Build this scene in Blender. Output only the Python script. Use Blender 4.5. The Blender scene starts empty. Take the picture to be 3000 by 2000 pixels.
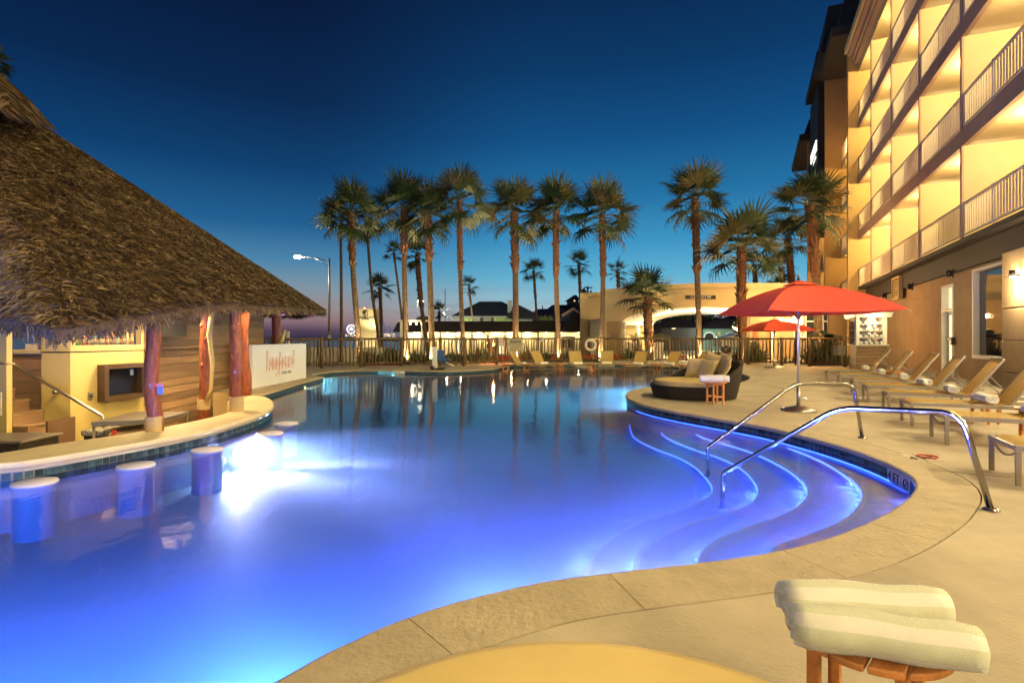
import bpy, math, random
from mathutils import Vector, Matrix
from mathutils.geometry import tessellate_polygon
R = random.Random(7)
sc = bpy.context.scene
COL = sc.collection
PI = math.pi

# ------------------------------------------------------------------ camera, sky, exposure
F, H, HY = 1584.0, 1.4, 989.0            # focal length in photograph pixels, eye height, horizon row
cam_d = bpy.data.cameras.new('camera'); cam = bpy.data.objects.new('camera', cam_d); COL.objects.link(cam)
cam.location = (0, 0, H); cam.rotation_euler = (PI/2, 0, 0)
cam_d.sensor_width = 36; cam_d.lens = F*36/3000; cam_d.shift_y = -11/3000
cam_d.clip_start = 0.05; cam_d.clip_end = 6000
sc.camera = cam
sc.view_settings.view_transform = 'Standard'; sc.view_settings.look = 'None'
sc.view_settings.gamma = 1; sc.view_settings.exposure = 0.0
sc.view_settings.use_curve_mapping = False
cy = sc.cycles
sc.render.engine = 'CYCLES'
cy.use_denoising = True
cy.max_bounces = 6; cy.diffuse_bounces = 3; cy.glossy_bounces = 3; cy.transmission_bounces = 4; cy.transparent_max_bounces = 12
cy.sample_clamp_indirect = 4.0; cy.sample_clamp_direct = 0
cy.caustics_reflective = False; cy.caustics_refractive = False

world = bpy.data.worlds.new('World'); sc.world = world; world.use_nodes = True
nt = world.node_tree; nt.nodes.clear()
def N(t, typ, **k):
    n = t.nodes.new(typ)
    for a, v in k.items(): setattr(n, a, v)
    return n
out = N(nt, 'ShaderNodeOutputWorld'); bg = N(nt, 'ShaderNodeBackground')
tc = N(nt, 'ShaderNodeTexCoord'); sep = N(nt, 'ShaderNodeSeparateXYZ')
nt.links.new(tc.outputs['Generated'], sep.inputs[0])
rampR = N(nt, 'ShaderNodeValToRGB'); rampL = N(nt, 'ShaderNodeValToRGB')
def setramp(r, pts):
    el = r.color_ramp.elements
    while len(el) > 1: el.remove(el[-1])
    el[0].position = pts[0][0]; el[0].color = (*pts[0][1], 1)
    for p, c in pts[1:]:
        e = el.new(p); e.color = (*c, 1)
# dusk sky, elevation (z of the unit direction) -> radiance: towards the afterglow, and away from it
setramp(rampR, [(0.0, (.34,.38,.40)), (.030, (.46,.52,.52)), (.062, (.33,.56,.66)), (.11, (.12,.46,.68)), (.17, (.045,.31,.58)),
                (.25, (.014,.17,.39)), (.34, (.004,.085,.25)), (.44, (.0015,.042,.145)), (.56, (.001,.017,.068)), (1.0, (.001,.006,.03))])
setramp(rampL, [(0.0, (.035,.028,.06)), (.012, (.085,.055,.10)), (.030, (.28,.17,.20)), (.052, (.32,.27,.28)), (.085, (.22,.31,.38)), (.13, (.07,.24,.42)), (.19, (.012,.12,.30)),
                (.28, (.002,.050,.165)), (.38, (.0008,.020,.082)), (.50, (.0008,.009,.045)), (1.0, (.0005,.004,.02))])
nt.links.new(sep.outputs['Z'], rampR.inputs[0]); nt.links.new(sep.outputs['Z'], rampL.inputs[0])
mx = N(nt, 'ShaderNodeMapRange'); mx.inputs['From Min'].default_value = -.36; mx.inputs['From Max'].default_value = .08
mx.interpolation_type = 'SMOOTHSTEP'
nt.links.new(sep.outputs['X'], mx.inputs['Value'])
mix = N(nt, 'ShaderNodeMixRGB'); nt.links.new(mx.outputs[0], mix.inputs[0])
nt.links.new(rampL.outputs[0], mix.inputs[1]); nt.links.new(rampR.outputs[0], mix.inputs[2])
# thin streaks of cloud low over the horizon
mp = N(nt, 'ShaderNodeMapping'); mp.inputs['Scale'].default_value = (3.0, 3.0, 46.0); mp.inputs['Rotation'].default_value = (0, .05, 0)
nz = N(nt, 'ShaderNodeTexNoise'); nz.inputs['Scale'].default_value = 1.6; nz.inputs['Detail'].default_value = 4
nt.links.new(tc.outputs['Generated'], mp.inputs[0]); nt.links.new(mp.outputs[0], nz.inputs['Vector'])
cr = N(nt, 'ShaderNodeMapRange'); cr.inputs['From Min'].default_value = .52; cr.inputs['From Max'].default_value = .72
nt.links.new(nz.outputs[0], cr.inputs['Value'])
lo = N(nt, 'ShaderNodeMapRange'); lo.inputs['From Min'].default_value = .11; lo.inputs['From Max'].default_value = .02; lo.inputs['To Max'].default_value = .55
nt.links.new(sep.outputs['Z'], lo.inputs['Value'])
mul = N(nt, 'ShaderNodeMath', operation='MULTIPLY'); nt.links.new(cr.outputs[0], mul.inputs[0]); nt.links.new(lo.outputs[0], mul.inputs[1])
mixc = N(nt, 'ShaderNodeMixRGB'); nt.links.new(mul.outputs[0], mixc.inputs[0]); nt.links.new(mix.outputs[0], mixc.inputs[1])
mixc.inputs[2].default_value = (.16, .14, .20, 1)
sky = N(nt, 'ShaderNodeTexSky'); sky.sky_type = 'NISHITA'; sky.sun_disc = False
sky.sun_elevation = math.radians(-2.5); sky.sun_rotation = math.radians(8)
skm = N(nt, 'ShaderNodeMixRGB', blend_type='ADD'); skm.inputs[0].default_value = .02
nt.links.new(mixc.outputs[0], skm.inputs[1]); nt.links.new(sky.outputs[0], skm.inputs[2])
nt.links.new(skm.outputs[0], bg.inputs[0]); bg.inputs[1].default_value = 0.95
nt.links.new(bg.outputs[0], out.inputs[0])

# ------------------------------------------------------------------ helpers
def G(x, y, z=0.0):                       # point of the level z seen at (x, y) of the photograph
    Y = F*(H-z)/(y-HY); return Vector(((x-1500)/F*Y, Y, z))
def A(x, y, Y):                           # point at distance Y seen at (x, y)
    return Vector(((x-1500)/F*Y, Y, H-(y-HY)/F*Y))
def XX(x, Y): return (x-1500)/F*Y
def ZZ(y, Y): return H-(y-HY)/F*Y

class MB:
    def __init__(s, T=None): s.v = []; s.f = []; s.mi = []; s.T = T; s.m = 0; s.sm = []; s.smooth = False
    def add(s, vs, fs):
        b = len(s.v)
        if s.T: vs = [s.T(p) for p in vs]
        s.v += [tuple(p) for p in vs]
        for f in fs: s.f.append([b+i for i in f]); s.mi.append(s.m); s.sm.append(s.smooth)
        return s
    def box(s, x0, x1, y0, y1, z0, z1):
        return s.add([(x0,y0,z0),(x1,y0,z0),(x1,y1,z0),(x0,y1,z0),(x0,y0,z1),(x1,y0,z1),(x1,y1,z1),(x0,y1,z1)],
                     [(0,3,2,1),(4,5,6,7),(0,1,5,4),(1,2,6,5),(2,3,7,6),(3,0,4,7)])
    def obox(s, c, a, sx, sy, z0, z1):     # box with its base centre c, turned by a
        ca, sa = math.cos(a), math.sin(a)
        P = [(c[0]+x*ca-y*sa, c[1]+x*sa+y*ca) for x, y in ((-sx/2,-sy/2),(sx/2,-sy/2),(sx/2,sy/2),(-sx/2,sy/2))]
        return s.prism(P, z0, z1)
    def prism(s, P, z0, z1):
        n = len(P)
        area = sum(P[i][0]*P[(i+1)%n][1]-P[(i+1)%n][0]*P[i][1] for i in range(n))
        if area < 0: P = P[::-1]
        vs = [(p[0],p[1],z0) for p in P]+[(p[0],p[1],z1) for p in P]
        return s.add(vs, [tuple(range(n-1,-1,-1)), tuple(range(n,2*n))]+[(i,(i+1)%n,n+(i+1)%n,n+i) for i in range(n)])
    def bar(s, p, q, w, h=None, up=(0,0,1)):
        h = h or w; p = Vector(p); q = Vector(q); d = (q-p).normalized(); u = Vector(up)
        if abs(d.dot(u)) > .98: u = Vector((1,0,0))
        r = d.cross(u).normalized(); u = r.cross(d)
        vs = [e+r*(a*w/2)+u*(b*h/2) for e in (p,q) for a, b in ((-1,-1),(1,-1),(1,1),(-1,1))]
        return s.add(vs, [(0,1,2,3),(7,6,5,4),(0,4,5,1),(1,5,6,2),(2,6,7,3),(3,7,4,0)])
    def tube(s, pts, r, n=8, cap=True):
        pts = [Vector(p) for p in pts]; m = len(pts)
        rr = r if isinstance(r, (list, tuple)) else [r]*m
        sm0 = s.smooth; s.smooth = True
        vs = []; prev = None
        for i, p in enumerate(pts):
            d = (pts[min(i+1,m-1)]-pts[max(i-1,0)]).normalized()
            if prev is None:
                a = Vector((0,0,1)) if abs(d.z) < .9 else Vector((1,0,0))
                prev = d.cross(a).normalized()
            prev = (prev-d*prev.dot(d)).normalized(); b = d.cross(prev)
            for k in range(n):
                t = 2*PI*k/n; vs.append(p+(prev*math.cos(t)+b*math.sin(t))*rr[i])
        fs = [(i*n+k, i*n+(k+1)%n, (i+1)*n+(k+1)%n, (i+1)*n+k) for i in range(m-1) for k in range(n)]
        if cap: fs += [tuple(range(n-1,-1,-1)), tuple(range((m-1)*n, m*n))]
        s.add(vs, fs); s.smooth = sm0; return s
    def lathe(s, prof, c=(0,0,0), n=24, sx=1, sy=1):
        sm0 = s.smooth; s.smooth = True; m = len(prof); vs = []
        for r, z in prof:
            for k in range(n):
                t = 2*PI*k/n; vs.append((c[0]+r*sx*math.cos(t), c[1]+r*sy*math.sin(t), c[2]+z))
        fs = [(i*n+k, i*n+(k+1)%n, (i+1)*n+(k+1)%n, (i+1)*n+k) for i in range(m-1) for k in range(n)]
        if prof[0][0] > 1e-4: fs.append(tuple(range(n-1,-1,-1)))
        if prof[-1][0] > 1e-4: fs.append(tuple(range((m-1)*n, m*n)))
        s.add(vs, fs); s.smooth = sm0; return s
    def torus(s, c, R0, r, ax=(0,0,1), n=28, k=10):
        ax = Vector(ax).normalized(); a = Vector((0,0,1)) if abs(ax.z) < .9 else Vector((1,0,0))
        e1 = ax.cross(a).normalized(); e2 = ax.cross(e1); c = Vector(c); vs = []
        sm0 = s.smooth; s.smooth = True
        for i in range(n):
            t = 2*PI*i/n; d = e1*math.cos(t)+e2*math.sin(t)
            for j in range(k):
                q = 2*PI*j/k; vs.append(c+d*(R0+r*math.cos(q))+ax*(r*math.sin(q)))
        s.add(vs, [(i*k+j, i*k+(j+1)%k, ((i+1)%n)*k+(j+1)%k, ((i+1)%n)*k+j) for i in range(n) for j in range(k)])
        s.smooth = sm0; return s
    def sphere(s, c, r, n=12, m=8, sx=1, sy=1, sz=1):
        return s.lathe([(max(1e-5, r*math.sin(PI*i/m)), -r*sz*math.cos(PI*i/m)) for i in range(m+1)], c, n, sx, sy)
    def mesh(s, name, mats):
        me = bpy.data.meshes.new(name); me.from_pydata(s.v, [], s.f)
        for m in (mats if isinstance(mats, (list, tuple)) else [mats]): me.materials.append(m)
        if any(s.mi): me.polygons.foreach_set('material_index', s.mi)
        if any(s.sm): me.polygons.foreach_set('use_smooth', s.sm)
        me.update(); return me
    def build(s, name, mats, parent=None, kind=None, bevel=0):
        return link(name, s.mesh(name, mats), parent, kind, bevel)

def chain(o):
    m = o.matrix_basis.copy()
    return chain(o.parent) @ o.matrix_parent_inverse @ m if o.parent else m
def link(name, data, parent=None, kind=None, bevel=0):
    o = bpy.data.objects.new(name, data); COL.objects.link(o)
    if parent is not None:
        o.parent = parent; o.matrix_parent_inverse = chain(parent).inverted()
    if kind: o['kind'] = kind
    if bevel:
        b = o.modifiers.new('bevel', 'BEVEL'); b.width = bevel; b.segments = 2; b.limit_method = 'ANGLE'
        b.angle_limit = .7
    return o
def tag(o, label, cat, group=None):
    o['label'] = label; o['category'] = cat
    if group: o['group'] = group
    return o
def thing(name, label, cat, loc=(0,0,0), rz=0, group=None):
    o = bpy.data.objects.new(name, None); COL.objects.link(o); o.location = loc; o.rotation_euler = (0,0,rz)
    o.empty_display_size = .2
    return tag(o, label, cat, group)
KIDS = {}
def dup(root, loc, rz, label, group=None):
    r = root.copy(); COL.objects.link(r); r.location = loc; r.rotation_euler = (0,0,rz); r['label'] = label
    if group: r['group'] = group
    if root.name not in KIDS: KIDS[root.name] = list(root.children)
    for ch in KIDS[root.name]:
        c = ch.copy(); COL.objects.link(c); c.parent = r
        if ch.name not in KIDS: KIDS[ch.name] = list(ch.children)
        for g in KIDS[ch.name]:
            d = g.copy(); COL.objects.link(d); d.parent = c
    return r
LK = [4.9]                                # overall strength of the lamps
def lamp(loc, power, color, radius=.05, typ='POINT', parent=None, direction=None, spot=None, blend=.4, size=None):
    l = bpy.data.lights.new('lamp_light', typ); l.energy = power*LK[0]; l.color = color
    if typ == 'AREA':
        l.shape = 'DISK'; l.size = size or .2
        if spot: l.spread = spot
    else: l.shadow_soft_size = radius
    if typ == 'SPOT': l.spot_size = spot; l.spot_blend = blend
    o = bpy.data.objects.new('lamp_light', l); COL.objects.link(o)
    m = Matrix.Translation(loc)
    if direction is not None: m = m @ Vector(direction).to_track_quat('-Z', 'Y').to_matrix().to_4x4()
    o.matrix_basis = m
    if parent is not None: o.parent = parent; o.matrix_parent_inverse = chain(parent).inverted()
    return o
def text(name, s, size, origin, ex, mat, parent=None, outline=0, ext=.002, sx=1, up=(0,0,1), align='LEFT', space=1):
    cu = bpy.data.curves.new('t', 'FONT'); cu.body = s; cu.size = size; cu.align_x = align; cu.space_character = space
    if outline: cu.fill_mode = 'NONE'; cu.bevel_depth = outline; cu.bevel_resolution = 0
    else: cu.extrude = ext
    t = bpy.data.objects.new('t', cu); COL.objects.link(t)
    dg = bpy.context.evaluated_depsgraph_get(); dg.update()
    me = bpy.data.meshes.new_from_object(t.evaluated_get(dg)); me.name = name
    bpy.data.objects.remove(t); bpy.data.curves.remove(cu)
    ex = Vector(ex).normalized(); up = Vector(up); n = ex.cross(up)
    m = Matrix(((ex.x*sx, up.x, n.x, origin[0]), (ex.y*sx, up.y, n.y, origin[1]), (ex.z*sx, up.z, n.z, origin[2]), (0,0,0,1)))
    me.transform(m); me.materials.clear(); me.materials.append(mat)
    return link(name, me, parent)

# ------------------------------------------------------------------ materials
def mat(name, col, rough=.6, metal=0, var=0, vscale=4, bump=0, bscale=40, col2=None, emit=None, estr=0, stretch=None, detail=4, coat=0, sheen=0, bdist=.01):
    m = bpy.data.materials.new(name); m.use_nodes = True; t = m.node_tree; b = t.nodes['Principled BSDF']
    b.inputs['Base Color'].default_value = (*col, 1); b.inputs['Roughness'].default_value = rough; b.inputs['Metallic'].default_value = metal
    if coat: b.inputs['Coat Weight'].default_value = coat
    if sheen: b.inputs['Sheen Weight'].default_value = sheen
    if emit: b.inputs['Emission Color'].default_value = (*emit, 1); b.inputs['Emission Strength'].default_value = estr
    if var or bump:
        tc = N(t, 'ShaderNodeTexCoord'); mp = N(t, 'ShaderNodeMapping'); t.links.new(tc.outputs['Object'], mp.inputs[0])
        if stretch: mp.inputs['Scale'].default_value = stretch
    if var:
        nz = N(t, 'ShaderNodeTexNoise'); nz.inputs['Scale'].default_value = vscale; nz.inputs['Detail'].default_value = detail+2
        nz.inputs['Roughness'].default_value = .62
        t.links.new(mp.outputs[0], nz.inputs['Vector'])
        mr = N(t, 'ShaderNodeMapRange'); mr.inputs['From Min'].default_value = .32; mr.inputs['From Max'].default_value = .68
        t.links.new(nz.outputs[0], mr.inputs['Value'])
        c2 = col2 or tuple(c*(1-var) for c in col); c1 = col if col2 else tuple(min(1, c*(1+var*.5)) for c in col)
        mx = N(t, 'ShaderNodeMixRGB'); mx.inputs[1].default_value = (*c2, 1); mx.inputs[2].default_value = (*c1, 1)
        t.links.new(mr.outputs[0], mx.inputs[0]); t.links.new(mx.outputs[0], b.inputs['Base Color'])
    if bump:
        n2 = N(t, 'ShaderNodeTexNoise'); n2.inputs['Scale'].default_value = bscale; n2.inputs['Detail'].default_value = detail
        t.links.new(mp.outputs[0], n2.inputs['Vector'])
        bp = N(t, 'ShaderNodeBump'); bp.inputs['Strength'].default_value = bump; bp.inputs['Distance'].default_value = bdist
        t.links.new(n2.outputs[0], bp.inputs['Height']); t.links.new(bp.outputs[0], b.inputs['Normal'])
    return m
def glow(name, col, s):
    m = bpy.data.materials.new(name); m.use_nodes = True; t = m.node_tree; t.nodes.clear()
    o = N(t, 'ShaderNodeOutputMaterial'); e = N(t, 'ShaderNodeEmission'); e.inputs[0].default_value = (*col, 1); e.inputs[1].default_value = s
    t.links.new(e.outputs[0], o.inputs[0]); return m

M = {}
M['deck'] = mat('deck_concrete', (.43,.372,.275), .85, var=.22, vscale=1.1, bump=.55, bscale=34, detail=6, bdist=.012)
M['coping'] = mat('coping_concrete', (.42,.355,.25), .85, var=.13, vscale=5, bump=.9, bscale=24, detail=7, bdist=.02)
M['counter'] = mat('counter_plaster', (.72,.62,.40), .45, var=.12, vscale=3, bump=.1, bscale=30)
M['joint'] = mat('joint_dirt', (.05,.035,.02), .9)
M['stool'] = mat('stool_plaster', (.78,.76,.76), .6, var=.06, vscale=3, bump=.1, bscale=20)
M['plaster'] = mat('pool_plaster', (.62,.62,.84), .6, var=.10, vscale=.7, bump=.1, bscale=8)
M['tile'] = mat('blue_tile', (.035,.075,.11), .2, var=.6, vscale=14, coat=.4)
M['grout'] = mat('grout', (.25,.27,.28), .8)
M['steel'] = mat('stainless_steel', (.62,.60,.56), .16, 1, bump=.03, bscale=60)
M['brushed'] = mat('brushed_steel', (.45,.43,.40), .35, 1)
M['alu'] = mat('grey_aluminium', (.25,.215,.165), .4, .5)
M['sling'] = mat('yellow_sling', (.62,.44,.13), .65, var=.07, vscale=3, bump=.25, bscale=220)
def translucent(m, col, f):               # thin mesh cloth lets some of the light through
    t = m.node_tree; b = t.nodes['Principled BSDF']; o = [n for n in t.nodes if n.type == 'OUTPUT_MATERIAL'][0]
    tl = N(t, 'ShaderNodeBsdfTranslucent'); tl.inputs[0].default_value = (*col, 1); mx = N(t, 'ShaderNodeMixShader'); mx.inputs[0].default_value = f
    t.links.new(b.outputs[0], mx.inputs[1]); t.links.new(tl.outputs[0], mx.inputs[2]); t.links.new(mx.outputs[0], o.inputs[0])
translucent(M['sling'], (.80,.52,.16), .45)
M['orange'] = mat('orange_wood', (.62,.25,.07), .5, var=.2, vscale=3, bump=.1, bscale=16, stretch=(1,14,14))
M['towel'] = mat('white_terry', (.82,.80,.72), .95, var=.06, vscale=14, bump=.7, bscale=420, sheen=.4, bdist=.004, detail=6)
M['towelg'] = mat('pale_green_terry', (.66,.68,.51), .95, var=.06, vscale=14, bump=.7, bscale=420, sheen=.4, bdist=.004, detail=6)
M['tilebeige'] = mat('beige_marker_tile', (.50,.43,.32), .6, var=.1, vscale=5)
M['wicker'] = mat('dark_wicker', (.012,.008,.005), .8, bump=1, bscale=90, stretch=(1,1,3), var=.4, vscale=60)
M['cushion'] = mat('yellow_cushion', (.62,.47,.185), .85, var=.06, vscale=4, bump=.2, bscale=120)
M['canopy'] = mat('red_canopy', (.64,.060,.022), .85, var=.10, vscale=2, bump=.5, bscale=7, bdist=.03, detail=8)
M['stucco'] = mat('cream_stucco', (.62,.48,.25), .85, var=.06, vscale=1.5, bump=.25, bscale=45)
M['stuccob'] = mat('tan_stucco', (.37,.25,.125), .85, var=.18, vscale=1.2, bump=.5, bscale=38)
M['fascia'] = mat('mauve_fascia', (.44,.28,.20), .8, var=.14, vscale=1.2, bump=.2, bscale=30)
M['band'] = mat('dark_band', (.028,.018,.012), .7, var=.2, vscale=1)
M['gold'] = mat('golden_stucco', (.46,.30,.11), .85, var=.08, vscale=1, bump=.3, bscale=40)
M['rail'] = mat('cream_railing', (.80,.66,.46), .5)
M['mansard'] = mat('dark_mansard', (.030,.018,.014), .75, var=.3, vscale=2)
M['white'] = mat('white_paint', (.74,.70,.60), .5, var=.05, vscale=4)
M['dark'] = mat('black_metal', (.02,.018,.016), .45)
M['glassd'] = mat('window_glass', (.02,.025,.03), .03, 0)
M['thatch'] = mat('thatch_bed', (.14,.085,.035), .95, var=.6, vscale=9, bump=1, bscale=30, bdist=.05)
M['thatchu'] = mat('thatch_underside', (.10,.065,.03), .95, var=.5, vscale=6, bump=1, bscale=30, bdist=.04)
def straw_mat():
    m = mat('straw', (.30,.19,.08), .8)
    t = m.node_tree; b = t.nodes['Principled BSDF']
    g = N(t, 'ShaderNodeNewGeometry'); r = N(t, 'ShaderNodeValToRGB')
    setramp(r, [(0, (.030,.019,.009)), (.35, (.095,.060,.025)), (.7, (.17,.115,.05)), (1, (.33,.245,.125))])
    tc = N(t, 'ShaderNodeTexCoord'); nz = N(t, 'ShaderNodeTexNoise'); nz.inputs['Scale'].default_value = 2.2; nz.inputs['Detail'].default_value = 5
    t.links.new(tc.outputs['Object'], nz.inputs['Vector'])
    ad = N(t, 'ShaderNodeMath', operation='MULTIPLY_ADD'); ad.inputs[1].default_value = 1.3; 
    t.links.new(nz.outputs[0], ad.inputs[0])
    sb = N(t, 'ShaderNodeMath', operation='MULTIPLY_ADD'); sb.inputs[1].default_value = .7; sb.inputs[2].default_value = -.5
    t.links.new(g.outputs['Random Per Island'], sb.inputs[0]); t.links.new(sb.outputs[0], ad.inputs[2])
    t.links.new(ad.outputs[0], r.inputs[0]); t.links.new(r.outputs[0], b.inputs['Base Color'])
    return m
M['straw'] = straw_mat()
M['log'] = mat('red_varnished_log', (.30,.075,.022), .42, var=.65, vscale=5, bump=.8, bscale=12, stretch=(5,5,1), coat=.15, bdist=.03, detail=7)
M['rope'] = mat('rope', (.55,.42,.22), .9, bump=.6, bscale=80)
M['yellow'] = mat('yellow_bar_panel', (.52,.43,.15), .55, var=.10, vscale=1.5)
M['cladding'] = mat('weathered_plank', (.30,.19,.10), .6, var=.35, vscale=1.2, stretch=(1,1,22), bump=.2, bscale=10)
def per_object(m, lo=.65, hi=1.25):          # alike boards differ a little in tone
    t = m.node_tree; b = t.nodes['Principled BSDF']; l = b.inputs['Base Color'].links[0].from_socket
    o = N(t, 'ShaderNodeObjectInfo'); r = N(t, 'ShaderNodeMapRange'); r.inputs['To Min'].default_value = lo; r.inputs['To Max'].default_value = hi
    v = N(t, 'ShaderNodeVectorMath', operation='SCALE'); t.links.new(o.outputs['Random'], r.inputs['Value']); t.links.new(l, v.inputs[0]); t.links.new(r.outputs[0], v.inputs['Scale']); t.links.new(v.outputs[0], b.inputs['Base Color'])
per_object(M['cladding']); per_object(M['tile'], .5, 1.7); per_object(M['coping'], .95, 1.05); per_object(M['orange'], .8, 1.15)
M['fence'] = mat('weathered_log', (.15,.10,.048), .85, var=.35, vscale=5, stretch=(3,3,.6), bump=.5, bscale=20)
M['trunk'] = mat('palm_trunk', (.15,.095,.05), .9, var=.5, vscale=3.5, stretch=(1,1,4), bump=1, bscale=8, bdist=.08)
M['boot'] = mat('palm_boots', (.15,.065,.028), .9, var=.5, vscale=9)
def leaf_mat(name, a, b2, dry):
    m = mat(name, a, .5); t = m.node_tree; b = t.nodes['Principled BSDF']
    o = N(t, 'ShaderNodeObjectInfo'); r = N(t, 'ShaderNodeValToRGB'); setramp(r, [(0, a), (.75, b2), (1, dry)])
    t.links.new(o.outputs['Random'], r.inputs[0]); t.links.new(r.outputs[0], b.inputs['Base Color']); return m
M['frond'] = leaf_mat('palm_frond', (.017,.034,.009), (.036,.052,.014), (.085,.060,.022))
M['plant'] = leaf_mat('agave_leaf', (.035,.075,.03), (.08,.12,.05), (.12,.14,.06))
M['ground'] = mat('ground_concrete', (.34,.28,.18), .85, var=.2, vscale=.5)
M['asphalt'] = mat('asphalt', (.05,.048,.045), .9, var=.2, vscale=1)
M['lawn'] = mat('lawn_soil', (.03,.05,.012), .95, var=.5, vscale=8, bump=1, bscale=60)
M['sea'] = mat('sea_water', (.010,.014,.03), .25, bump=.4, bscale=.6)
M['redkerb'] = mat('red_kerb', (.42,.03,.02), .7, var=.2, vscale=2)
M['roofgrey'] = mat('grey_shingle', (.075,.085,.085), .8, var=.2, vscale=.6)
M['roofdark'] = mat('dark_shingle', (.018,.012,.012), .8, var=.3, vscale=.5)
M['wallwhite'] = mat('white_siding', (.60,.60,.52), .8, var=.06, vscale=.4)
M['walllit'] = mat('cream_wall', (.66,.56,.34), .8, var=.05, vscale=.5)
M['orangetxt'] = mat('orange_print', (.62,.16,.03), .5)
M['black'] = mat('black_print', (.015,.012,.010), .6)
M['flame'] = glow('flame', (1, .50, .13), 22)
M['lampw'] = glow('lamp_warm', (1, .78, .42), 9)
M['lampc'] = glow('street_lamp_glow', (1, .97, .80), 90)
M['bulb'] = glow('bulb_strip', (1, .85, .55), 14)

def tri_poly(outer, holes, z):
    loops = [[Vector((p[0], p[1], 0)) for p in outer]]+[[Vector((p[0], p[1], 0)) for p in h] for h in holes]
    flat = [p for l in loops for p in l]
    fs = []
    for t in tessellate_polygon(loops):
        a, b, c = [flat[i] for i in t]
        n = (b-a).cross(c-a)
        if abs(n.z) < 1e-9: continue
        fs.append(tuple(t) if n.z > 0 else (t[0], t[2], t[1]))
    return [(p.x, p.y, z) for p in flat], fs
def smooth(P, step=.12, closed=False):
    P = [Vector((p[0], p[1])) for p in P]; n = len(P); out = []
    rng = range(n) if closed else range(n-1)
    for i in rng:
        p0 = P[(i-1) % n] if closed or i > 0 else P[i]*2-P[i+1]
        p1 = P[i]; p2 = P[(i+1) % n]; p3 = P[(i+2) % n] if closed or i+2 < n else P[(i+1) % n]*2-P[i]
        k = max(1, int((p2-p1).length/step))
        # centripetal Catmull-Rom
        t0 = 0; t1 = t0+max(1e-4, (p1-p0).length)**.5; t2 = t1+max(1e-4, (p2-p1).length)**.5; t3 = t2+max(1e-4, (p3-p2).length)**.5
        for j in range(k):
            t = t1+(t2-t1)*j/k
            a1 = p0*((t1-t)/(t1-t0))+p1*((t-t0)/(t1-t0)); a2 = p1*((t2-t)/(t2-t1))+p2*((t-t1)/(t2-t1)); a3 = p2*((t3-t)/(t3-t2))+p3*((t-t2)/(t3-t2))
            b1 = a1*((t2-t)/(t2-t0))+a2*((t-t0)/(t2-t0)); b2 = a2*((t3-t)/(t3-t1))+a3*((t-t1)/(t3-t1))
            out.append(b1*((t2-t)/(t2-t1))+b2*((t-t1)/(t2-t1)))
    if not closed: out.append(P[-1])
    return out
def normals(P):
    out = []
    for i in range(len(P)):
        d = (P[min(i+1, len(P)-1)]-P[max(i-1, 0)]).normalized(); out.append(Vector((d.y, -d.x)))
    return out
# ------------------------------------------------------------------ the pool, its steps, the deck
S = 3000/2352
def g2(x, y, z=0): p = G(x*S, y*S, z); return (p.x, p.y)
WATER = -.14; FLOOR = -.70
near = [(-10.5, 2.2), (-8.5, .9), (-6, .35), (-3.8, .55), (-2.2, 1.28)] + [g2(*p) for p in
  [(640,1568),(760,1500),(880,1444),(1000,1400),(1120,1367),(1250,1338),(1400,1318),(1540,1302),(1680,1285),(1800,1265),(1910,1237),
   (2000,1202),(2060,1170),(2098,1140),(2113,1118),(2104,1096),(2068,1074),(2005,1047),(1930,1022),(1850,1000),(1750,977),
   (1640,958),(1550,943),(1480,928),(1446,914),(1441,903),(1462,893),(1500,888),(1560,884)]]
near += [(p.x, p.y) for p in [G(2090,1131), G(2153,1124), G(2188,1114), G(2199,1106), G(2190,1098), G(2150,1088), G(2080,1076), G(1980,1069),
         G(1850,1065.5), G(1650,1065.5), G(1520,1068), G(1470,1073.5), G(1447,1079), G(1400,1082), G(1300,1086), G(1185,1085), G(1100,1083.5), G(1032,1084), G(975,1086.5)]]
seg1 = smooth(near, .14)
strip = [G(938,1091), G(902,1097)]
seg2 = smooth([(p.x, p.y) for p in [G(946,1103), G(880,1120), G(830,1135), G(780,1150), G(735,1162), G(716,1168)]], .2)
ring = seg1+[Vector((p.x, p.y)) for p in strip]+seg2               # the outline that has a coping, deck on its right-hand side
counter_edge = [g2(*p, .06) for p in [(572,909),(596,909),(616,915),(625,926),(617,937),(590,950),(540,966),(480,983),(400,1000),(300,1018),(200,1035),(100,1051),(0,1063)]]
counter_edge += [(-8.2, 5.4), (-9.6, 4.9)]
cedge = smooth(counter_edge, .14)
pool = ring+cedge                                                 # closed: back to ring[0]
# orientation check: want pool on left of direction of travel
ar = sum(pool[i].x*pool[(i+1)%len(pool)].y-pool[(i+1)%len(pool)].x*pool[i].y for i in range(len(pool)))
SGN = 1 if ar > 0 else -1
nr = [n*SGN for n in normals(ring)]                                # outward (towards the deck)
def wid(p): return .44 if p.y < 11 else .36
outer = [p+n*wid(p) for p, n in zip(ring, nr)]
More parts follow.
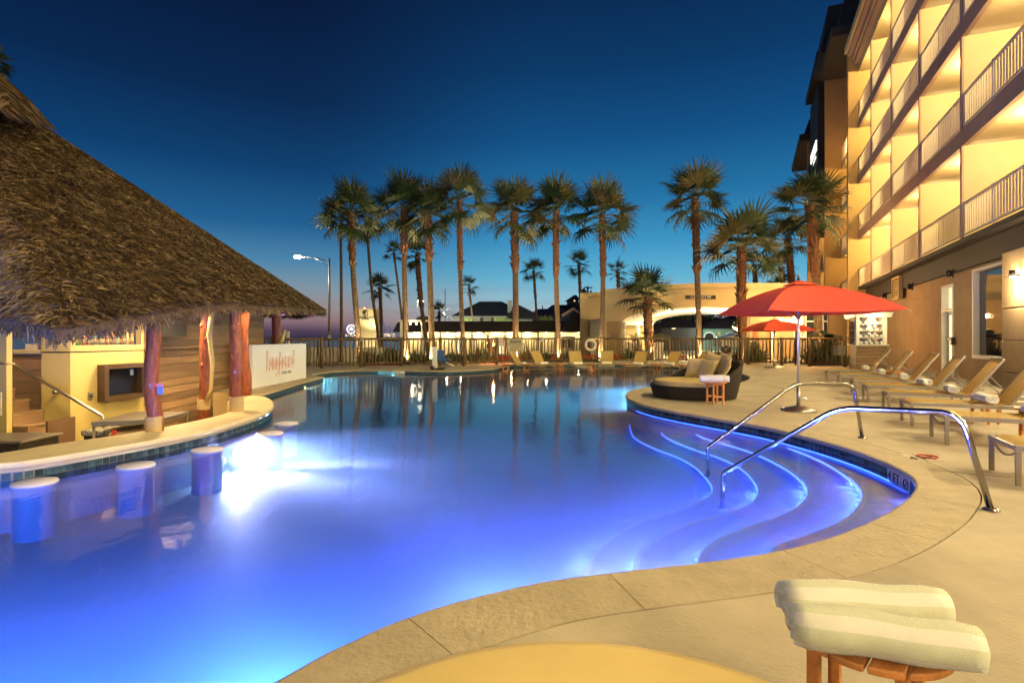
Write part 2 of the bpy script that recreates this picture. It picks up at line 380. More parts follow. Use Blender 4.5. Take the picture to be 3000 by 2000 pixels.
# the bar's sunken floor
cin = smooth([g2(*p, .06) for p in [(560,914),(540,925),(533,942),(505,953),(450,966),(380,980),(300,994),(200,1009),(100,1023),(0,1040)]]+[(-8.4, 6.1), (-9.6, 5.6)], .2)
PIT = -1.0
deck_hole = outer + [Vector((-6.9, 13.4)), Vector((-7.6, 14.2)), Vector((-12.5, 14.2)), Vector((-12.5, 2.2))]
D0 = MB(); vs, fs = tri_poly([(-16, -9), (34, -9), (34, 34), (-16, 34)], [deck_hole], 0)
D0.add(vs, fs); deck = D0.build('pool_deck', M['deck'], kind='structure')
ob = MB()                                                         # thickness at the joint
for i in range(len(outer)-1):
    a, b = outer[i], outer[i+1]; ob.add([(a.x,a.y,0),(b.x,b.y,0),(b.x,b.y,-.12),(a.x,a.y,-.12)], [(0,1,2,3)])
ob.build('deck_edge', M['joint'], deck)
jb = MB()
for i in range(len(ring)-1):
    a, b, c, d = ring[i]+nr[i]*.03, ring[i+1]+nr[i+1]*.03, outer[i+1]+nr[i+1]*.05, outer[i]+nr[i]*.05
    jb.add([(a.x,a.y,-.09),(b.x,b.y,-.09),(c.x,c.y,-.09),(d.x,d.y,-.09)], [(0,1,2,3)])
jb.build('coping_bed', M['joint'], deck)
# coping slabs, one object each
start = 0; acc = 0; lim = 1.15; ci = 0
for i in range(1, len(ring)):
    acc += (ring[i]-ring[i-1]).length
    if acc >= lim or i == len(ring)-1:
        mb = MB(); n = i-start+1; prof = lambda w: [(-.03,-.055), (-.035,-.018), (-.026,-.005), (-.005,.0015), (w-.012,.0015), (w-.012,-.07)]
        idx = list(range(start, i+1)); vv = []
        for q, k in enumerate(idx):
            p = ring[k].copy()
            if q == 0: p += (ring[k+1]-ring[k]).normalized()*.003
            if q == n-1: p -= (ring[k]-ring[k-1]).normalized()*.003
            for o_, z_ in prof(wid(ring[k])): vv.append((*(p+nr[k]*o_), z_))
        ff = [(q*6+j, q*6+j+1, (q+1)*6+j+1, (q+1)*6+j) for q in range(n-1) for j in range(5)]
        ff += [tuple(range(6)), tuple(range((n-1)*6, n*6))[::-1]]
        mb.add(vv, ff); mb.build('coping_slab', M['coping'], deck); start = i; acc = 0; lim = R.uniform(1.0, 1.5); ci += 1
# basin
basin = MB()
n = len(pool)
def wallz(i): return -.05
for i in range(n):
    a, b = pool[i], pool[(i+1)%n]
    basin.add([(a.x,a.y,-.05),(b.x,b.y,-.05),(b.x,b.y,-.8),(a.x,a.y,-.8)], [(0,1,2,3)])
vs, fs = tri_poly(pool, [], FLOOR); basin.add(vs, fs)
bas = basin.build('pool_basin', M['plaster'], kind='structure')
# water
def water_mat():
    m = bpy.data.materials.new('pool_water'); m.use_nodes = True; t = m.node_tree; t.nodes.clear()
    o = N(t, 'ShaderNodeOutputMaterial'); tr = N(t, 'ShaderNodeBsdfTransparent'); gl = N(t, 'ShaderNodeBsdfGlossy'); mx = N(t, 'ShaderNodeMixShader')
    tr.inputs[0].default_value = (.76,.88,1,1); gl.inputs['Roughness'].default_value = .055
    fr = N(t, 'ShaderNodeFresnel'); fr.inputs[0].default_value = 1.34
    tc = N(t, 'ShaderNodeTexCoord'); mp = N(t, 'ShaderNodeMapping'); mp.inputs['Scale'].default_value = (1, .8, 1)
    nz = N(t, 'ShaderNodeTexNoise'); nz.inputs['Scale'].default_value = 3.2; nz.inputs['Detail'].default_value = 3; nz.inputs['Roughness'].default_value = .5
    bp = N(t, 'ShaderNodeBump'); bp.inputs['Strength'].default_value = .10; bp.inputs['Distance'].default_value = .05
    t.links.new(tc.outputs['Object'], mp.inputs[0]); t.links.new(mp.outputs[0], nz.inputs['Vector'])
    t.links.new(nz.outputs[0], bp.inputs['Height']); t.links.new(bp.outputs[0], gl.inputs['Normal']); t.links.new(bp.outputs[0], fr.inputs['Normal'])
    t.links.new(fr.outputs[0], mx.inputs[0]); t.links.new(tr.outputs[0], mx.inputs[1]); t.links.new(gl.outputs[0], mx.inputs[2])
    t.links.new(mx.outputs[0], o.inputs[0])
    sc_ = N(t, 'ShaderNodeVolumeScatter'); sc_.inputs['Color'].default_value = (.42,.72,1,1); sc_.inputs['Density'].default_value = .24; sc_.inputs['Anisotropy'].default_value = .25
    ab = N(t, 'ShaderNodeVolumeAbsorption'); ab.inputs['Color'].default_value = (.10,.60,1,1); ab.inputs['Density'].default_value = .26
    ad = N(t, 'ShaderNodeAddShader'); t.links.new(sc_.outputs[0], ad.inputs[0]); t.links.new(ab.outputs[0], ad.inputs[1]); t.links.new(ad.outputs[0], o.inputs['Volume'])
    return m
M['water'] = water_mat()
W = MB(); pn = normals(pool+[pool[0]]); wp_out = [(p.x+pn[i].x*SGN*.02, p.y+pn[i].y*SGN*.02) for i, p in enumerate(pool)]
vs, fs = tri_poly(wp_out, [], WATER); n_ = len(vs)
W.add(vs+[(v[0],v[1],-.85) for v in vs], [tuple(f) for f in fs]+[tuple(i+n_ for i in f[::-1]) for f in fs]+[(i,(i+1)%n_,n_+(i+1)%n_,n_+i) if SGN < 0 else (i,n_+i,n_+(i+1)%n_,(i+1)%n_) for i in range(n_)])
W.build('pool_water', M['water'], kind='structure')
# sun shelf under the far loungers
sh = MB(); shelf = [G(1462,1076), G(1480,1092,-.28), G(1560,1102,-.28), G(1800,1108,-.28), G(1905,1120,-.28), G(2000,1135,-.28), G(2250,1135,-.28), G(2300,1080,-.28), G(2150,1060,-.28), G(1500,1050,-.28)]
sh.prism([(p.x, p.y) for p in shelf], -.75, -.27); sh.build('sun_shelf', M['plaster'], bas)
# entry steps: nose lines traced at the level of each tread, the body runs on under the deck
def z5(x, y, z): p = G(1800+x/2.352, 1100+y/2.352, z); return (p.x, p.y)
T = [-.225, -.34, -.46, -.58]
noses = [
 [(700,318),(735,345),(790,372),(940,410),(1100,452),(1240,500),(1370,550),(1500,615),(1630,705),(1700,780),(1712,830),(1690,890),(1620,965),(1500,1035),(1300,1108),(1150,1160),(1090,1195),(1066,1235),(1060,1290)],
 [(500,300),(525,345),(545,380),(640,425),(800,470),(950,518),(1070,570),(1200,640),(1300,725),(1335,790),(1320,850),(1240,920),(1100,985),(920,1042),(760,1105),(640,1180),(590,1245),(574,1330)],
 [(320,290),(335,340),(332,390),(400,438),(560,500),(700,545),(820,595),(910,655),(975,735),(995,795),(970,855),(900,905),(720,960),(520,1015),(350,1085),(220,1170),(150,1260),(128,1360)],
 [(110,300),(112,360),(150,425),(280,492),(430,548),(560,620),(640,700),(678,765),(668,820),(600,865),(480,915),(300,968),(140,1020),(0,1100),(-130,1200),(-190,1330),(-210,1420)]]
far_side = [(7.6, 6.6), (7.6, 3.0), (2.0, 2.2)]
LATER = []
for z, ns in zip(T, noses):
    c = smooth([z5(x, y, z) for x, y in ns], .06)
    # rounded nose
    body = MB(); P = [(p.x, p.y) for p in c]
    back = [(5.5, 9.6), (7.6, 6.6), (7.4, 3.0), (4.0, 2.0), (1.2, 2.0), (.3, 2.3)] if z < -.5 else [(5.5, 9.6), (7.6, 6.6), (7.4, 3.0), (4.0, 2.0), (2.0, 2.1)]
    # outside the pool: keep the body inside the wall by clipping at the wall, hidden behind it
    loop = P[::-1]+[(P[0][0]+.4, P[0][1]+.3)] + back[0:]
    vs, fs = tri_poly(loop, [], z); body.add(vs, fs)
    cc = [Vector(p) for p in P]; nn = normals(cc)
    body.smooth = True
    for i in range(len(cc)-1):
        q = []
        for k in (i, i+1):
            a = cc[k]; b = nn[k]
            q.append([(a.x, a.y, z), (a.x, a.y, z-.012), (a.x, a.y, -.72 if z < -.5 else z-.2)])
        for j in range(2): body.add([q[0][j], q[1][j], q[1][j+1], q[0][j+1]], [(0,1,2,3)])
    body.smooth = False
    stp = body.build('pool_step', M['plaster'], bas)
    nz_ = MB()
    for i in range(len(cc)-1):
        a, b = cc[i], cc[i+1]; na, nb2 = nn[i], nn[i+1]
        nz_.add([(a.x+na.x*.008, a.y+na.y*.008, z+.004),(b.x+nb2.x*.008, b.y+nb2.y*.008, z+.004),(b.x-nb2.x*.04, b.y-nb2.y*.04, z+.004),(a.x-na.x*.04, a.y-na.y*.04, z+.004),(a.x+na.x*.008, a.y+na.y*.008, z-.012),(b.x+nb2.x*.008, b.y+nb2.y*.008, z-.012)], [(0,1,2,3),(4,5,1,0)])
    nz_.build('nosing', M['stool'], stp)
    ls = MB(); ls.tube([(*(cc[i]+nn[i]*.010), z-.032) for i in range(0, len(cc), 2)], .009, 6)
    ls.build('added_nosing_strip', glow('added_nosing_glow', (.08,.16,1), 8) if 'added_nosing_glow' not in bpy.data.materials else bpy.data.materials['added_nosing_glow'], stp)  # glowing strip added under each nose to set off the lower tread
    ac2 = 0
    for i in range(1, len(cc)):
        ac2 += (cc[i]-cc[i-1]).length
        if ac2 > .2 and nn[i].y > .30 and cc[i].x > .4:
            ac2 = 0; LATER.append((cc[i]+nn[i]*.035, z-.05, stp))
# waterline tiles
tm = MB(); tm.box(-.036,.036,-.004,.004,-.036,.036); tile_me = tm.mesh('tile', M['tile'])
rest = MB(); cand = []
sr = pool
for i in range(0, n):
    a, b = pool[i], pool[(i+1)%n]
    L = (b-a).length
    if L > 1.5 or L < 1e-3: continue
    d = (b-a)/L; nm = Vector((d.y, -d.x))*SGN
    k = max(1, round(L/.077))
    for j in range(k):
        p = a+d*(L*(j+.5)/k)-nm*.006
        for z in (-.093, -.170):
            cand.append((p, math.atan2(d.y, d.x), z))
def weight(c):
    p = c[0]
    if p.y < .5: return 1e9
    x = 1500+F*p.x/p.y
    if not -20 < x < 3020: return 1e9
    if p.y < 5 or (p.y < 6.5 and p.x > -4.0 and p.x < 2): return 1e8+p.y      # these face away from the camera
    return p.length+(3 if c[2] < -.2 else 0)
cand.sort(key=weight)
for p, a, z in cand[:290]:
    o = link('tile', tile_me, bas); o.matrix_basis = Matrix.Translation((p.x, p.y, z)) @ Matrix.Rotation(a, 4, 'Z')
for p, a, z in cand[290:]:
    if p.y < 30: 
        ca, sa = math.cos(a)*.036, math.sin(a)*.036; na, nb = sa*.1, -ca*.1
        rest.bar((p.x-ca, p.y-sa, z), (p.x+ca, p.y+sa, z), .008, .072)
rest.build('waterline_tiles', M['tile'], bas, kind='stuff')
gb = MB()
for i in range(n):
    a, b = pool[i], pool[(i+1)%n]; L = (b-a).length
    if L > 1.5 or L < 1e-3: continue
    nm = Vector(((b-a).y, -(b-a).x)).normalized()*SGN*-.003
    gb.add([(a.x+nm.x,a.y+nm.y,-.052),(b.x+nm.x,b.y+nm.y,-.052),(b.x+nm.x,b.y+nm.y,-.21),(a.x+nm.x,a.y+nm.y,-.21)], [(0,1,2,3)])
gb.build('grout_band', M['grout'], bas)

# underwater lamps
def pool_light(p, d, power, col, label, spot=2.2, blend=.5, rad=.06, disc=True):
    t = thing('pool_light', label, 'pool light', (p[0], p[1], p[2]), 0, 'underwater pool lights')
    d = Vector(d).normalized(); b = Vector(p)
    mb = MB(); mb.tube([b-d*.02, b+d*.015], .075, 16); mb.build('bezel', M['brushed'], t)
    mb = MB(); mb.tube([b+d*.015, b+d*.02], .06, 16); mb.build('lens', glow('pool_lens', col, 6), t)
    lamp(b+d*.05, power*PK/LK[0], col, rad, 'SPOT', t, d, spot, blend)
    return t
PK = 5.6
BLUE = (.03,.12,1.0); VIO = (.50,.36,1.0); WHT = (.72,.62,1.0)
WHT = (1,.70,1)
pool_light((-4.38,8.55,-.42), (.94,-.34,-.04), 240, WHT, 'bright white pool lamp in the wall behind the third stool', 2.3, .6, .22)
pool_light((-4.36,8.75,-.38), (.97,-.24,-.01), 1700, (.80,.58,1), 'added narrow white fill lamp beside the bright one, aimed across the pool', 1.3, .9, .25)  # added to carry the white beam farther across the water
pool_light((-4.5,8.42,-.50), (.10,-.99,-.08), 190, (.55,.75,1), 'added bluish fill lamp just left of the bright white one', 2.4)  # added so that the third stool throws its shadow
pool_light((-6.55,5.85,-.45), (.7,-.7,-.05), 150, (1,.64,1), 'violet pool lamp in the bar wall behind the nearest stool', 2.9)
pool_light((-5.4,7.08,-.45), (.8,-.6,-.05), 110, (.9,.66,1), 'dim pool lamp in the bar wall between the two nearest stools', 2.9)
pool_light((-.25,3.15,-.50), (.55,.80,.02), 430, (.14,.17,1), 'added unseen blue lamp in the near wall below the coping', 3.0, .9, .3)  # the near-wall lamps are added out of sight to even the glow
pool_light((.25,3.35,-.45), (.95,.30,.02), 260, (.50,.36,1), 'added unseen violet lamp in the near wall facing the entry steps', 3.0, .9, .1)  # added to light the step risers from the pool side
pool_light((-1.3,2.55,-.50), (-.1,.98,.02), 240, (.06,.17,1), 'second added unseen blue lamp in the near wall below the coping', 3.0, .9, .35)
pool_light((-2.7,1.65,-.50), (-.15,.98,.02), 340, (.04,.20,1), 'added unseen blue lamp in the near wall at the left of the coping', 3.0, .9, .35)
pool_light((-5.0,.95,-.50), (-.1,.99,.02), 360, (.12,.26,1), 'added unseen lamp in the near wall out past the left edge', 3.0, .9, .15)
pool_light((-4.65,9.45,-.45), (.99,-.12,.0), 1100, (.12,.24,1), 'added fill lamp on the bar wall past the bright lamp', 2.6, .9, .08)  # added to brighten the middle of the pool
pool_light((-5.6,12.0,-.42), (.97,-.05,.0), 560, (.14,.42,1), 'blue pool lamp in the wall just left of the white sign', 2.6, .9, .08)
pool_light((-7.6,21.2,-.45), (.97,-.2,.0), 90, (.35,.75,.62), 'added greenish fill lamp tucked behind the corner of the sign wall strip', 2.8)  # this and the next are added out of sight for teal far water
pool_light((4.3,16.1,-.45), (-.8,.6,.0), 520, (.30,.70,.75), 'added greenish fill lamp hidden behind the daybed peninsula', 2.9)
pool_light((-6.62,17.25,-.20), (1,-.02,-.01), 50, (1,.72,.36), 'small warm pool lamp at the waterline below the white sign', .9, .5, .03)
for p, z_, par in LATER:
    mb = MB(); mb.tube([(p.x-.02,p.y,z_-.012),(p.x+.02,p.y,z_-.012)], .006, 6); mb.build('added_riser_light', bpy.data.materials['added_nosing_glow'], par)
    lamp((p.x, p.y, z_), 1.15, (.06,.11,1), .03, 'POINT', par)  # blue points added below the noses so the near treads stand apart
# blue light strip under the coping on the deck side, small fill lights added along the near side
i0 = min(range(len(ring)), key=lambda i: (ring[i]-Vector((6.15,5.0))).length); i1 = min(range(len(ring)), key=lambda i: (ring[i]-Vector((-.25,12.0))).length)
sp = MB(); sp.tube([(*(ring[i]-nr[i]*.006), -.200) for i in range(min(i0,i1), max(i0,i1), 2)], .010, 5); sp.build('light_strip', glow('blue_strip', (.035,.10,1), 13), bas)
acc = 0; nxt = .3
for i in range(1, len(ring)-1):
    p = ring[i]; acc += (ring[i]-ring[i-1]).length
    if p.x < -.6 or p.y > 5.5 or p.y < 2.3 or acc < nxt or nr[i].y > -.05: continue
    nxt = acc+.4; q = Vector((p.x-nr[i].x*.01, p.y-nr[i].y*.01, -.165)); nrm = Vector((nr[i].x, nr[i].y, 0))
    mb = MB(); mb.tube([q+nrm*.01, q-nrm*.003], .008, 6); o = mb.build('added_step_light', glow('added_step_lens', (.04,.12,1), .5) if 'added_step_lens' not in bpy.data.materials else bpy.data.materials['added_step_lens'], bas)
    lamp(q-nrm*.05, 1.0, (.22,.20,1), .03, 'POINT', bas)
# swim up stools
sm = MB(); sm.lathe([(.0,0),(.185,0),(.185,.54),(.198,.555),(.2,.595),(.193,.607),(.0,.61)], n=32)
st0 = None
SL = ['leftmost round white pool stool, largest in the picture', 'round white pool stool second from the left', 'round violet-shaded pool stool with the bright lamp behind it',
      'small round pool stool lit white, fourth from the left', 'farthest round pool stool next to the glittering reflection']
me = sm.mesh('pool_stool', M['plaster'])
for k, (x, y) in enumerate([(102,1402),(398,1354),(607,1309),(791,1262),(838,1234)]):
    p = G(x, y, -.09); o = link('pool_stool', me); o.location = (p.x, p.y, -.722); tag(o, SL[k], 'stool', 'swim-up stools along the bar')
# depth markers
dm = thing('depth_marker', 'white depth tile reading 4 FT on the pool wall under the coping', 'sign', tuple(G(2652,1375,-.1)))
best = sorted(range(len(ring)), key=lambda i: abs(1500+F*ring[i].x/ring[i].y-2645)+(0 if 5.4 < ring[i].y < 7.5 else 1e4))[0]
p = ring[best]; d = (ring[best+1]-ring[best-1]).normalized(); nm = nr[best]
ex = Vector((-d.x, -d.y, 0)) if -d.x > 0 or True else d
mbm = MB(); c = Vector((p.x, p.y, 0))-Vector((nm.x, nm.y, 0))*.016
ex = Vector((-d.x, -d.y, 0)); 
mbm.bar(c-ex*.26+Vector((0,0,-.13)), c+ex*.26+Vector((0,0,-.13)), .01, .15); mbm.build('marker_tile', M['white'], dm)
fr = c-Vector((nm.x, nm.y, 0))*.008
text('lettering', '4 FT', .15, fr-ex*.24+Vector((0,0,-.18)), ex, M['black'], dm)
tb = MB(); tb.torus(fr+ex*.18+Vector((0,0,-.13)), .05, .006, (nm.x, nm.y, 0), 18, 5); tb.bar(fr+ex*.145+Vector((0,0,-.165)), fr+ex*.215+Vector((0,0,-.095)), .004, .012)
tb.build('no_diving_symbol', M['black'], dm)
dk = thing('deck_marker', 'white 4 FT no diving tiles set in the deck behind the pool corner', 'sign', tuple(G(2697,1338)))
P0, P1, P2, P3 = G(2629,1330), G(2678,1352), G(2765,1351), G(2712,1327)
for a0, a1 in ((0,.47),(.5,1)):
    q = [P0.lerp(P3, a0), P0.lerp(P3, a1), P1.lerp(P2, a1), P1.lerp(P2, a0)]
    mb = MB(); mb.prism([(v.x, v.y) for v in q], -.02, .005); mb.build('tile', M['tilebeige'], dk)
exd = (P2-P1).normalized(); upd = (P0-P1).normalized()
text('lettering', '4 FT', .22, P1.lerp(P2,.04)+Vector((0,0,.009))+upd*.07, exd, M['black'], dk, up=upd, sx=.8)
tb = MB(); cc = P0.lerp(P3,.75).lerp(P1.lerp(P2,.75), .5)+Vector((0,0,.009)); tb.torus(cc, .10, .010, (0,0,1), 20, 4); tb.bar(cc-exd*.07-upd*.07, cc+exd*.07+upd*.07, .02, .006)
tb.build('no_diving_symbol', M['redkerb'], dk)
dm2 = thing('depth_marker', 'small white depth tiles on the far pool wall left of the pool lift', 'sign', tuple(G(1172,1086)))
p = G(1172,1086)
mb = MB(); mb.box(p.x-.2, p.x+.2, p.y-.04, p.y-.02, -.125, -.005); mb.build('marker_tile', M['white'], dm2)
text('lettering', '5 FT', .10, (p.x-.17, p.y-.045, -.1), (1,0,0), M['black'], dm2)

# ------------------------------------------------------------------ ground beyond, sea
gm = MB(); vs, fs = tri_poly([(-16,34),(34,34),(34,-30),(140,-30),(140,400),(-9,400),(-13,60),(-16,44)], [], -.012); gm.add(vs, fs); gm.build('ground', M['ground'], kind='structure')
gm = MB(); vs, fs = tri_poly([(-60,-30),(34,-30),(34,-9),(-16,-9),(-16,44),(-60,44)], [], -.012); gm.add(vs, fs); gm.build('sand', M['ground'], kind='structure')
sm_ = MB(); sm_.add([(-6000,30,-2.2),(6000,30,-2.2),(6000,6000,-2.2),(-6000,6000,-2.2)], [(0,1,2,3)])
sm_.add([(-6000,-60,-2.2),(-60,-60,-2.2),(-60,30,-2.2),(-6000,30,-2.2)], [(0,1,2,3)]); sm_.build('sea', M['sea'], kind='structure')

for P in ([(2718,1376),(2790,1381),(2853,1389),(2960,1397)], [(2200,1090),(2320,1098),(2440,1103)]):
    q = [G(*p) for p in P]; mb = MB()
    for a, b in zip(q, q[1:]): mb.bar(a+Vector((0,0,.0005)), b+Vector((0,0,.0005)), .010, .003)
    mb.build('expansion_joint', M['joint'], deck)
# ------------------------------------------------------------------ the sunken pool bar
ct = thing('bar_counter', 'long curved cream counter of the swim-up bar along the pool', 'counter', (-5.2, 8, 0))
loop = [(p.x, p.y) for p in cedge]+[(p.x, p.y) for p in cin[::-1]]
vs, fs = tri_poly(loop, [], .06)
cm = MB(); cm.add(vs, fs)
def skirt(mb, C, zs, outn):
    nn = normals([Vector(c) for c in C])
    for i in range(len(C)-1):
        r = []
        for k in (i, i+1):
            r.append([(C[k][0]+nn[k].x*o*outn, C[k][1]+nn[k].y*o*outn, z) for o, z in zs])
        for j in range(len(zs)-1): mb.add([r[0][j], r[1][j], r[1][j+1], r[0][j+1]], [(0,1,2,3)])
cs = SGN
zs = [(0,.06),(.018,.055),(.03,.035),(.03,.005),(.018,-.02),(-.03,-.03),(-.03,-.052)]
cm.smooth = True; skirt(cm, cedge, zs, -cs if False else cs*-1)
skirt(cm, cin, [(0,.06),(0,-.02)], 1)
cm.smooth = False
cm.build('countertop', M['counter'], ct)
wm = MB(); skirt(wm, cin, [(-.05,.0),(-.05,PIT)], 1)
for p, q in ((cin[0], cedge[0]),): pass
wm.build('counter_wall', M['stucco'], ct)
pf = MB(); vs, fs = tri_poly([(-12.6,2.1),(-12.6,14.3),(-4.6,14.3),(-4.6,7),(-6,5),(-9.6,4.6)], [], PIT); pf.add(vs, fs)
pf.build('bar_floor', mat('brown_tile_floor', (.16,.09,.05), .5, var=.3, vscale=3), kind='structure')
rw = MB(); rw.box(-12.7,-6.9,14.0,14.2,PIT,-.02); rw.box(-12.7,-12.5,2,14.2,PIT,-.02); rw.box(-12.6,-9.4,4.2,4.4,PIT,-.02)
rw.bar((-6.35,12.2,-.52),(-7.2,14.15,-.52),.15,.95)
rw.build('retaining_wall', M['stucco'], kind='structure')

# yellow bar house
bh = thing('bar_house', 'yellow panelled bar house with bottle window and plank side under the thatch', 'bar', (-8.5, 11, PIT))
cor = Vector((-7.76, 9.5)); end = Vector((-7.47, 10.96))
def wp(t, off=0): return cor+(end-cor)*t+Vector((.98, -.195))*off        # along the long wall
def slab(mb, t0, t1, z0, z1, o0, o1):
    P = [wp(t0,o0), wp(t1,o0), wp(t1,o1), wp(t0,o1)]; mb.prism([(p.x,p.y) for p in P], z0, z1)
LED = 1.144
y_ = MB(); y_.prism([(-8.27,9.5),(-7.76,9.5),(-7.47,10.96),(-8.27,10.96)], PIT, LED-.012); y_.build('lower_panel', M['yellow'], bh)
s_ = MB(); s_.prism([(-8.26,9.512),(-7.772,9.512),(-7.48,10.96),(-8.26,10.96)], LED-.012, LED+.012); s_.build('panel_seam', M['dark'], bh)
u_ = MB(); slab(u_, 0, 1, LED+.012, 1.26, -.12, 0); slab(u_, 0, .06, 1.26, 2.2, -.12, 0); slab(u_, .965, 1, 1.26, 2.2, -.12, 0); slab(u_, .06, .965, 1.78, 2.2, -.12, 0)
u_.box(-8.27,-7.78,9.5,9.6,LED+.012,2.2); u_.box(-8.27,-8.15,9.6,10.96,LED+.012,2.2); u_.build('upper_panel', M['yellow'], bh)
u_ = MB(); slab(u_, .06, .965, 1.24, 1.262, -.5, -.001); u_.build('shelf', M['white'], bh)
u_ = MB(); slab(u_, .03, .98, 1.26, 2.1, -.56, -.52); u_.build('back_panel', M['cladding'], bh)
gr = MB(); 
for k in range(27): p = wp(.06+.905*k/26, -.02); gr.bar((p.x,p.y,1.262),(p.x,p.y,1.6),.005)
for k in range(6): a, b = wp(.06,-.02), wp(.965,-.02); z = 1.29+.06*k; gr.bar((a.x,a.y,z),(b.x,b.y,z),.005)
gr.build('wire_grille', M['alu'], bh)
BC = [(.32,.10,.02),(.02,.25,.05),(.30,.02,.02),(.25,.14,.03),(.5,.45,.3),(.05,.03,.02),(.1,.3,.35),(.4,.25,.05)]
bmats = [mat('bottle_glass', c, .15, coat=.5) for c in BC]
bd = ['green','amber','red','clear','dark','pale blue','brown','yellow']
for k in range(24):
    t = .09+.84*k/23+R.uniform(-.01,.01); p = wp(t, -.12-.14*(k%2)); h = R.uniform(.20,.30); r = R.uniform(.027,.036)
    b = MB(); b.lathe([(r,0),(r,h*.6),(r*.9,h*.66),(r*.36,h*.78),(r*.36,h*.96)], n=10)
    mi = R.randrange(8); o = b.build('bottle', bmats[mi]); o.location = (p.x,p.y,1.262)
    tag(o, 'liquor bottle standing behind the wire grille of the yellow bar house', 'bottle', 'liquor bottles on the bar shelf')
    c = MB(); c.lathe([(r*.42,h*.95),(r*.42,h*1.05)], n=8); cc_ = c.build('cap', M['black'] if k%3 else M['orangetxt']); cc_.parent = o
    c = MB(); c.lathe([(r*1.02,h*.18),(r*1.02,h*.48)], n=10); cc_ = c.build('label', M['white'] if k%2 else M['yellow']); cc_.parent = o
# framed niche
nf = thing('wall_niche', 'dark metal framed screen box mounted on the yellow bar wall', 'screen box', (-7.6, 10.3, .5))
def rect(mb, t0, t1, z0, z1, o0, o1): slab(mb, t0, t1, z0, z1, o0, o1)
pa = A(283,1071,9.98).z; pb = A(283,1175,9.98).z
t0, t1 = .335, .93; z1_, z0_ = .90, .22
b = MB(); w = .085
tt = w/1.49
rect(b,t0,t1,z1_-w,z1_,0,.17); rect(b,t0,t1,z0_,z0_+w,0,.17); rect(b,t0,t0+tt,z0_+w,z1_-w,0,.17); rect(b,t1-tt,t1,z0_+w,z1_-w,0,.17); b.build('frame', mat('bronze_metal', (.13,.085,.05), .4, .7), nf)
b = MB(); rect(b,t0+tt,t1-tt,z0_+w,z1_-w,.01,.03); b.build('screen', mat('dark_glass', (.01,.008,.006), .08), nf)
b = MB(); rect(b,t1-tt-.10,t1-tt-.055,z1_-w-.15,z1_-w-.04,.03,.045); b.build('latch', M['brushed'], nf)
ot = thing('outlet', 'small square electric outlet left of the framed screen box', 'outlet', (-7.65, 9.8, .3))
b = MB(); rect(b,.215,.27,.27,.40,0,.02); b.build('plate', M['brushed'], ot); b = MB(); rect(b,.228,.252,.315,.355,.02,.045); b.build('plug', M['dark'], ot)
# plank wall beyond the yellow block, boards one by one
pl = thing('plank_wall', 'long plank-clad bar wall running back behind the log posts', 'wall', (-7.6, 13, PIT))
wa, wb = Vector((-7.50,10.98)), Vector((-7.95,17.4)); dd = (wb-wa).normalized(); L = (wb-wa).length
b = MB(); b.bar((wa.x-.10,wa.y,.6),(wb.x-.10,wb.y,.6),.06,3.2); b.build('backing', M['cladding'], pl)
z = PIT; row = 0
while z < 2.1:
    h = .165; s0 = -R.uniform(0,1.4)
    if abs(z-(LED-.02)) < .08 : h = .07
    while s0 < L:
        s1 = min(s0+R.uniform(1.6,2.4), L)
        a = wa+dd*(max(s0,0)+.003); c = wa+dd*(s1-.003)
        if s1 > .05: 
            m = MB(); o_ = R.uniform(0,.006)+(.05 if h < .1 else 0)
            m.bar((a.x-.05+o_,a.y,z+h/2),(c.x-.05+o_,c.y,z+h/2),.03+(.06 if h < .1 else 0),h-.014); m.build('plank', M['cladding'], pl)
        s0 = s1
    z += h; row += 1
# left end: door panel, counter, stairs
dp = thing('yellow_door', 'narrow yellow door panel at the left edge of the picture', 'panel', (-8.3,8.7,PIT))
b = MB(); b.box(-9.3, XX(19,8.7), 8.7, 8.8, PIT, 1.3-.33); b.box(-9.3, XX(19,8.7), 8.7, 8.8, 1.0, 2.1); b.build('door_leaf', M['yellow'], dp)
b = MB(); b.box(XX(2,8.69), XX(4,8.69), 8.68,8.7, .15,.55); b.box(XX(-20,8.69), XX(4,8.69), 8.68,8.7, .53,.55); b.build('notice_frame', M['white'], dp)
bw = thing('back_counter', 'plank-fronted counter with pale top at the left of the bar', 'counter', (-9.3,10.6,PIT))
z = PIT
while z < 1.05:
    b = MB(); b.box(XX(10,10.4), XX(121,10.4), 10.4, 10.43, z+.004, min(z+.22,1.08)-.004); b.build('plank', M['cladding'] if False else mat('pale_plank', (.46,.30,.17), .6, var=.15, vscale=2, stretch=(2,2,14)) if z == PIT else bpy.data.materials['pale_plank'], bw); z += .222
b = MB(); b.box(XX(5,10.35), XX(121,10.35), 10.35, 11.1, 1.09, 1.17); b.build('countertop', M['counter'], bw, bevel=.01)
nb = MB(); nb.box(0,.24,0,.2,0,.11); o = nb.build('napkin_box', M['white']); o.location = (XX(74,10.5),10.5,1.17); tag(o, 'white square box on the pale counter at the left', 'box')
stt = thing('steps', 'plank stairs going up to the left behind the bar counter', 'stairs', (-8.6,9,PIT))
for k in range(1, 9):
    b = MB(); x1 = XX(142,9.0)-(k-3)*.25; b.box(x1-.31, x1, 8.9, 9.48, PIT+.0, PIT+.19*(k+1)-.03); b.build('riser', M['cladding'], stt)
    b = MB(); b.box(x1-.32, x1+.02, 8.88, 9.48, PIT+.19*(k+1)-.03, PIT+.19*(k+1)); b.build('tread', mat('tread_wood', (.34,.22,.12), .6, var=.2, vscale=3) if 'tread_wood' not in bpy.data.materials else bpy.data.materials['tread_wood'], stt)
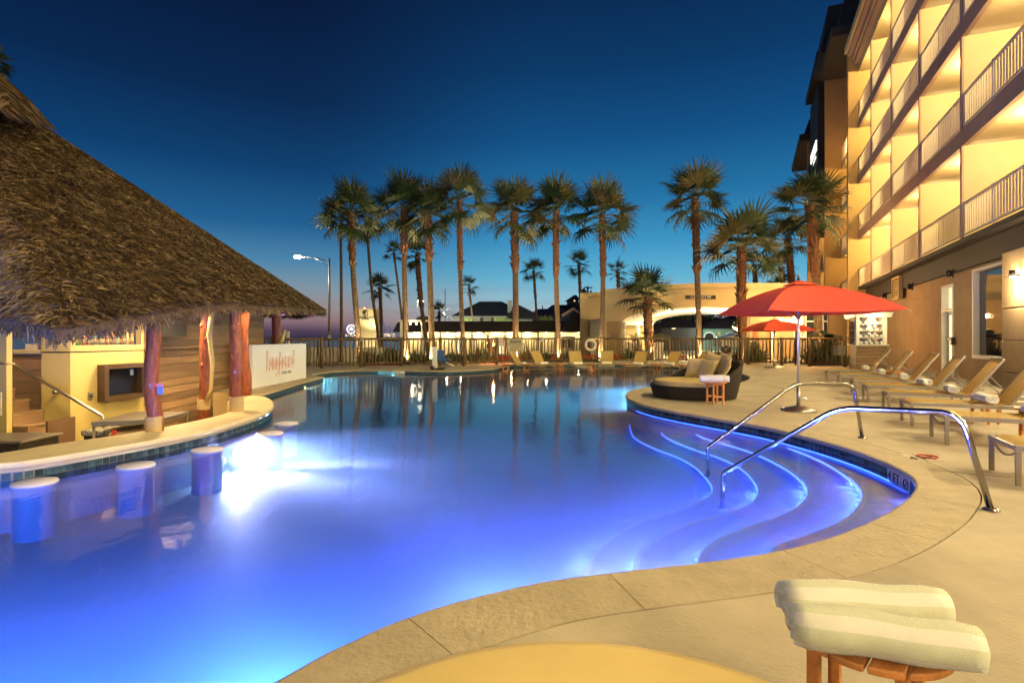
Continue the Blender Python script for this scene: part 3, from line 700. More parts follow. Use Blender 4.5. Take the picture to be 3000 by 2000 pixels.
b = MB(); b.bar(A(-40,1175,9.485), A(148,1268,9.485), .02, .20); b.bar((XX(149,9.0),9.2,PIT),(XX(149,9.0),9.2,.02),.04,.56,up=(0,1,0)); b.build('stringer', mat('brown_stringer', (.14,.08,.04), .6), stt)
hr = thing('stair_rail', 'round steel handrail sloping down over the stairs on the yellow wall', 'handrail', tuple(A(150,1140,9.3)))
b = MB(); b.tube([A(-20,1069,9.35), A(20,1067,9.35), A(40,1067,9.35), A(48,1072,9.35), A(300,1218,9.2), A(303,1226,9.2), A(302,1285,9.2)], .026, 10); b.build('rail', M['brushed'], hr)
b = MB(); p = A(157,1148,9.35); b.tube([p, p+Vector((0,.1,0))], .035, 12); b.build('bracket', M['brushed'], hr)
# prep table
tb_ = thing('prep_table', 'stainless steel work table in the bar behind the front log post', 'table', (-6.3,9.2,PIT))
C4 = [A(266,1233,8.6), A(472,1229,8.95), A(553,1206,9.85), A(400,1206,9.85)]
b = MB(); b.prism([(p.x,p.y) for p in C4], .02, .06); b.prism([(p.x+(.02 if i in (0,3) else -.02),p.y) for i, p in enumerate(C4)], -.02, .02); b.build('tabletop', M['brushed'], tb_, bevel=.006)
for p in C4:
    b = MB(); q = p.lerp(sum(C4, Vector())/4, .05); b.tube([(q.x,q.y,PIT),(q.x,q.y,.02)], .022, 8); b.build('leg', M['alu'], tb_)
tc_ = thing('trash_bin', 'black bin with clear liner under the steel work table', 'bin', (-6.75,9.25,PIT))
b = MB(); b.prism([(-7.1,8.95),(-6.55,8.95),(-6.5,9.45),(-7.1,9.45)], PIT, -.17); b.build('body', M['dark'], tc_, bevel=.02)
b = MB(); b.prism([(-7.13,8.92),(-6.52,8.92),(-6.47,9.48),(-7.13,9.48)], -.23, -.13); b.build('liner', mat('clear_liner', (.35,.34,.3), .25, bump=1, bscale=20, bdist=.05), tc_, bevel=.03)
cb = thing('carton', 'open cardboard carton with red print behind the counter', 'box', (-5.9,8.9,PIT))
p = A(318,1262,8.55); q = A(415,1250,9.1)
b = MB(); b.prism([(p.x,p.y),(q.x,q.y),(q.x-.3,q.y+.5),(p.x-.3,p.y+.5)], -.6, -.13); b.build('carton_body', mat('cardboard', (.34,.21,.10), .8, var=.1, vscale=5), cb)
b = MB(); b.bar(p.lerp(q,.08)+Vector((.005,-.005,-.05)), p.lerp(q,.22)+Vector((.005,-.005,-.05)), .004, .12); b.build('red_print', M['redkerb'], cb)
bx = thing('ice_chest', 'dark steel-topped chest at the lower left behind the counter', 'chest', (-7.5,7.3,PIT))
b = MB(); b.box(-8.6, XX(64,7.35), 7.3, 7.95, PIT, -.03); b.build('cabinet', M['dark'], bx); b = MB(); b.box(-8.62, XX(66,7.3), 7.28, 7.97, -.03, 0.005); b.build('lid', M['brushed'], bx, bevel=.008)

EV = [(-260,905,7.2),(-120,920,6.3),(0,928,5.9),(90,950,5.75),(165,972,5.7),(250,955,6.0),(340,942,6.5),(430,928,7.0),(510,914,7.7),(600,898,8.6),(690,892,9.6),(770,898,11.0),(840,902,13.2),(905,906,15.6),(952,910,18.3),(945,908,20.3),(880,924,22.5),(760,920,24.5),(560,915,26)]
ev = [A(*e) for e in EV]+[Vector((-21,26,2.1)),Vector((-24,18,2.0)),Vector((-23,9,1.9)),Vector((-16,6.2,1.8))]
apex = A(-150,195,13.5)
# log posts
def roof_z(x, y):
    best = None
    for i in range(len(ev)):
        a, b_, q = ev[i], ev[(i+1)%len(ev)], apex
        d = (b_.y-q.y)*(a.x-q.x)+(q.x-b_.x)*(a.y-q.y)
        if abs(d) < 1e-6: continue
        u = ((b_.y-q.y)*(x-q.x)+(q.x-b_.x)*(y-q.y))/d; v = ((q.y-a.y)*(x-q.x)+(a.x-q.x)*(y-q.y))/d
        if u >= 0 and v >= 0 and u+v <= 1: best = a.z*u+b_.z*v+q.z*(1-u-v)
    return best
def log_post(base, top, r, label, rope=None, extra=False):
    t = thing('log_post', label, 'post', tuple(base), 0, 'log posts holding up the thatched roof')
    rz_ = roof_z(top[0], top[1]); print('roof over post', base, rz_)
    if rz_: top = (top[0], top[1], rz_-.08)
    m = 14; pts = []; rr = []
    for i in range(m+1):
        u = i/m; p = Vector(base).lerp(Vector(top), u); p += Vector((math.sin(u*9+base[1])*.018, math.cos(u*7)*.018, 0)); pts.append(p); rr.append(r*(1+.04*math.sin(u*23+base[0]*9)+R.uniform(-.03,.03))*(1.06-.12*u))
    b = MB(); b.tube(pts, rr, 14); b.build('trunk', M['log'], t)
    for k in range(3):
        i = R.randrange(3, m-1); a = R.uniform(2.5, 5.5); b = MB(); p = pts[i]; b.sphere(p+Vector((math.cos(a)*r*.8, math.sin(a)*r*.8, 0)), r*.42, 10, 6, 1, 1, 1.5); b.build('knot', M['log'], t)
    if rope is not None:
        for k in range(rope[2]):
            b = MB(); z = rope[0]+k*(rope[1]-rope[0])/rope[2]; c = Vector(base).lerp(Vector(top), (z-base[2])/(top[2]-base[2])); b.torus((c.x,c.y,z), r*1.09, .012, n=20, k=6); b.build('rope_turn', M['rope'], t)
    return t
p1 = G(452,1262,.06)
log_post((p1.x,p1.y,.06), (p1.x-.04,p1.y,2.2), .095, 'thick front log post on the counter with a small blue notice', (.07,.28,11))
p3 = G(693,1204,.06)
log_post((p3.x,p3.y,.06), (p3.x-.02,p3.y,2.4), .105, 'red log post on the counter beside its rounded tip', (.07,.34,12))
log_post((-6.25,10.9,PIT), (-6.12,10.9,2.5), .10, 'red log post standing down in the bar between the two counter posts', (-.03,.18,9))
log_post((-6.45,13.1,0), (-6.5,13.1,2.5), .11, 'shaded log post just left of the white sign wall', None)
log_post((-7.75,17.8,0), (-7.72,17.8,2.6), .15, 'dark red log post rising behind the right half of the sign wall', None)
# forked yellow branches
fk = thing('bare_branch', 'pale crooked branch leaning beside the sunken log post', 'branch', (-5.95,10.8,.1))
b = MB(); b.tube([A(604,1172,10.7),A(618,1140,10.7),A(622,1060,10.7),A(613,980,10.7),A(623,900,10.8)], [.02,.035,.04,.05,.05], 8); b.build('branch', M['yellow'], fk)
fk = thing('bare_branch', 'pale curved branch rising behind the right end of the sign wall top', 'branch', (-6.95,17.5,1))
b = MB(); b.tube([A(812,1010,17.5),A(826,995,17.5),A(835,965,17.5)], [.06,.08,.04], 8); b.build('branch', M['yellow'], fk)
nt_ = thing('notice', 'small blue and pink paper notice fixed to the front log post', 'sign', (p1.x,p1.y-.14,.7))
b = MB(); b.box(XX(455,7.75),XX(478,7.75),7.74,7.76,ZZ(1155,7.75),ZZ(1123,7.75)); b.build('sheet', mat('blue_paper', (.15,.28,.75), .5), nt_)
b = MB(); b.box(XX(455,7.74),XX(478,7.74),7.728,7.738,ZZ(1133,7.74),ZZ(1123,7.74)); b.build('heading', mat('pink_paper', (.7,.25,.35), .5), nt_)
for k in range(2):
    b = MB(); z = ZZ(1163+50*k,7.8); b.box(XX(461,7.8),XX(470,7.8),7.79,7.82,z-.012,z+.012); b.build('strap', M['dark'], nt_)
tv = thing('television', 'flat television hung under the eave above the plank wall', 'television', (-7.3,11.2,1.55))
b = MB(); b.box(XX(464,11.1),XX(478,11.1),11.1,11.9,1.42,1.8); b.build('housing', M['dark'], tv); b = MB(); b.box(XX(427,11.0),XX(434,11.0),11.0,11.03,1.50,1.72); b.build('screen', glow('screen_glow', (.55,.6,1), 1.6), tv)
# warm lamps inside the bar and the purple ones under the eave
def ceiling_spot(p, power, col, label, r=.3, spot=2.6, d=(0,0,-1)):
    t = thing('bar_lamp', label, 'lamp', tuple(p), 0, 'lamps under the thatched roof'); p = Vector(p)
    b = MB(); b.tube([p+Vector((0,0,.12)), p+Vector((0,0,.01))], .05, 12); b.build('housing', M['dark'], t)
    b = MB(); b.tube([p+Vector((0,0,.01)), p], .04, 12); b.build('bulb', glow('lamp_face', col, 2), t)
    lamp(p-Vector((0,0,.04)), power, col, r, 'SPOT', t, d, spot, .6); return t
WM = (1,.66,.30)
ceiling_spot((-6.4,8.4,1.85), 58, WM, 'warm lamp under the thatch over the front of the bar', d=(-.5,.35,-1))
ceiling_spot((-6.6,10.6,2.2), 95, WM, 'warm lamp under the thatch over the sunken log post')
ceiling_spot((-8.1,10.6,1.95), 8, (1,.6,.3), 'small lamp over the bottle shelf', spot=2.9)
ceiling_spot((-9.4,9.7,2.3), 16, WM, 'warm lamp under the thatch over the stairs', d=(.1,-.3,-1))
ceiling_spot((-6.2,12.8,2.3), 45, WM, 'warm lamp under the thatch near the white sign wall', d=(.1,.3,-1))
ceiling_spot((-5.9,9.6,1.92), 7, (.8,.35,1), 'purple lamp under the eave between the counter posts', spot=3.1, d=(-.3,.2,.4))
ceiling_spot((-6.6,15.6,2.05), 16, (.8,.3,1), 'purple lamp under the far end of the eave', spot=3.1, d=(.1,.2,.5))

# thatched roof
tr_ = thing('thatched_roof', 'huge brown palm-thatched roof over the pool bar with drooping eaves', 'roof', (-12,13,1.4))
rows = 10; ne = len(ev)
def roofp(i, v, drop=0):                # v: 0 at the eave, 1 at the apex
    e = ev[i % ne]; p = e.lerp(apex, v); p.z += .30*math.sin(PI*min(1,v*1.0))*0.0 - drop; return p
b = MB(); b.smooth = True
vv = [roofp(i, v/rows) for v in range(rows+1) for i in range(ne)]
b.add(vv, [(v*ne+i, v*ne+(i+1)%ne, (v+1)*ne+(i+1)%ne, (v+1)*ne+i) for v in range(rows) for i in range(ne)])
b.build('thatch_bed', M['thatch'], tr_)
b = MB(); vv = [roofp(i, v/rows, .22 if v else .10) for v in range(rows+1) for i in range(ne)]
b.add(vv, [(v*ne+i, (v+1)*ne+i, (v+1)*ne+(i+1)%ne, v*ne+(i+1)%ne) for v in range(rows) for i in range(ne)])
for i in range(ne): b.add([roofp(i,0),roofp(i+1,0),roofp(i+1,0,.10),roofp(i,0,.10)], [(0,3,2,1)])
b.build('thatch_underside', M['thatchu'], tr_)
# straws
def straws(mb, count, tris, lenr, wr, lift, jit):
    ws = []; 
    for (a, b_, c) in tris: ws.append(((b_-a).cross(c-a)).length/2)
    pick = R.choices(range(len(tris)), ws, k=count)
    for k in pick:
        a, b_, c = tris[k]; u, v = R.random(), R.random()
        if u+v > 1: u, v = 1-u, 1-v
        p = a+(b_-a)*u+(c-a)*v
        n_ = (b_-a).cross(c-a).normalized()
        if n_.z < 0: n_ = -n_
        dwn = Vector((n_.x, n_.y, 0)); dwn = (dwn-n_*dwn.dot(n_)).normalized() if dwn.length > 1e-3 else Vector((1,0,0))
        side = n_.cross(dwn)
        an = R.gauss(0, jit)
        d = dwn*math.cos(an)+side*math.sin(an); s2 = n_.cross(d).normalized()
        Ln = R.uniform(*lenr); w = R.uniform(*wr)
        tw = R.uniform(-.9,.9); s3 = (s2*math.cos(tw)+n_*math.sin(tw))
        base = p-d*Ln*.5+n_*.005; tip = p+d*Ln*.5+n_*R.uniform(.01, lift)
        mid = (base+tip)/2+n_*(R.uniform(0,.03))
        mb.add([base-s3*w*.5, base+s3*w*.5, mid+s3*w*.55, tip+s3*w*.08, mid-s3*w*.55], [(0,1,2,3,4)])
tris = []
for i in range(1, 17):
    for v in range(rows):
        q = [roofp(i,v/rows), roofp(i+1,v/rows), roofp(i+1,(v+1)/rows), roofp(i,(v+1)/rows)]
        # skip what lies far outside the picture
        c = sum(q, Vector())/4; px = 1500+F*c.x/c.y; py = HY-F*(c.z-H)/c.y
        if px < -420 or py < -250: continue
        tris += [(q[0],q[1],q[2]),(q[0],q[2],q[3])]
sb = MB(); straws(sb, 105000, tris, (.09,.22), (.009,.021), .06, .5)
sb.build('straw', M['straw'], tr_, kind='stuff')
fb = MB()
for i in range(0, 18):
    L = (ev[i+1]-ev[i]).length; dist = ((ev[i]+ev[i+1])/2).length
    for k in range(int(L*150)):
        p = ev[i].lerp(ev[i+1], R.random()); o_ = Vector((p.x+11.5, p.y-13.5, 0)).normalized()
        p = p - o_*R.uniform(0,.16)+Vector((0,0,R.uniform(-.10,.02)))
        Ln = R.uniform(.07,.16)*(1.35 if R.random() < .12 else 1); d = (o_*R.uniform(.2,.8)+Vector((R.gauss(0,.25),R.gauss(0,.25),-R.uniform(.5,1)))).normalized()
        s_ = d.cross(o_+Vector((R.gauss(0,.4),R.gauss(0,.4),.2))).normalized()*R.uniform(.012,.024)
        fb.add([p-s_*.5, p+s_*.5, p+d*Ln*.6+s_*.45, p+d*Ln, p+d*Ln*.6-s_*.45], [(0,1,2,3,4)])
fb.build('eave_fringe', M['straw'], tr_, kind='stuff')
# cap over the peak
cap_ev = [A(-420,330,10.5), A(-250,345,9.6), A(-120,350,9.4), A(0,330,9.8), A(70,338,10.8), A(130,352,12.6), A(100,340,15), A(-60,300,17), A(-500,280,16)]
cap_ap = A(-170,125,12.6)
b = MB(); b.smooth = True; nc = len(cap_ev)
vv = [c.lerp(cap_ap, v/4)+Vector((0,0,.25*math.sin(PI*v/4))) for v in range(5) for c in cap_ev]
b.add(vv, [(v*nc+i, v*nc+(i+1)%nc, (v+1)*nc+(i+1)%nc, (v+1)*nc+i) for v in range(4) for i in range(nc)]); b.build('ridge_cap', M['thatch'], tr_)
tris = []
for v in range(4):
    for i in range(0, 7):
        q = [vv[v*nc+i], vv[v*nc+i+1], vv[(v+1)*nc+i+1], vv[(v+1)*nc+i]]; tris += [(q[0],q[1],q[2]),(q[0],q[2],q[3])]
sb = MB(); straws(sb, 9000, tris, (.4,.9), (.014,.03), .06, .16); sb.build('cap_straw', M['straw'], tr_, kind='stuff')
bpy.data.objects['thatch_bed']['kind'] = 'thing'; del bpy.data.objects['thatch_bed']['kind']

# the white sign wall
A1, A2 = Vector((-7.12,14.75)), Vector((-7.2,18.85))
A1 = Vector((XX(740,14.75),14.75)); A2 = Vector((XX(897,18.85),18.85))
sg = thing('sign_wall', 'white wall with orange outlined Longboard lettering beside the bar', 'sign', (A1.x,A1.y,0))
dd = (A2-A1).normalized(); nn_ = Vector((dd.y,-dd.x)); L = (A2-A1).length
b = MB(); P = [A1, A2, A2-nn_*.32, A1-nn_*.32]; b.prism([(p.x,p.y) for p in P], 0, 1.2); b.build('panel', mat('sign_white', (.74,.78,.84), .5, var=.04, vscale=2), sg, bevel=.008)
P0 = Vector((A1.x,A1.y,0))+Vector((nn_.x,nn_.y,0))*.008; E = Vector((dd.x,dd.y,0))
a0 = .92
# the lettering is drawn letter by letter as thin orange outlines, tall and narrow
def stroke(mb, pts, w=.007):
    for p, q in zip(pts, pts[1:]):
        mb.bar(P0+E*p[0]+Vector((0,0,p[1])), P0+E*q[0]+Vector((0,0,q[1])), .006, w) if True else None
def ring_(mb, x0, x1, z0, z1, w=.007):
    c = .035
    stroke(mb, [(x0+c,z0),(x1-c,z0),(x1,z0+c),(x1,z1-c),(x1-c,z1),(x0+c,z1),(x0,z1-c),(x0,z0+c),(x0+c,z0)], w)
lw, lh = .215, .52; zb = .46
TH = .075
def letter(ch, x):
    mb = MB(); z0, z1 = zb, zb+.30; w = lw
    tall = zb+.50
    poly = None
    if ch == 'L': poly = [(x,zb-.02),(x,tall+.06),(x+TH,tall+.06),(x+TH,zb+TH-.02),(x+w*.8,zb+TH-.02),(x+w*.8,zb-.02),(x,zb-.02)]
    elif ch in 'o': ring_(mb, x, x+w, z0, z1+.04); ring_(mb, x+TH, x+w-TH, z0+TH, z1+.04-TH)
    elif ch == 'n': poly = [(x,z0),(x,z1+.02),(x+.03,z1+.04),(x+w-.03,z1+.04),(x+w,z1),(x+w,z0),(x+w-TH,z0),(x+w-TH,z1-.04),(x+TH,z1-.04),(x+TH,z0),(x,z0)]
    elif ch == 'g':
        ring_(mb, x+TH, x+w-TH, z0+TH, z1+.04-TH); poly = [(x,z0),(x,z1+.01),(x+.03,z1+.04),(x+w,z1+.04),(x+w,z0-.18),(x+w-.03,z0-.21),(x,z0-.21),(x,z0-.13),(x+w-TH,z0-.13),(x+w-TH,z0),(x,z0)]
    elif ch == 'b': ring_(mb, x+TH, x+w-TH, z0+TH, z1+.04-TH); poly = [(x,z0),(x,tall),(x+TH,tall),(x+TH,z1+.04),(x+w-.03,z1+.04),(x+w,z1+.01),(x+w,z0+.03),(x+w-.03,z0),(x,z0)]
    elif ch == 'a': ring_(mb, x+TH, x+w-TH, z0+.05, z0+.13); poly = [(x+.02,z0),(x,z0+.03),(x,z0+.18),(x+w-TH,z0+.18),(x+w-TH,z1-.02),(x,z1-.02),(x,z1+.04),(x+w,z1+.04),(x+w,z0),(x+.02,z0)]
    elif ch == 'r': poly = [(x,z0),(x,z1+.04),(x+w*.75,z1+.04),(x+w*.75,z1-.04),(x+TH,z1-.04),(x+TH,z0),(x,z0)]
    elif ch == 'd': ring_(mb, x+TH, x+w-TH, z0+TH, z1+.04-TH); poly = [(x+w,z0),(x+w,tall+.03),(x+w-TH,tall+.03),(x+w-TH,z1+.04),(x+.03,z1+.04),(x,z1+.01),(x,z0+.03),(x+.03,z0),(x+w,z0)]
    if poly: stroke(mb, poly)
    mb.build('letter', M['orangetxt'], sg)
x = a0-.05
for ch in 'Longboard':
    letter(ch, x); x += (lw+.03)*(1 if ch not in 'Lr' else .82)
text('lettering', 'POOL BAR', .125, P0+E*(x-1.0)+Vector((0,0,.27)), E, M['black'], sg, space=1.35)
# ------------------------------------------------------------------ the hotel
def FD(u, D, z): return (.403*u+.915*D, .915*u-.403*D, z)
def fb_(mb, u0, u1, D0, D1, z0, z1):
    return mb.prism([FD(u0,D0,0)[:2], FD(u1,D0,0)[:2], FD(u1,D1,0)[:2], FD(u0,D1,0)[:2]], z0, z1)
ho = thing('hotel_building', 'five storey cream hotel with lit balconies along the right side', 'hotel', FD(20,8,0))
LV = [4.57, 8.06, 11.55, 15.04]; TOP = 18.53; DF = 6.2; DB = 8.35
UC = [21.64+4.73*k for k in range(-6, 4)]+[39.7]
GW = 6.75
# openings of the ground wall: window, door
wu0, wu1, wz0, wz1 = 19.96, 22.4, .85, 3.62
du0, du1, dz1 = 24.3, 25.6, 3.36
def gwall(mb, u0, u1, z0, z1, D=GW): fb_(mb, u0, u1, D, D+.3, z0, z1)
b = MB()
# masonry courses one by one with recessed grooves
cz = [0, .62, 1.45, 2.28, 3.11, 3.94]
for k in range(len(cz)-1):
    z0, z1 = cz[k]+(.012 if k else 0), cz[k+1]-.012
    spans = [(-9, wu0), (wu0, wu1), (wu1, du0), (du0, du1), (du1, 46)]
    for si, (a, c) in enumerate(spans):
        parts = [(z0, z1)]
        if si == 1: parts = [(z0, min(z1, wz0)), (max(z0, wz1), z1)]
        if si == 3: parts = [(max(z0, dz1), z1)]
        for p, q in parts:
            if q-p > .02:
                m = MB(); gwall(m, a, c, p, q); m.build('wall_course', M['stuccob'], ho)
for a, c in ((-9, wu0), (wu1, du0), (du1, 46)):
    b = MB(); fb_(b, a, c, GW+.03, GW+.28, 0, 4.4); b.build('wall_core', M['stuccob'], ho)
b = MB(); fb_(b, wu0, wu1, GW+.03, GW+.28, 0, wz0); fb_(b, wu0, wu1, GW+.03, GW+.28, wz1, 4.4); fb_(b, du0, du1, GW+.03, GW+.28, dz1, 4.4); b.build('wall_core', M['stuccob'], ho)
b = MB(); fb_(b, -9, 39.9, 6.6, 8.2, 3.72, LV[0]); b.build('dark_band', M['band'], ho)
# pilasters
for u in (-2.7, 2.0, 6.8, 11.5, 16.2):
    for k in range(5):
        z0, z1 = [0, .47, 1.33, 2.19, 3.05][k], [.45, 1.31, 2.17, 3.03, 3.715][k]
        m = MB(); fb_(m, u, u+2.9 if u == 16.2 else u+1.6, 6.35, 6.75, z0, z1); m.build('pilaster_block', M['stuccob'], ho, bevel=.02)
    m = MB(); fb_(m, u+.03, (u+2.9 if u == 16.2 else u+1.6)-.03, 6.38, 6.75, 0, 3.7); m.build('pilaster_core', M['stuccob'], ho)
# window
wf = MB()
for a, c, z0, z1 in ((wu0,wu1,wz0-.12,wz0),(wu0,wu1,wz1-.09,wz1),(wu0,wu0+.1,wz0,wz1-.09),(wu1-.1,wu1,wz0,wz1-.09)): fb_(wf, a, c, 6.68, 6.95, z0, z1)
win = wf.build('window', M['white'], ho)
g_ = MB(); fb_(g_, wu0+.1, wu1-.1, 6.85, 6.87, wz0, wz1-.09); g_.build('pane', M['glassd'], win)
# door
df = MB()
for a, c, z0, z1 in ((du0,du0+.09,0,dz1),(du1-.09,du1,0,dz1),(du0+.09,du1-.09,dz1-.09,dz1),(du0+.09,du1-.09,2.38,2.47)): fb_(df, a, c, 6.70, 7.0, z0, z1)
dr = df.build('door', M['white'], ho)
M['litroom'] = glow('lit_interior', (1,.82,.40), 1.5)
g_ = MB(); fb_(g_, du0+.09, du1-.09, 6.92, 6.94, 2.47, dz1-.09); g_.build('transom_pane', M['litroom'], dr)
g_ = MB(); fb_(g_, du0+.22, du1-.22, 6.90, 6.92, .25, 2.25); g_.build('pane', M['litroom'], dr)
g_ = MB()
for a, c, z0, z1 in ((du0+.09,du0+.22,0,2.38),(du1-.22,du1-.09,0,2.38),(du0+.22,du1-.22,2.25,2.38),(du0+.22,du1-.22,0,.25)): fb_(g_, a, c, 6.88, 6.93, z0, z1)
g_.build('door_leaf', M['white'], dr)
g_ = MB(); fb_(g_, du0+.12, du1-.2, 6.80, 6.86, 1.30, 1.40); g_.build('push_bar', M['alu'], dr)
lk = MB(); fb_(lk, du0-.16, du0-.02, 6.62, 6.74, 1.15, 1.42); lk.build('keypad', M['dark'], ho)
# louvre vent
vf = MB()
for a, c, z0, z1 in ((30.9,32.3,4.25,4.35),(30.9,32.3,3.25,3.35),(30.9,31.0,3.35,4.25),(32.2,32.3,3.35,4.25)): fb_(vf, a, c, 6.45, 6.62, z0, z1)
vt = vf.build('louvre_vent', M['cushion'], ho)
for k in range(7):
    s_ = MB(); fb_(s_, 31.0, 32.2, 6.50, 6.58, 3.40+.12*k, 3.46+.12*k); s_.build('slat', M['cushion'], vt)
vb_ = MB(); fb_(vb_, 31.0, 32.2, 6.585, 6.6, 3.35, 4.25); vb_.build('backing', M['dark'], vt)
# floors, partitions, back wall
for i, z in enumerate(LV):
    if i:
        b = MB(); fb_(b, -9, 39.7, DF, DF+.14, z-.54, z); b.build('slab_fascia', M['fascia'], ho)
        b = MB(); fb_(b, -9, 39.7, DF+.14, DB, z-.50, z); b.build('balcony_slab', M['stucco'], ho)
    else:
        b = MB(); fb_(b, -9, 39.7, DF+.1, DB, z, z+.03); b.build('balcony_slab', M['stucco'], ho)
        b = MB(); fb_(b, -9, 39.7, DF, 6.6, z-.16, z); b.build('slab_edge', M['band'], ho)
b = MB(); fb_(b, -9, 39.7, DF, DB+4, TOP-.5, TOP); b.build('roof_slab', M['stucco'], ho)
b = MB(); fb_(b, -9, 45, DB, DB+.3, 4.5, TOP-.5); b.build('back_wall', M['stucco'], ho)
for u in UC[:-1]:
    for i, z in enumerate(LV):
        t1 = (LV[i+1]-.54 if i < 3 else TOP-.5)
        b = MB(); fb_(b, u, u+.13, DF+.05, DB, z+.001, t1-.001); b.build('partition', M['stucco'], ho)
        b = MB(); fb_(b, u-.01, u+.14, DF-.005, DF+.05, z+.001, t1-.001); b.build('partition_edge', M['fascia'], ho)
# cornice
for dz, dD, h in ((0,.25,.22),(.22,.38,.30),(.52,.6,.18),(.70,.75,.4)):
    b = MB(); fb_(b, -9, 39.7, DF-dD, DF+3, TOP+dz+.001, TOP+dz+h); b.build('cornice', M['fascia'] if dz < .7 else M['stucco'], ho)
# railings
near_ok = {(k, i) for k in (4, 5) for i in range(4)}
bal = MB(); fb_(bal, -.014, .014, DF+.045, DF+.075, .14, 1.08)
cnt = 0
bal_v = [(-.018,-.014),(.018,-.014),(.018,.014),(-.018,.014)]
bm_ = MB(); bm_.prism(bal_v, .14, 1.08); bal_me = bm_.mesh('baluster', M['rail'])
ang = math.atan2(.915, .403)
for k in range(len(UC)-1):
    u0, u1 = UC[k]+.15, UC[k+1]-.02
    for i, z in enumerate(LV):
        r = MB(); fb_(r, u0, u1, DF+.03, DF+.09, z+1.08, z+1.14); fb_(r, u0, u1, DF+.04, DF+.08, z+.09, z+.14)
        for up in (u0+.04, (u0+u1)/2, u1-.04): fb_(r, up-.035, up+.035, DF+.025, DF+.095, z+.03, z+1.17)
        rl = r.build('railing', M['rail'], ho)
        nb_ = int((u1-u0)/.185); st = MB()
        for q in range(nb_):
            uu = u0+.1+(u1-u0-.2)*q/(nb_-1)
            if (k, i) in near_ok:
                o = link('baluster', bal_me, rl); p = FD(uu, DF+.06, 0); o.matrix_basis = Matrix.Translation((p[0],p[1],z)) @ Matrix.Rotation(ang, 4, 'Z'); cnt += 1
            else: fb_(st, uu-.018, uu+.018, DF+.045, DF+.075, z+.14, z+1.08)
        if st.v: st.build('balusters', M['rail'], rl, kind='stuff')
# balcony ceiling lamps
HL = (1,.77,.34)
for k in range(len(UC)-1):
    for i, z in enumerate(LV):
        t1 = (LV[i+1]-.54 if i < 3 else TOP-.5); uc = UC[k]+(UC[k+1]-UC[k])*.42; p = Vector(FD(uc, 7.35, t1-.03))
        b = MB(); b.lathe([(.10,.0),(.13,.012),(.13,.028)], p, 14); o = b.build('ceiling_lamp', M['lampw'], ho)
        lamp(p-Vector((0,0,.14)), 140, HL, .12, 'POINT', ho)
# sliding doors at the backs of the near balconies
for k in (3,4,5,6,7):
    for i, z in enumerate(LV):
        b = MB(); fb_(b, UC[k]+2.6, UC[k]+4.2, DB-.05, DB-.005, z+.05, z+2.3); o = b.build('balcony_door', M['white'], ho)
        g_ = MB(); fb_(g_, UC[k]+2.7, UC[k]+4.1, DB-.06, DB-.05, z+.15, z+2.2); g_.build('pane', M['glassd'], o)
# stepped end walls with balcony returns between them
M['orangew'] = M['stucco']
def endwall(u, Dn, ztop, th=.5):
    b = MB(); fb_(b, u, u+th, Dn, 11, 0, ztop); b.build('end_wall', M['gold'], ho)
endwall(39.7, 5.65, 20.7)
endwall(49, 5.41, 22.6)
endwall(58, 4.96, 20.3)
for (ua, ub, dn, zt) in ((40.2, 49, 6.5, 20.5), (49.5, 58, 6.2, 20.2), (58.5, 68, 5.75, 19.5)):
    b = MB(); fb_(b, ua, ub, dn+1.6, dn+1.9, 0, zt); b.build('back_wall', M['gold'], ho)
    for i, z in enumerate(LV):
        b = MB(); fb_(b, ua, ub, dn, dn+1.6, z-.5, z); b.build('balcony_slab', M['stucco'], ho)
        r = MB(); fb_(r, ua, ub, dn+.03, dn+.09, z+1.08, z+1.14); q = ua+.1
        while q < ub: fb_(r, q-.02, q+.02, dn+.04, dn+.08, z, z+1.08); q += .16
        r.build('railing', M['rail'], ho)
        p = Vector(FD(ua+6.2, dn+.9, z-.55)); b = MB(); b.lathe([(.13,.0),(.13,.03)], p, 12); b.build('ceiling_lamp', M['lampw'], ho)
        lamp(p-Vector((0,0,.1)), 70, (1,.62,.22), .1, 'POINT', ho)
    p = Vector(FD(ub-2.8, dn-.2, TOP-3)); lamp(p, 30, (1,.55,.2), .1, 'POINT', ho)
for (u, D0, z, w) in ((39.7,5.0,0,.8),):
    pass
# mansards
def mans(u0, u1, D0, z0, z1, D1=11):
    b = MB(); P = [FD(u0-.3,D0-.35,0)[:2], FD(u1,D0-.35,0)[:2], FD(u1,D1,0)[:2], FD(u0-.3,D1,0)[:2]]; b.prism(P, z0, z0+.55)
    P2 = [FD(u0,D0,0), FD(u1,D0,0), FD(u1,D1,0), FD(u0,D1,0)]; P3 = [FD(u0+.5,D0+.5,0), FD(u1-.2,D0+.5,0), FD(u1-.2,D1,0), FD(u0+.5,D1,0)]
    b.add([(p[0],p[1],z0+.55) for p in P2]+[(p[0],p[1],z1) for p in P3], [(0,1,5,4),(1,2,6,5),(2,3,7,6),(3,0,4,7),(4,5,6,7)]); b.build('mansard', M['mansard'], ho)
mans(39.7, 46, 5.05, 20.4, 23.2); mans(46.5, 55, 4.9, 22.2, 26.4); mans(57.6, 68, 4.6, 19.9, 22.0)
mans(44, 48, 4.9, 21.4, 24.0)
b = MB(); fb_(b, 50.2, 56.5, 5.05, 6.2, 10.5, 22.3); b.build('sign_bay', M['mansard'], ho)
e = Vector(FD(0,0,0))-Vector(FD(1,0,0)); o0 = Vector(FD(55.2, 5.0, 16.9))
text('lettering', 'DOUBLETREE', 1.15, o0, e, glow('white_letters', (1,.97,.9), 1.6), ho, sx=.62, ext=.05)
text('lettering', 'BY HILTON', .5, o0+e*2.1-Vector((0,0,.75)), e, bpy.data.materials['white_letters'], ho, sx=.7, ext=.03)
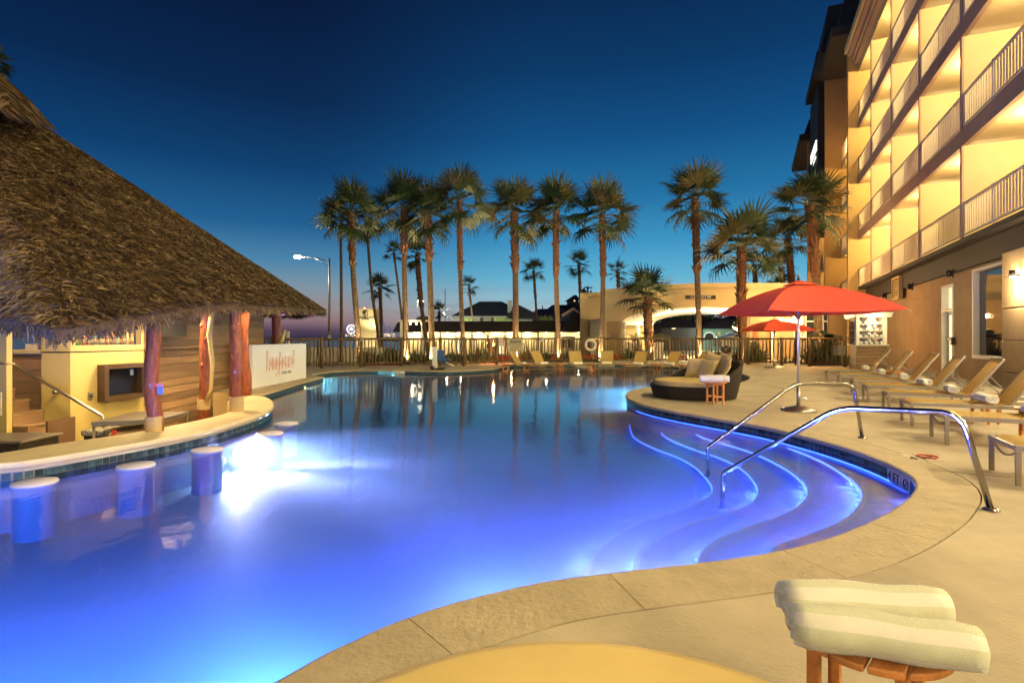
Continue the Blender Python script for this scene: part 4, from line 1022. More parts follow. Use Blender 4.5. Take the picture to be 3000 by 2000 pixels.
# wall lights and floods
WL = thing('wall_light', 'small dark wall light nearest the big window', 'wall light', FD(23.6,6.7,3.2), 0, 'small dark wall lights on the ground floor')
b = MB(); b.T = None
def wlight(px, py, label):
    s = (px-1500)/F; r = (.915+.403*s)/(.915*s-.403); u = r*6.7; Y = .915*u-.403*6.7; z = ZZ(py, Y)
    t = thing('wall_light', label, 'wall light', FD(u,6.7,z), 0, 'small dark wall lights on the ground floor')
    m = MB(); fb_(m, u-.10, u+.10, 6.56, 6.60, z-.16, z+.16); m.build('back_plate', M['dark'], t); 
    m = MB(); c = FD(u, 6.48, z); m.lathe([(.05,-.12),(.10,-.08),(.09,.08),(.05,.13)], c, 10); m.build('lantern', M['dark'], t)
bpy.data.objects.remove(WL)
wlight(2802,801,'small dark wall light between the lit door and the big window')
wlight(2682,839,'small dark wall light right of the louvre vent')
wlight(2604,865,'small dark wall light left of the louvre vent')
# floodlights on the pilasters and band
def flood(u, z, power, label, D=6.18, d=(-.75,.1,-.75)):
    t = thing('wall_lamp', label, 'wall lamp', FD(u,D,z), 0, 'bright wall lamps on the hotel pilasters'); p = Vector(FD(u,D,z))
    m = MB(); m.tube([Vector(FD(u,D+.2,z)), p], .03, 8); m.tube([p+Vector((0,0,.14)), p-Vector((0,0,.02))], [.06,.08], 12); m.build('shade', M['dark'], t)
    m = MB(); m.sphere(p-Vector((0,0,.03)), .05, 10, 6); m.build('bulb', M['lampw'], t)
    lamp(p-Vector((0,0,.12)), power, (1,.77,.42), .12, 'POINT', t)
FLOODS = [(17.95,3.0,90,'wall lamp on the bossed pilaster at the right edge of the picture'),(12.3,3.0,190,'first wall lamp out past the right edge'),(7.6,3.0,200,'second wall lamp out past the right edge'),
          (2.8,3.0,190,'wall lamp on the hotel wall level with the viewer'),(-1.9,3.4,240,'wall lamp on the hotel wall behind the viewer')]
for u, z, pw, lb in FLOODS: flood(u, z, pw, lb)

lp = thing('added_lamp_post', 'added unseen lamp post on the deck behind the viewer', 'lamp', (-4.5,-5.5,0))  # added out of view to light deck, towels and thatch from the front
m = MB(); m.tube([(-4.5,-5.5,0),(-4.5,-5.5,4.2)], [.07,.05], 12); m.build('pole', M['dark'], lp)
m = MB(); m.sphere((-4.5,-5.5,4.35), .14, 14, 8); m.build('globe', M['lampw'], lp); lamp((-4.5,-5.25,4.3), 240, (1,.77,.45), .15, 'POINT', lp)
# ------------------------------------------------------------------ loungers
def make_lounger(label, group, back=55):
    t = thing('sun_lounger', label, 'sun lounger', (0,0,0), 0, group); w = .33; sz = .38; hx = 1.22
    for s in (-1, 1):
        b = MB(); b.box(0, 1.98, s*w-.014, s*w+.014, sz-.055, sz-.003); b.build('side_rail', M['alu'], t, bevel=.004)
    b = MB(); b.box(.0,.028,-w+.014,w-.014,sz-.05,sz-.01); b.box(1.95,1.98,-w+.014,w-.014,sz-.055,sz-.015); b.build('end_rail', M['alu'], t)
    for x in (.025, 1.62):
        for s in (-1, 1):
            b = MB(); b.box(x-.022,x+.022, s*w-.014+.0, s*w+.014, 0, sz-.056); b.build('leg', M['alu'], t, bevel=.003)
    b = MB(); pts = [(.03, -w+.02+2*(w-.02)*k/8, sz-.06-.085*math.sin(PI*k/8)) for k in range(9)]; b.tube(pts, .010, 6); b.build('foot_brace', M['alu'], t)
    b = MB(); b.smooth = True; n = 14
    vs = []
    for i in range(n+1):
        u = i/n
        for j in range(7):
            v = j/6*2-1; vs.append((.02+(hx-.02)*u, v*(w-.012), sz+.006-.018*(1-v*v)*max(0,math.sin(PI*u))**.5-(.05*max(0,(.06-u)/.06)**2)))
    b.add(vs, [(i*7+j,(i+1)*7+j,(i+1)*7+j+1,i*7+j+1) for i in range(n) for j in range(6)]); o = b.build('seat_sling', M['sling'], t)
    a = math.radians(back); ca, sa = math.cos(a), math.sin(a); Lb = .78
    def bp(l, y, off): return (hx+.02+l*ca-off*sa, y, sz+l*sa+off*ca)
    b = MB(); b.smooth = True; vs = []
    for i in range(n+1):
        u = i/n
        for j in range(7):
            v = j/6*2-1; vs.append(bp(Lb*u, v*(w-.03), .012-.028*(1-v*v)*max(0,math.sin(PI*u))**.6))
    b.add(vs, [(i*7+j,i*7+j+1,(i+1)*7+j+1,(i+1)*7+j) for i in range(n) for j in range(6)]); b.build('back_sling', M['sling'], t)
    bf = MB()
    for s in (-1, 1): bf.bar(bp(0,s*(w-.028),0), bp(Lb+.01,s*(w-.028),0), .022, .034)
    bf.bar(bp(Lb,-w+.04,0), bp(Lb,w-.04,0), .022, .03); bf.build('back_frame', M['alu'], t)
    b = MB()
    for s in (-1, 1):
        q = bp(.42, s*(w-.06), -.03); b.tube([q, (1.80, s*(w-.06), sz-.03)], .009, 6)
    b.tube([(1.80,-w+.06,sz-.03),(1.80,w-.06,sz-.03)], .009, 6); b.build('back_strut', M['alu'], t)
    return t
GR = 'sun loungers along the hotel wall'; GF = 'sun loungers on the far sun shelf'
ax = Vector((.905,-.425)).normalized(); wd = Vector((-ax.y, ax.x)); rz = math.atan2(ax.y, ax.x)
near_feet = [((4.78,5.10),'nearest yellow lounger, cut off by the right edge'), ((5.66,7.04),'second nearest yellow lounger, head out past the right edge'),
 ((6.31,8.53),'yellow lounger with the biggest rolled towel at its hinge'), ((7.06,10.1),'yellow lounger below the big window, fourth from the viewer'),
 ((7.68,11.65),'yellow lounger fifth from the viewer, back in front of the window sill'), ((8.45,13.3),'yellow lounger before the lit white door'),
 ((9.25,15.2),'yellow lounger second farthest in the row by the hotel wall'), ((10.15,17.35),'farthest yellow lounger in the row by the towel hut')]
L0 = None; lpos = []
for i, ((x, y), lb) in enumerate(near_feet):
    o = Vector((x, y))+wd*.33-ax*.03; a2 = rz+R.uniform(-.025,.025)
    if L0 is None: L0 = make_lounger(lb, GR); L0.location = (o.x,o.y,0.005); L0.rotation_euler = (0,0,a2)
    else: dup(L0, (o.x,o.y,.005), a2, lb, GR)
    lpos.append((o, a2))
far = [(1523,25.3,(.88,-.47),'leftmost far lounger, turned to the right'), (1585,25.8,(.62,-.78),'second far lounger from the left, under the warning sign'), (1690,25.6,(.12,-.99),'far lounger facing the viewer below the life ring'),
 (1778,25.8,(-.22,-.97),'far lounger right of the life ring, facing the viewer'), (1872,25.4,(-.52,-.85),'far lounger turned to the left in front of the short palm'), (1965,25.2,(-.75,-.66),'far lounger turned to the left, second from the daybed'),
 (2044,24.6,(-.95,-.30),'far lounger just left of the daybed pillows'), (2105,22.6,(-.98,.1),'far lounger half hidden behind the daybed')]
fpos = []
for px, Y, d, lb in far:
    d = Vector(d).normalized(); h = Vector((XX(px,Y), Y)); o = h+d*1.22; a2 = math.atan2(-d.y, -d.x)
    dup(L0, (o.x,o.y,-.265), a2, lb, GF); fpos.append((o, a2))
for k, (px, Y, d, lb) in enumerate([(2212,19.6,(-1,.15),'low empty lounger in the shallow inlet right of the daybed'),(2190,18.4,(-1,.1),'second low lounger in the shallow inlet behind the daybed')]): 
    dup(L0, (XX(px-35,Y),Y,-.27), math.atan2(-.12,1) if False else PI*1.0-.1, lb, 'loungers in the inlet') if False else None
# rolled towels
def make_towel(name, label, r, L, mats, group=None, turns=3.2, stripes=False):
    b = MB(); b.smooth = True; n = 90; rows = 13; th = r/(turns+.7)
    vs = []; R1 = random.Random(int(L*1000+r*5000))
    for j in range(rows):
        y = -L/2+L*j/(rows-1); end = abs(j/(rows-1)*2-1)
        off = R1.uniform(-.003,.003)
        for i in range(n+1):
            u = i/n; a = u*turns*2*PI; rr = th*.35+(r-th*.35)*u; rr *= (1-.10*max(0,(end-.75)/.25)**2*(u > .7))
            bul = 1+.03*math.sin(5*u*turns+j*.8)+.03*math.sin(j*.55+i*.045)
            vs.append((math.cos(-a)*rr*1.14*bul+.004*math.sin(j*1.1), y+(.006*math.sin(a*1.7) if end > .99 else off), math.sin(-a)*rr*.88*bul+r*.90))
    for i in range(n):
        a = i/n*turns
        b.m = (1 if int((a+.03)*8.5) % 2 else 0) if stripes else 0
        for j in range(rows-1): b.add([vs[j*(n+1)+i], vs[j*(n+1)+i+1], vs[(j+1)*(n+1)+i+1], vs[(j+1)*(n+1)+i]], [(0,1,2,3)])
    me = b.mesh(name, mats)
    o = link(name, me); sl = o.modifiers.new('thick', 'SOLIDIFY'); sl.thickness = th*(.72 if stripes else .95); sl.offset = 0
    w = o.modifiers.new('weld', 'WELD'); w.merge_threshold = .0004
    o.modifiers.move(1, 0)
    if label: tag(o, label, 'towel', group)
    return o
TG = 'rolled towels on the sun loungers'
tw0 = None
tl = ['rolled white towel on the nearest lounger in the right row','rolled white towel on the second nearest right-hand lounger','largest rolled white towel in the right row of loungers','rolled white towel below the right half of the big window',
      'rolled white towel on the fifth lounger from the viewer','rolled white towel in front of the lit door','rolled white towel on the second farthest right-hand lounger','rolled white towel on the farthest lounger of the right row']
tf = ['rolled towel on the leftmost far lounger','rolled towel on the second far lounger','rolled towel on the far lounger below the life ring','rolled towel on the far lounger right of the life ring','rolled towel on the far lounger by the short palm','rolled towel on the far lounger sixth from the left','rolled towel on the lounger left of the daybed']
for (o, a2), lb, zz in [(p, l, .39) for p, l in zip(lpos, tl)]+[(p, l, .12) for p, l in zip(fpos, tf)]:
    c = Vector((math.cos(a2), math.sin(a2)))*R.uniform(1.0,1.08); p = o+c
    if tw0 is None: tw0 = make_towel('rolled_towel', lb, .082, .46, [M['towel']], TG); t = tw0
    else: t = tw0.copy(); COL.objects.link(t); t['label'] = lb
    t.location = (p.x, p.y, zz-.005); t.rotation_euler = (0,0,a2+R.uniform(-.2,.25))

# ------------------------------------------------------------------ small round tables
def make_table(label, loc, rz, r=.23, h=.465, group='small orange wooden side tables'):
    t = thing('side_table', label, 'side table', loc, rz, group)
    n = 5; w = 2*r/n
    for k in range(n):
        y0 = -r+k*w+.004; y1 = y0+w-.008; P = []
        for s in (1, -1):
            for q in range(9):
                y = (y0+(y1-y0)*q/8) if s == 1 else (y1-(y1-y0)*q/8); P.append((s*math.sqrt(max(0,r*r-y*y))*.999+s*.003, y))
        b = MB(); b.prism(P, h-.022, h); o = b.build('slat', M['orange'], t, bevel=.005); 
        o.matrix_basis = Matrix.Identity(4)
    for o in t.children: o.matrix_parent_inverse = Matrix.Identity(4)
    def add(b, nm): o = b.build(nm, M['orange'], None, bevel=.003); o.parent = t
    for a in (45,135,225,315):
        a = math.radians(a); x, y = math.cos(a)*r*.72, math.sin(a)*r*.72; b = MB(); b.box(x-.018,x+.018,y-.018,y+.018,0,h-.023); add(b, 'leg')
    q = r*.72*.7071
    b = MB(); 
    for s in (-1, 1): b.box(-q+.019, q-.019, s*q-.010, s*q+.010, h-.065, h-.0235); 
    add(b, 'apron')
    b = MB(); b.box(-q+.019,q-.019,-q-.010,-q+.010,.14,.175); b.box(-q+.019,q-.019,q-.010,q+.010,.14,.175); b.box(-.014,.014,-q+.011,q-.011,.142,.173); add(b, 'stretcher')
    return t
c = Vector((XX(2095,11.45), 11.45)); T0 = make_table('orange side table with rolled towels beside the round daybed', (c.x,c.y,0), .2)
dup(T0, (1.135,1.735,0), PI/4, 'large orange slatted side table with striped towels at the lower right', 'small orange wooden side tables')
dup(T0, (10.6,15.0,0), .5, 'orange side table between the two farthest right-hand loungers'); dup(T0, (7.75,8.85,0), .3, 'orange side table behind the lounger with the biggest towel')
dup(T0, (6.95,7.15,0), .3, 'orange side table between the two nearest loungers')
ft = [(1481,24.6,'orange side table left of all far loungers'),(1543,24.9,'orange side table between the first two far loungers'),(1638,25.0,'orange side table between the second and third far lounger'),(1733,25.0,'orange side table below the life ring'),(1830,25.0,'orange side table fifth from the left on the sun shelf'),(1924,24.8,'orange side table sixth from the left on the sun shelf'),(2003,24.2,'orange side table nearest the daybed on the sun shelf')]
for px, Y, lb in ft: dup(T0, (XX(px,Y),Y,-.265), R.uniform(0,1), lb)
# towels beside the daybed and the two big striped ones
for k, (dx, dy, lb) in enumerate([(-.10,-.05,'front rolled towel on the side table by the daybed'),(.07,.06,'rear rolled towel on the side table by the daybed')]):
    t = tw0.copy(); COL.objects.link(t); t.location = (c.x+dx,c.y+dy,.463); t.rotation_euler = (0,0,-1.94+k*.1); t['label'] = lb; t['group'] = 'towels on the daybed table'
s1 = make_towel('striped_towel', 'front rolled green and white striped towel on the lower right table', .072, .47, [M['towel'], M['towelg']], 'striped towels in front', 3.1, True)
def pile(o, n, seed):
    r_ = random.Random(seed); me = o.data; ps = [p for p in me.polygons]; W_ = [p.area for p in ps]; bb = MB(); cx = 0
    for p in r_.choices(ps, W_, k=n):
        v = [me.vertices[i].co for i in p.vertices]; a, b_ = r_.random(), r_.random(); q = v[0].lerp(v[1], a).lerp(v[3].lerp(v[2], a), b_)
        rad = Vector((q.x, 0, q.z-.066)); 
        if rad.length < .050: continue
        nrm = (rad.normalized()+Vector((r_.gauss(0,.5),r_.gauss(0,.5),r_.gauss(0,.4)))).normalized(); q = q+rad.normalized()*.0068; L = r_.uniform(.0012,.0032); s_ = nrm.cross(Vector((r_.gauss(0,1),r_.gauss(0,1),r_.gauss(0,1)))).normalized()*.0006
        bb.m = p.material_index; bb.add([q-s_, q+s_, q+nrm*L+s_*.5, q+nrm*L-s_*.5], [(0,1,2,3)])
    f_ = bb.build('terry_pile', [M['towel'], M['towelg']], None, kind='stuff'); f_.parent = o
s1.location = (1.078,1.578,.463); s1.rotation_euler = (0,0,math.atan2(-.133,.42)-PI/2+PI)
s2 = make_towel('striped_towel', 'rear rolled green and white striped towel on the lower right table', .071, .49, [M['towel'], M['towelg']], 'striped towels in front', 3.15, True)
s2.location = (1.15,1.775,.463); s2.rotation_euler = (0,0,math.atan2(-.06,.47)-PI/2+PI)

pile(s1, 16000, 1); pile(s2, 12000, 2)

# ------------------------------------------------------------------ daybeds
def daybed(label, c, a, r, hb, cushion_h, back_ang=1.15, pill=True):
    t = thing('round_daybed', label, 'daybed', (c[0],c[1],0), a); n = 72
    def rim(th):                      # height of the woven wall round the bed, high at th = 0
        d = abs((th+PI)%(2*PI)-PI); return .30+(hb-.30)*max(0, math.cos(min(PI/2, d/ back_ang*PI/2)))**.7
    b = MB(); b.smooth = True; vs = []; prof = 6
    for k in range(n):
        th = 2*PI*k/n; h = rim(th)
        for q in range(prof):
            u = q/(prof-1); rr = r*(.90+.10*u**.7)+(.10*max(0,(h-.3))*u); vs.append((rr*math.cos(th), rr*math.sin(th), .02+(h-.02)*u))
        vs.append(((r*1.0-.03+.10*max(0,h-.3))*math.cos(th), (r-.03+.10*max(0,h-.3))*math.sin(th), h+.012))
        vs.append(((r-.075+.08*max(0,h-.3))*math.cos(th), (r-.075+.08*max(0,h-.3))*math.sin(th), h-.005))
        vs.append(((r-.10)*math.cos(th), (r-.10)*math.sin(th), .25))
    m = prof+3
    b.add(vs, [(k*m+q, ((k+1)%n)*m+q, ((k+1)%n)*m+q+1, k*m+q+1) for k in range(n) for q in range(m-1)])
    b.lathe([(0,.24),(r-.08,.24)], n=36)
    def add(b, nm, mt, **k): o = b.build(nm, mt, None, **k); o.parent = t; return o
    add(b, 'wicker_base', M['wicker'])
    b = MB(); b.lathe([(0,.25),(r-.13,.25),(r-.095,.28),(r-.085,cushion_h-.05),(r-.11,cushion_h-.012),(r-.16,cushion_h),(0,cushion_h+.02)], n=48); add(b, 'seat_cushion', M['cushion'])
    b = MB(); b.torus((0,0,cushion_h-.028), r-.098, .007, n=48, k=6); add(b, 'piping', M['cushion'])
    return t
def pillow(loc, rot, s, label):
    b = MB(); b.smooth = True; n = 14; vs = []
    for sd in (1, -1):
        for i in range(n+1):
            for j in range(n+1):
                u, v = i/n*2-1, j/n*2-1; f = max(0,(1-u**4)*(1-v**4)); pinch = 1-.10*(1-abs(u)**2)*abs(v)**3; pinch2 = 1-.10*(1-abs(v)**2)*abs(u)**3
                vs.append((u*s*pinch2, v*s*pinch, sd*(.10*f**.6+.004*math.sin(9*u+4*v))*s*2.2))
    m = (n+1)**2
    fs = [(i*(n+1)+j,(i+1)*(n+1)+j,(i+1)*(n+1)+j+1,i*(n+1)+j+1) for i in range(n) for j in range(n)]
    fs += [tuple(m+x for x in f[::-1]) for f in fs[:]]
    b.add(vs, fs); o = b.build('pillow', M['cushion']); o.location = loc; o.rotation_euler = rot
    tag(o, label, 'pillow', 'yellow pillows on the daybed'); return o
DC = Vector((4.30,12.75)); DA = math.radians(12)
daybed('round dark wicker daybed with yellow cushion on the pool peninsula', DC, DA, 1.02, .86, .42, 1.75)
for (dx, dy, z, rx, ry, rzz, lb) in [(.42,.62,.66,1.15,0,-.75,'yellow pillow leaning at the back left of the daybed'),(.40,.12,.64,1.05,0,-1.15,'front yellow pillow standing on the daybed'),(.66,.36,.78,1.2,.25,-1.1,'topmost yellow pillow against the daybed back'),
        (.62,-.22,.66,1.1,-.25,-1.5,'right yellow pillow leaning on the daybed back'),(.42,-.55,.62,1.05,.1,-1.9,'rightmost yellow pillow near the side table'),(.78,.05,.78,1.25,.1,-1.5,'rear yellow pillow peeking over the others')]:
    p = DC+Vector((dx*math.cos(DA)-dy*math.sin(DA), dx*math.sin(DA)+dy*math.cos(DA))); pillow((p.x,p.y,z), (rx,ry,rzz), .27, lb)
daybed('round daybed right below the viewer with its yellow cushion at the bottom edge', (.17,.87), math.radians(-52), 1.01, .80, .42, 1.5)

# ------------------------------------------------------------------ umbrellas
def umbrella(label, c, A4, ztop, zb, base_r, a=0):
    t = thing('umbrella', label, 'umbrella', (c[0],c[1],0), 0, 'red market umbrellas')
    b = MB(); b.lathe([(0,.0),(base_r,.0),(base_r,.02),(base_r*.96,.045),(base_r*.45,.085),(.05,.10),(.035,.11),(0,.11)], (c[0],c[1],.004), 32); b.build('base', M['brushed'], t)
    b = MB(); b.tube([(c[0],c[1],.10),(c[0],c[1],.46)], .032, 12); b.build('sleeve', M['brushed'], t)
    b = MB(); b.tube([(c[0]+.03,c[1]-.01,.24),(c[0]+.10,c[1]-.04,.24)], .012, 8); b.sphere((c[0]+.11,c[1]-.045,.24), .025, 8, 6); b.build('knob', M['brushed'], t)
    b = MB(); b.tube([(c[0],c[1],.40),(c[0],c[1],ztop-.06)], .024, 12); b.build('pole', mat('pole_metal', (.62,.58,.56), .3, .6) if 'pole_metal' not in bpy.data.materials else bpy.data.materials['pole_metal'], t)
    top = Vector((c[0],c[1],ztop-.03)); C = [Vector(p) for p in A4]
    # canopy: four main panels, each sagging between its ribs
    for k in range(4):
        b = MB(); b.smooth = True; p, q = C[k], C[(k+1)%4]; n = 12; vs = []
        tp, tq = top.lerp(p,.07), top.lerp(q,.07)
        for i in range(n+1):
            u = i/n; rib0 = tp.lerp(p,u); rib1 = tq.lerp(q,u)
            rib0.z += .10*max(0,math.sin(PI*u))**.8*1.0; rib1.z += .10*max(0,math.sin(PI*u))**.8
            for j in range(n+1):
                v = j/n; x = rib0.lerp(rib1, v); x.z -= .075*4*v*(1-v)*u*.55; 
                mid = (p+q)/2; inn = (Vector((c[0],c[1],0))-Vector((mid.x,mid.y,0))).normalized(); x += inn*(.09*4*v*(1-v)*u*u)
                vs.append(x)
        b.add(vs, [(i*(n+1)+j,(i+1)*(n+1)+j,(i+1)*(n+1)+j+1,i*(n+1)+j+1) for i in range(n) for j in range(n)]); b.build('canopy_panel', M['canopy'], t)
    b = MB(); b.smooth = True
    m = 24; vs = [Vector((top.x,top.y,ztop+.035))]
    tips = [top.lerp(p, .19)+Vector((0,0,.075)) for p in C]
    ring = []
    for k in range(4):
        for j in range(6): ring.append(tips[k].lerp(tips[(k+1)%4], j/6)-Vector((0,0,.012*math.sin(PI*j/6))))
    vs += ring; b.add(vs, [(0,1+k,1+(k+1)%m) for k in range(m)]); b.build('vent_cap', M['canopy'], t)
    b = MB(); b.lathe([(.02,0),(.035,.03),(.015,.06),(.02,.08),(.002,.13)], (top.x,top.y,ztop+.02), 10); b.build('finial', M['dark'], t)
    for k in range(4):
        p = C[k]; b = MB(); d = p-top
        pts = [top.lerp(p,u)+Vector((0,0,.10*max(0,math.sin(PI*u))**.8-.022)) for u in (.03,.25,.5,.75,.97,1.02)]; b.tube(pts, .009, 6); b.build('rib', M['alu'], t)
        b = MB(); b.tube([(c[0],c[1],zb-.02), top.lerp(p,.5)+Vector((0,0,.07))], .008, 6); b.build('strut', M['alu'], t)
    b = MB(); b.tube([(c[0],c[1],zb-.05),(c[0],c[1],zb+.01)], .045, 10); b.build('hub', M['alu'], t)
    return t
ub = (XX(2339,10.36), 10.36)
umbrella('large orange-red market umbrella on the deck behind the handrails', ub, [(4.58,9.66,1.9),(6.93,9.43,1.9),(6.55,11.3,1.88),(4.42,11.62,1.88)], 2.47, 1.80, .31)
u2 = (XX(2268,25.0), 25.0)
umbrella('smaller red umbrella in the distance in front of the log fence', u2, [(11.2,24.1,1.73),(13.7,24.3,1.73),(13.55,26.2,1.73),(11.0,26.1,1.73)], 2.24, 1.65, .42)

# ------------------------------------------------------------------ handrails
def handrail(label, pts, foot):
    t = thing('handrail', label, 'handrail', tuple(foot), 0, 'steel handrails over the pool steps')
    P = []
    V = [Vector(p) for p in pts]
    for i, p in enumerate(V):
        if i in (0, len(V)-1): P.append(p); continue
        r = [0,.035,.16,.16,0][i] if i < 4 else .1
        a = (V[i-1]-p).normalized(); c_ = (V[i+1]-p).normalized(); s = p+a*r; e = p+c_*r
        for k in range(9): u = k/8; P.append(s*(1-u)**2+p*2*u*(1-u)+e*u*u)
    b = MB(); b.tube(P, .024, 16); b.build('rail', M['steel'], t)
    for p in (V[0], V[-1]):
        b = MB(); b.lathe([(0,0),(.06,0),(.06,.008),(.045,.018),(.027,.022),(.0,.022)], p, 20); b.build('flange', M['steel'], t)
    return t
handrail('nearer steel handrail bent over the pool steps', [(2.36,6.08,-.518),(2.36,6.04,-.11),(3.13,5.19,.73),(3.76,4.53,.775),(3.885,4.385,.003)], (3.88,4.38,0))
handrail('farther steel handrail bent over the pool steps', [(2.72,7.5,-.518),(2.70,7.46,-.11),(3.93,7.5,.765),(4.76,7.54,.755),(4.885,7.54,.003)], (4.88,7.54,0))

# ------------------------------------------------------------------ towel hut
hx0, hx1, hy = XX(2509,20.2), XX(2598,20.2), 20.2
hh = thing('towel_hut', 'white open towel cabinet on a slatted wooden base by the hotel wall', 'cabinet', (hx0,hy,0))
zb_ = ZZ(1011,hy); zt_ = ZZ(929,hy)
bx0 = XX(2479,21.9)
FB = [(hx0,hy),(hx1,hy),(hx1+.5,hy+1.9),(bx0+.3,hy+1.9)]
z = 0
while z < zb_-.04:
    b = MB(); e_ = R.uniform(0,.006); b.prism([(hx0-.02-e_,hy-.02-e_),(hx1+.02,hy-.02-e_),(hx1+.5,hy+1.9),(bx0+.28,hy+1.9)], z+.004, min(z+.125, zb_)-.008); b.build('base_slat', M['cladding'], hh); z += .127
b = MB(); b.prism(FB, 0, zb_-.01); b.build('base_core', M['dark'], hh)
def hb(nm, *a, mt='white', bev=.004): b = MB(); b.prism(*a); b.build(nm, M[mt], hh, bevel=bev)
hb('ledge', [(hx0-.07,hy-.07),(hx1+.07,hy-.07),(hx1+.55,hy+1.95),(bx0+.2,hy+1.95)], zb_-.01, zb_+.03)
for (x, y) in ((hx0+.05,hy+.05),(hx1-.05,hy+.05),(bx0+.42,hy+1.8),(hx1+.35,hy+1.8),((hx0+bx0+.35)/2,hy+.9)):
    hb('corner_post', [(x-.06,y-.06),(x+.06,y-.06),(x+.06,y+.06),(x-.06,y+.06)], zb_+.03, zt_)
hb('roof_board', [(hx0-.12,hy-.12),(hx1+.12,hy-.12),(hx1+.6,hy+2.0),(bx0+.12,hy+2.0)], zt_, zt_+.13)
hb('roof_cap', [(hx0-.16,hy-.16),(hx1+.16,hy-.16),(hx1+.64,hy+2.04),(bx0+.08,hy+2.04)], zt_+.13, zt_+.18)
b = MB(); b.prism([(hx0+.05,hy+.50),(hx1-.05,hy+.50),(hx1-.05,hy+.53),(hx0+.05,hy+.53)], zb_+.03, zt_); b.build('back_panel', M['cladding'], hh)
nsh = 4; hs = (zt_-zb_-.03)/nsh
for k in range(nsh):
    zz = zb_+.03+hs*k
    if k: hb('shelf', [(hx0+.06,hy+.02),(hx1-.06,hy+.02),(hx1-.06,hy+.50),(hx0+.06,hy+.50)], zz-.012, zz+.008, bev=0)
    for q in range(5):
        for s in range(2 if q % 3 else 1):
            t = tw0.copy(); COL.objects.link(t); t['label'] = 'rolled white towel stored on a shelf of the towel cabinet'; t['group'] = 'towels stored in the white cabinet'
            t.scale = (.72,.8,.72); t.location = (hx0+.22+q*.205+(.10 if s else 0)+R.uniform(-.015,.015), hy+.26, zz+.010+s*.105); t.rotation_euler = (0,0,R.uniform(-.2,.2)+ (PI/2*0))
b = MB(); p = Vector(((hx0+hx1)/2, hy-.06, zt_-.03)); b.lathe([(.05,0),(.06,.03)], p, 10); b.build('added_cabinet_lamp', M['lampw'], hh); lamp(p-Vector((0,.25,.10)), 9, (1,.76,.36), .04, 'POINT', hh)  # lamp added to brighten the stored towels
lamp((hx0-.6, hy-1.2, 2.3), 0, (1,.7,.3), .05, 'POINT', hh) if False else None
eb = thing('utility_box', 'grey electric box on the fence end beside the towel cabinet', 'electric box', A(2465,1012,21))
b = MB(); b.box(XX(2455,20.6),XX(2478,20.6),20.6,20.9,ZZ(1040,20.6),ZZ(1012,20.6)); b.build('housing', M['alu'], eb, bevel=.01)
b = MB(); b.tube([A(2467,1040,20.7), A(2467,1072,20.7)], .02, 6); b.build('conduit', M['alu'], eb)

# ------------------------------------------------------------------ log fence
fp = [(640,24.3),(800,24.2),(943,24.9),(1058,25.6),(1176,26.7),(1290,26.7),(1360,26.7),(1455,28.6),(1587,30.3),(1680,30.9),(1770,31.1),(1870,31.0),(1960,30.9),(2040,30.5),(2192,28.4),(2290,27.4),(2372,26.6),(2476,25.8)]
fn = thing('log_fence', 'rustic fence of upright wooden poles around the far side of the pool', 'fence', (0,27,0))
FPW = [Vector((XX(x,Y), Y)) for x, Y in fp]
picks = []
for k in range(5):
    b = MB(); pts = []
    x0, y0 = R.uniform(-.02,.02), R.uniform(-.02,.02)
    for i in range(5): pts.append((R.uniform(-.018,.018), R.uniform(-.01,.01), .10+1.2*i/4))
    b.tube(pts, [.036,.034,.037,.033,.030], 7); picks.append(b.mesh('picket', M['fence']))
for i, p in enumerate(FPW):
    b = MB(); b.tube([(p.x,p.y,0),(p.x+R.uniform(-.02,.02),p.y,.7),(p.x,p.y,1.42)], [.085,.078,.08], 10); b.build('post', M['fence'], fn)
    if i < len(FPW)-1:
        q = FPW[i+1]; 
        for z, r in ((1.34,.052),(.16,.045)):
            b = MB(); b.tube([(p.x,p.y,z),((p.x+q.x)/2,(p.y+q.y)/2,z+R.uniform(-.02,.03)),(q.x,q.y,z)], r, 8); b.build('rail', M['fence'], fn)
        L = (q-p).length; n = max(3, int(L/(.175 if i > 1 else .12)))
        for k in range(1, n):
            c = p.lerp(q, k/n); o = link('picket', R.choice(picks), fn); o.matrix_basis = Matrix.Translation((c.x+R.uniform(-.015,.015),c.y+R.uniform(-.03,.03),R.uniform(-.03,.03))) @ Matrix.Rotation(R.uniform(0,6.28),4,'Z') @ Matrix.Rotation(R.gauss(0,.022),4,'X') @ Matrix.Rotation(R.gauss(0,.022),4,'Y')
# signs on the fence
def sign(x0, x1, y0, y1, Y, label, lines, base='white', head=None):
    t = thing('sign', label, 'sign', A((x0+x1)/2,(y0+y1)/2,Y)); X0, X1, Z0, Z1 = XX(x0,Y), XX(x1,Y), ZZ(y1,Y), ZZ(y0,Y)
    b = MB(); b.box(X0,X1,Y,Y+.02,Z0,Z1); b.build('board', M[base], t)
    if head: b = MB(); b.box(XX(head[0],Y),XX(head[1],Y),Y-.006,Y,ZZ(head[3],Y),ZZ(head[2],Y)); b.build('heading_panel', M['black'] if base == 'signc' else M['canopy'], t)
    for s, cx_, yb, size, mt, sx in lines:
        text('lettering', s, size, (XX(cx_,Y), Y-.010, ZZ(yb,Y)), (1,0,0), M[mt], t, sx=sx, align='CENTER')
    return t
M['signc'] = mat('cream_sign', (.62,.58,.40), .6)
Yw = 29.0
M['pinks'] = mat('pink_sign', (.66,.30,.17), .6); M['skinp'] = mat('pale_print', (.70,.62,.48), .6)
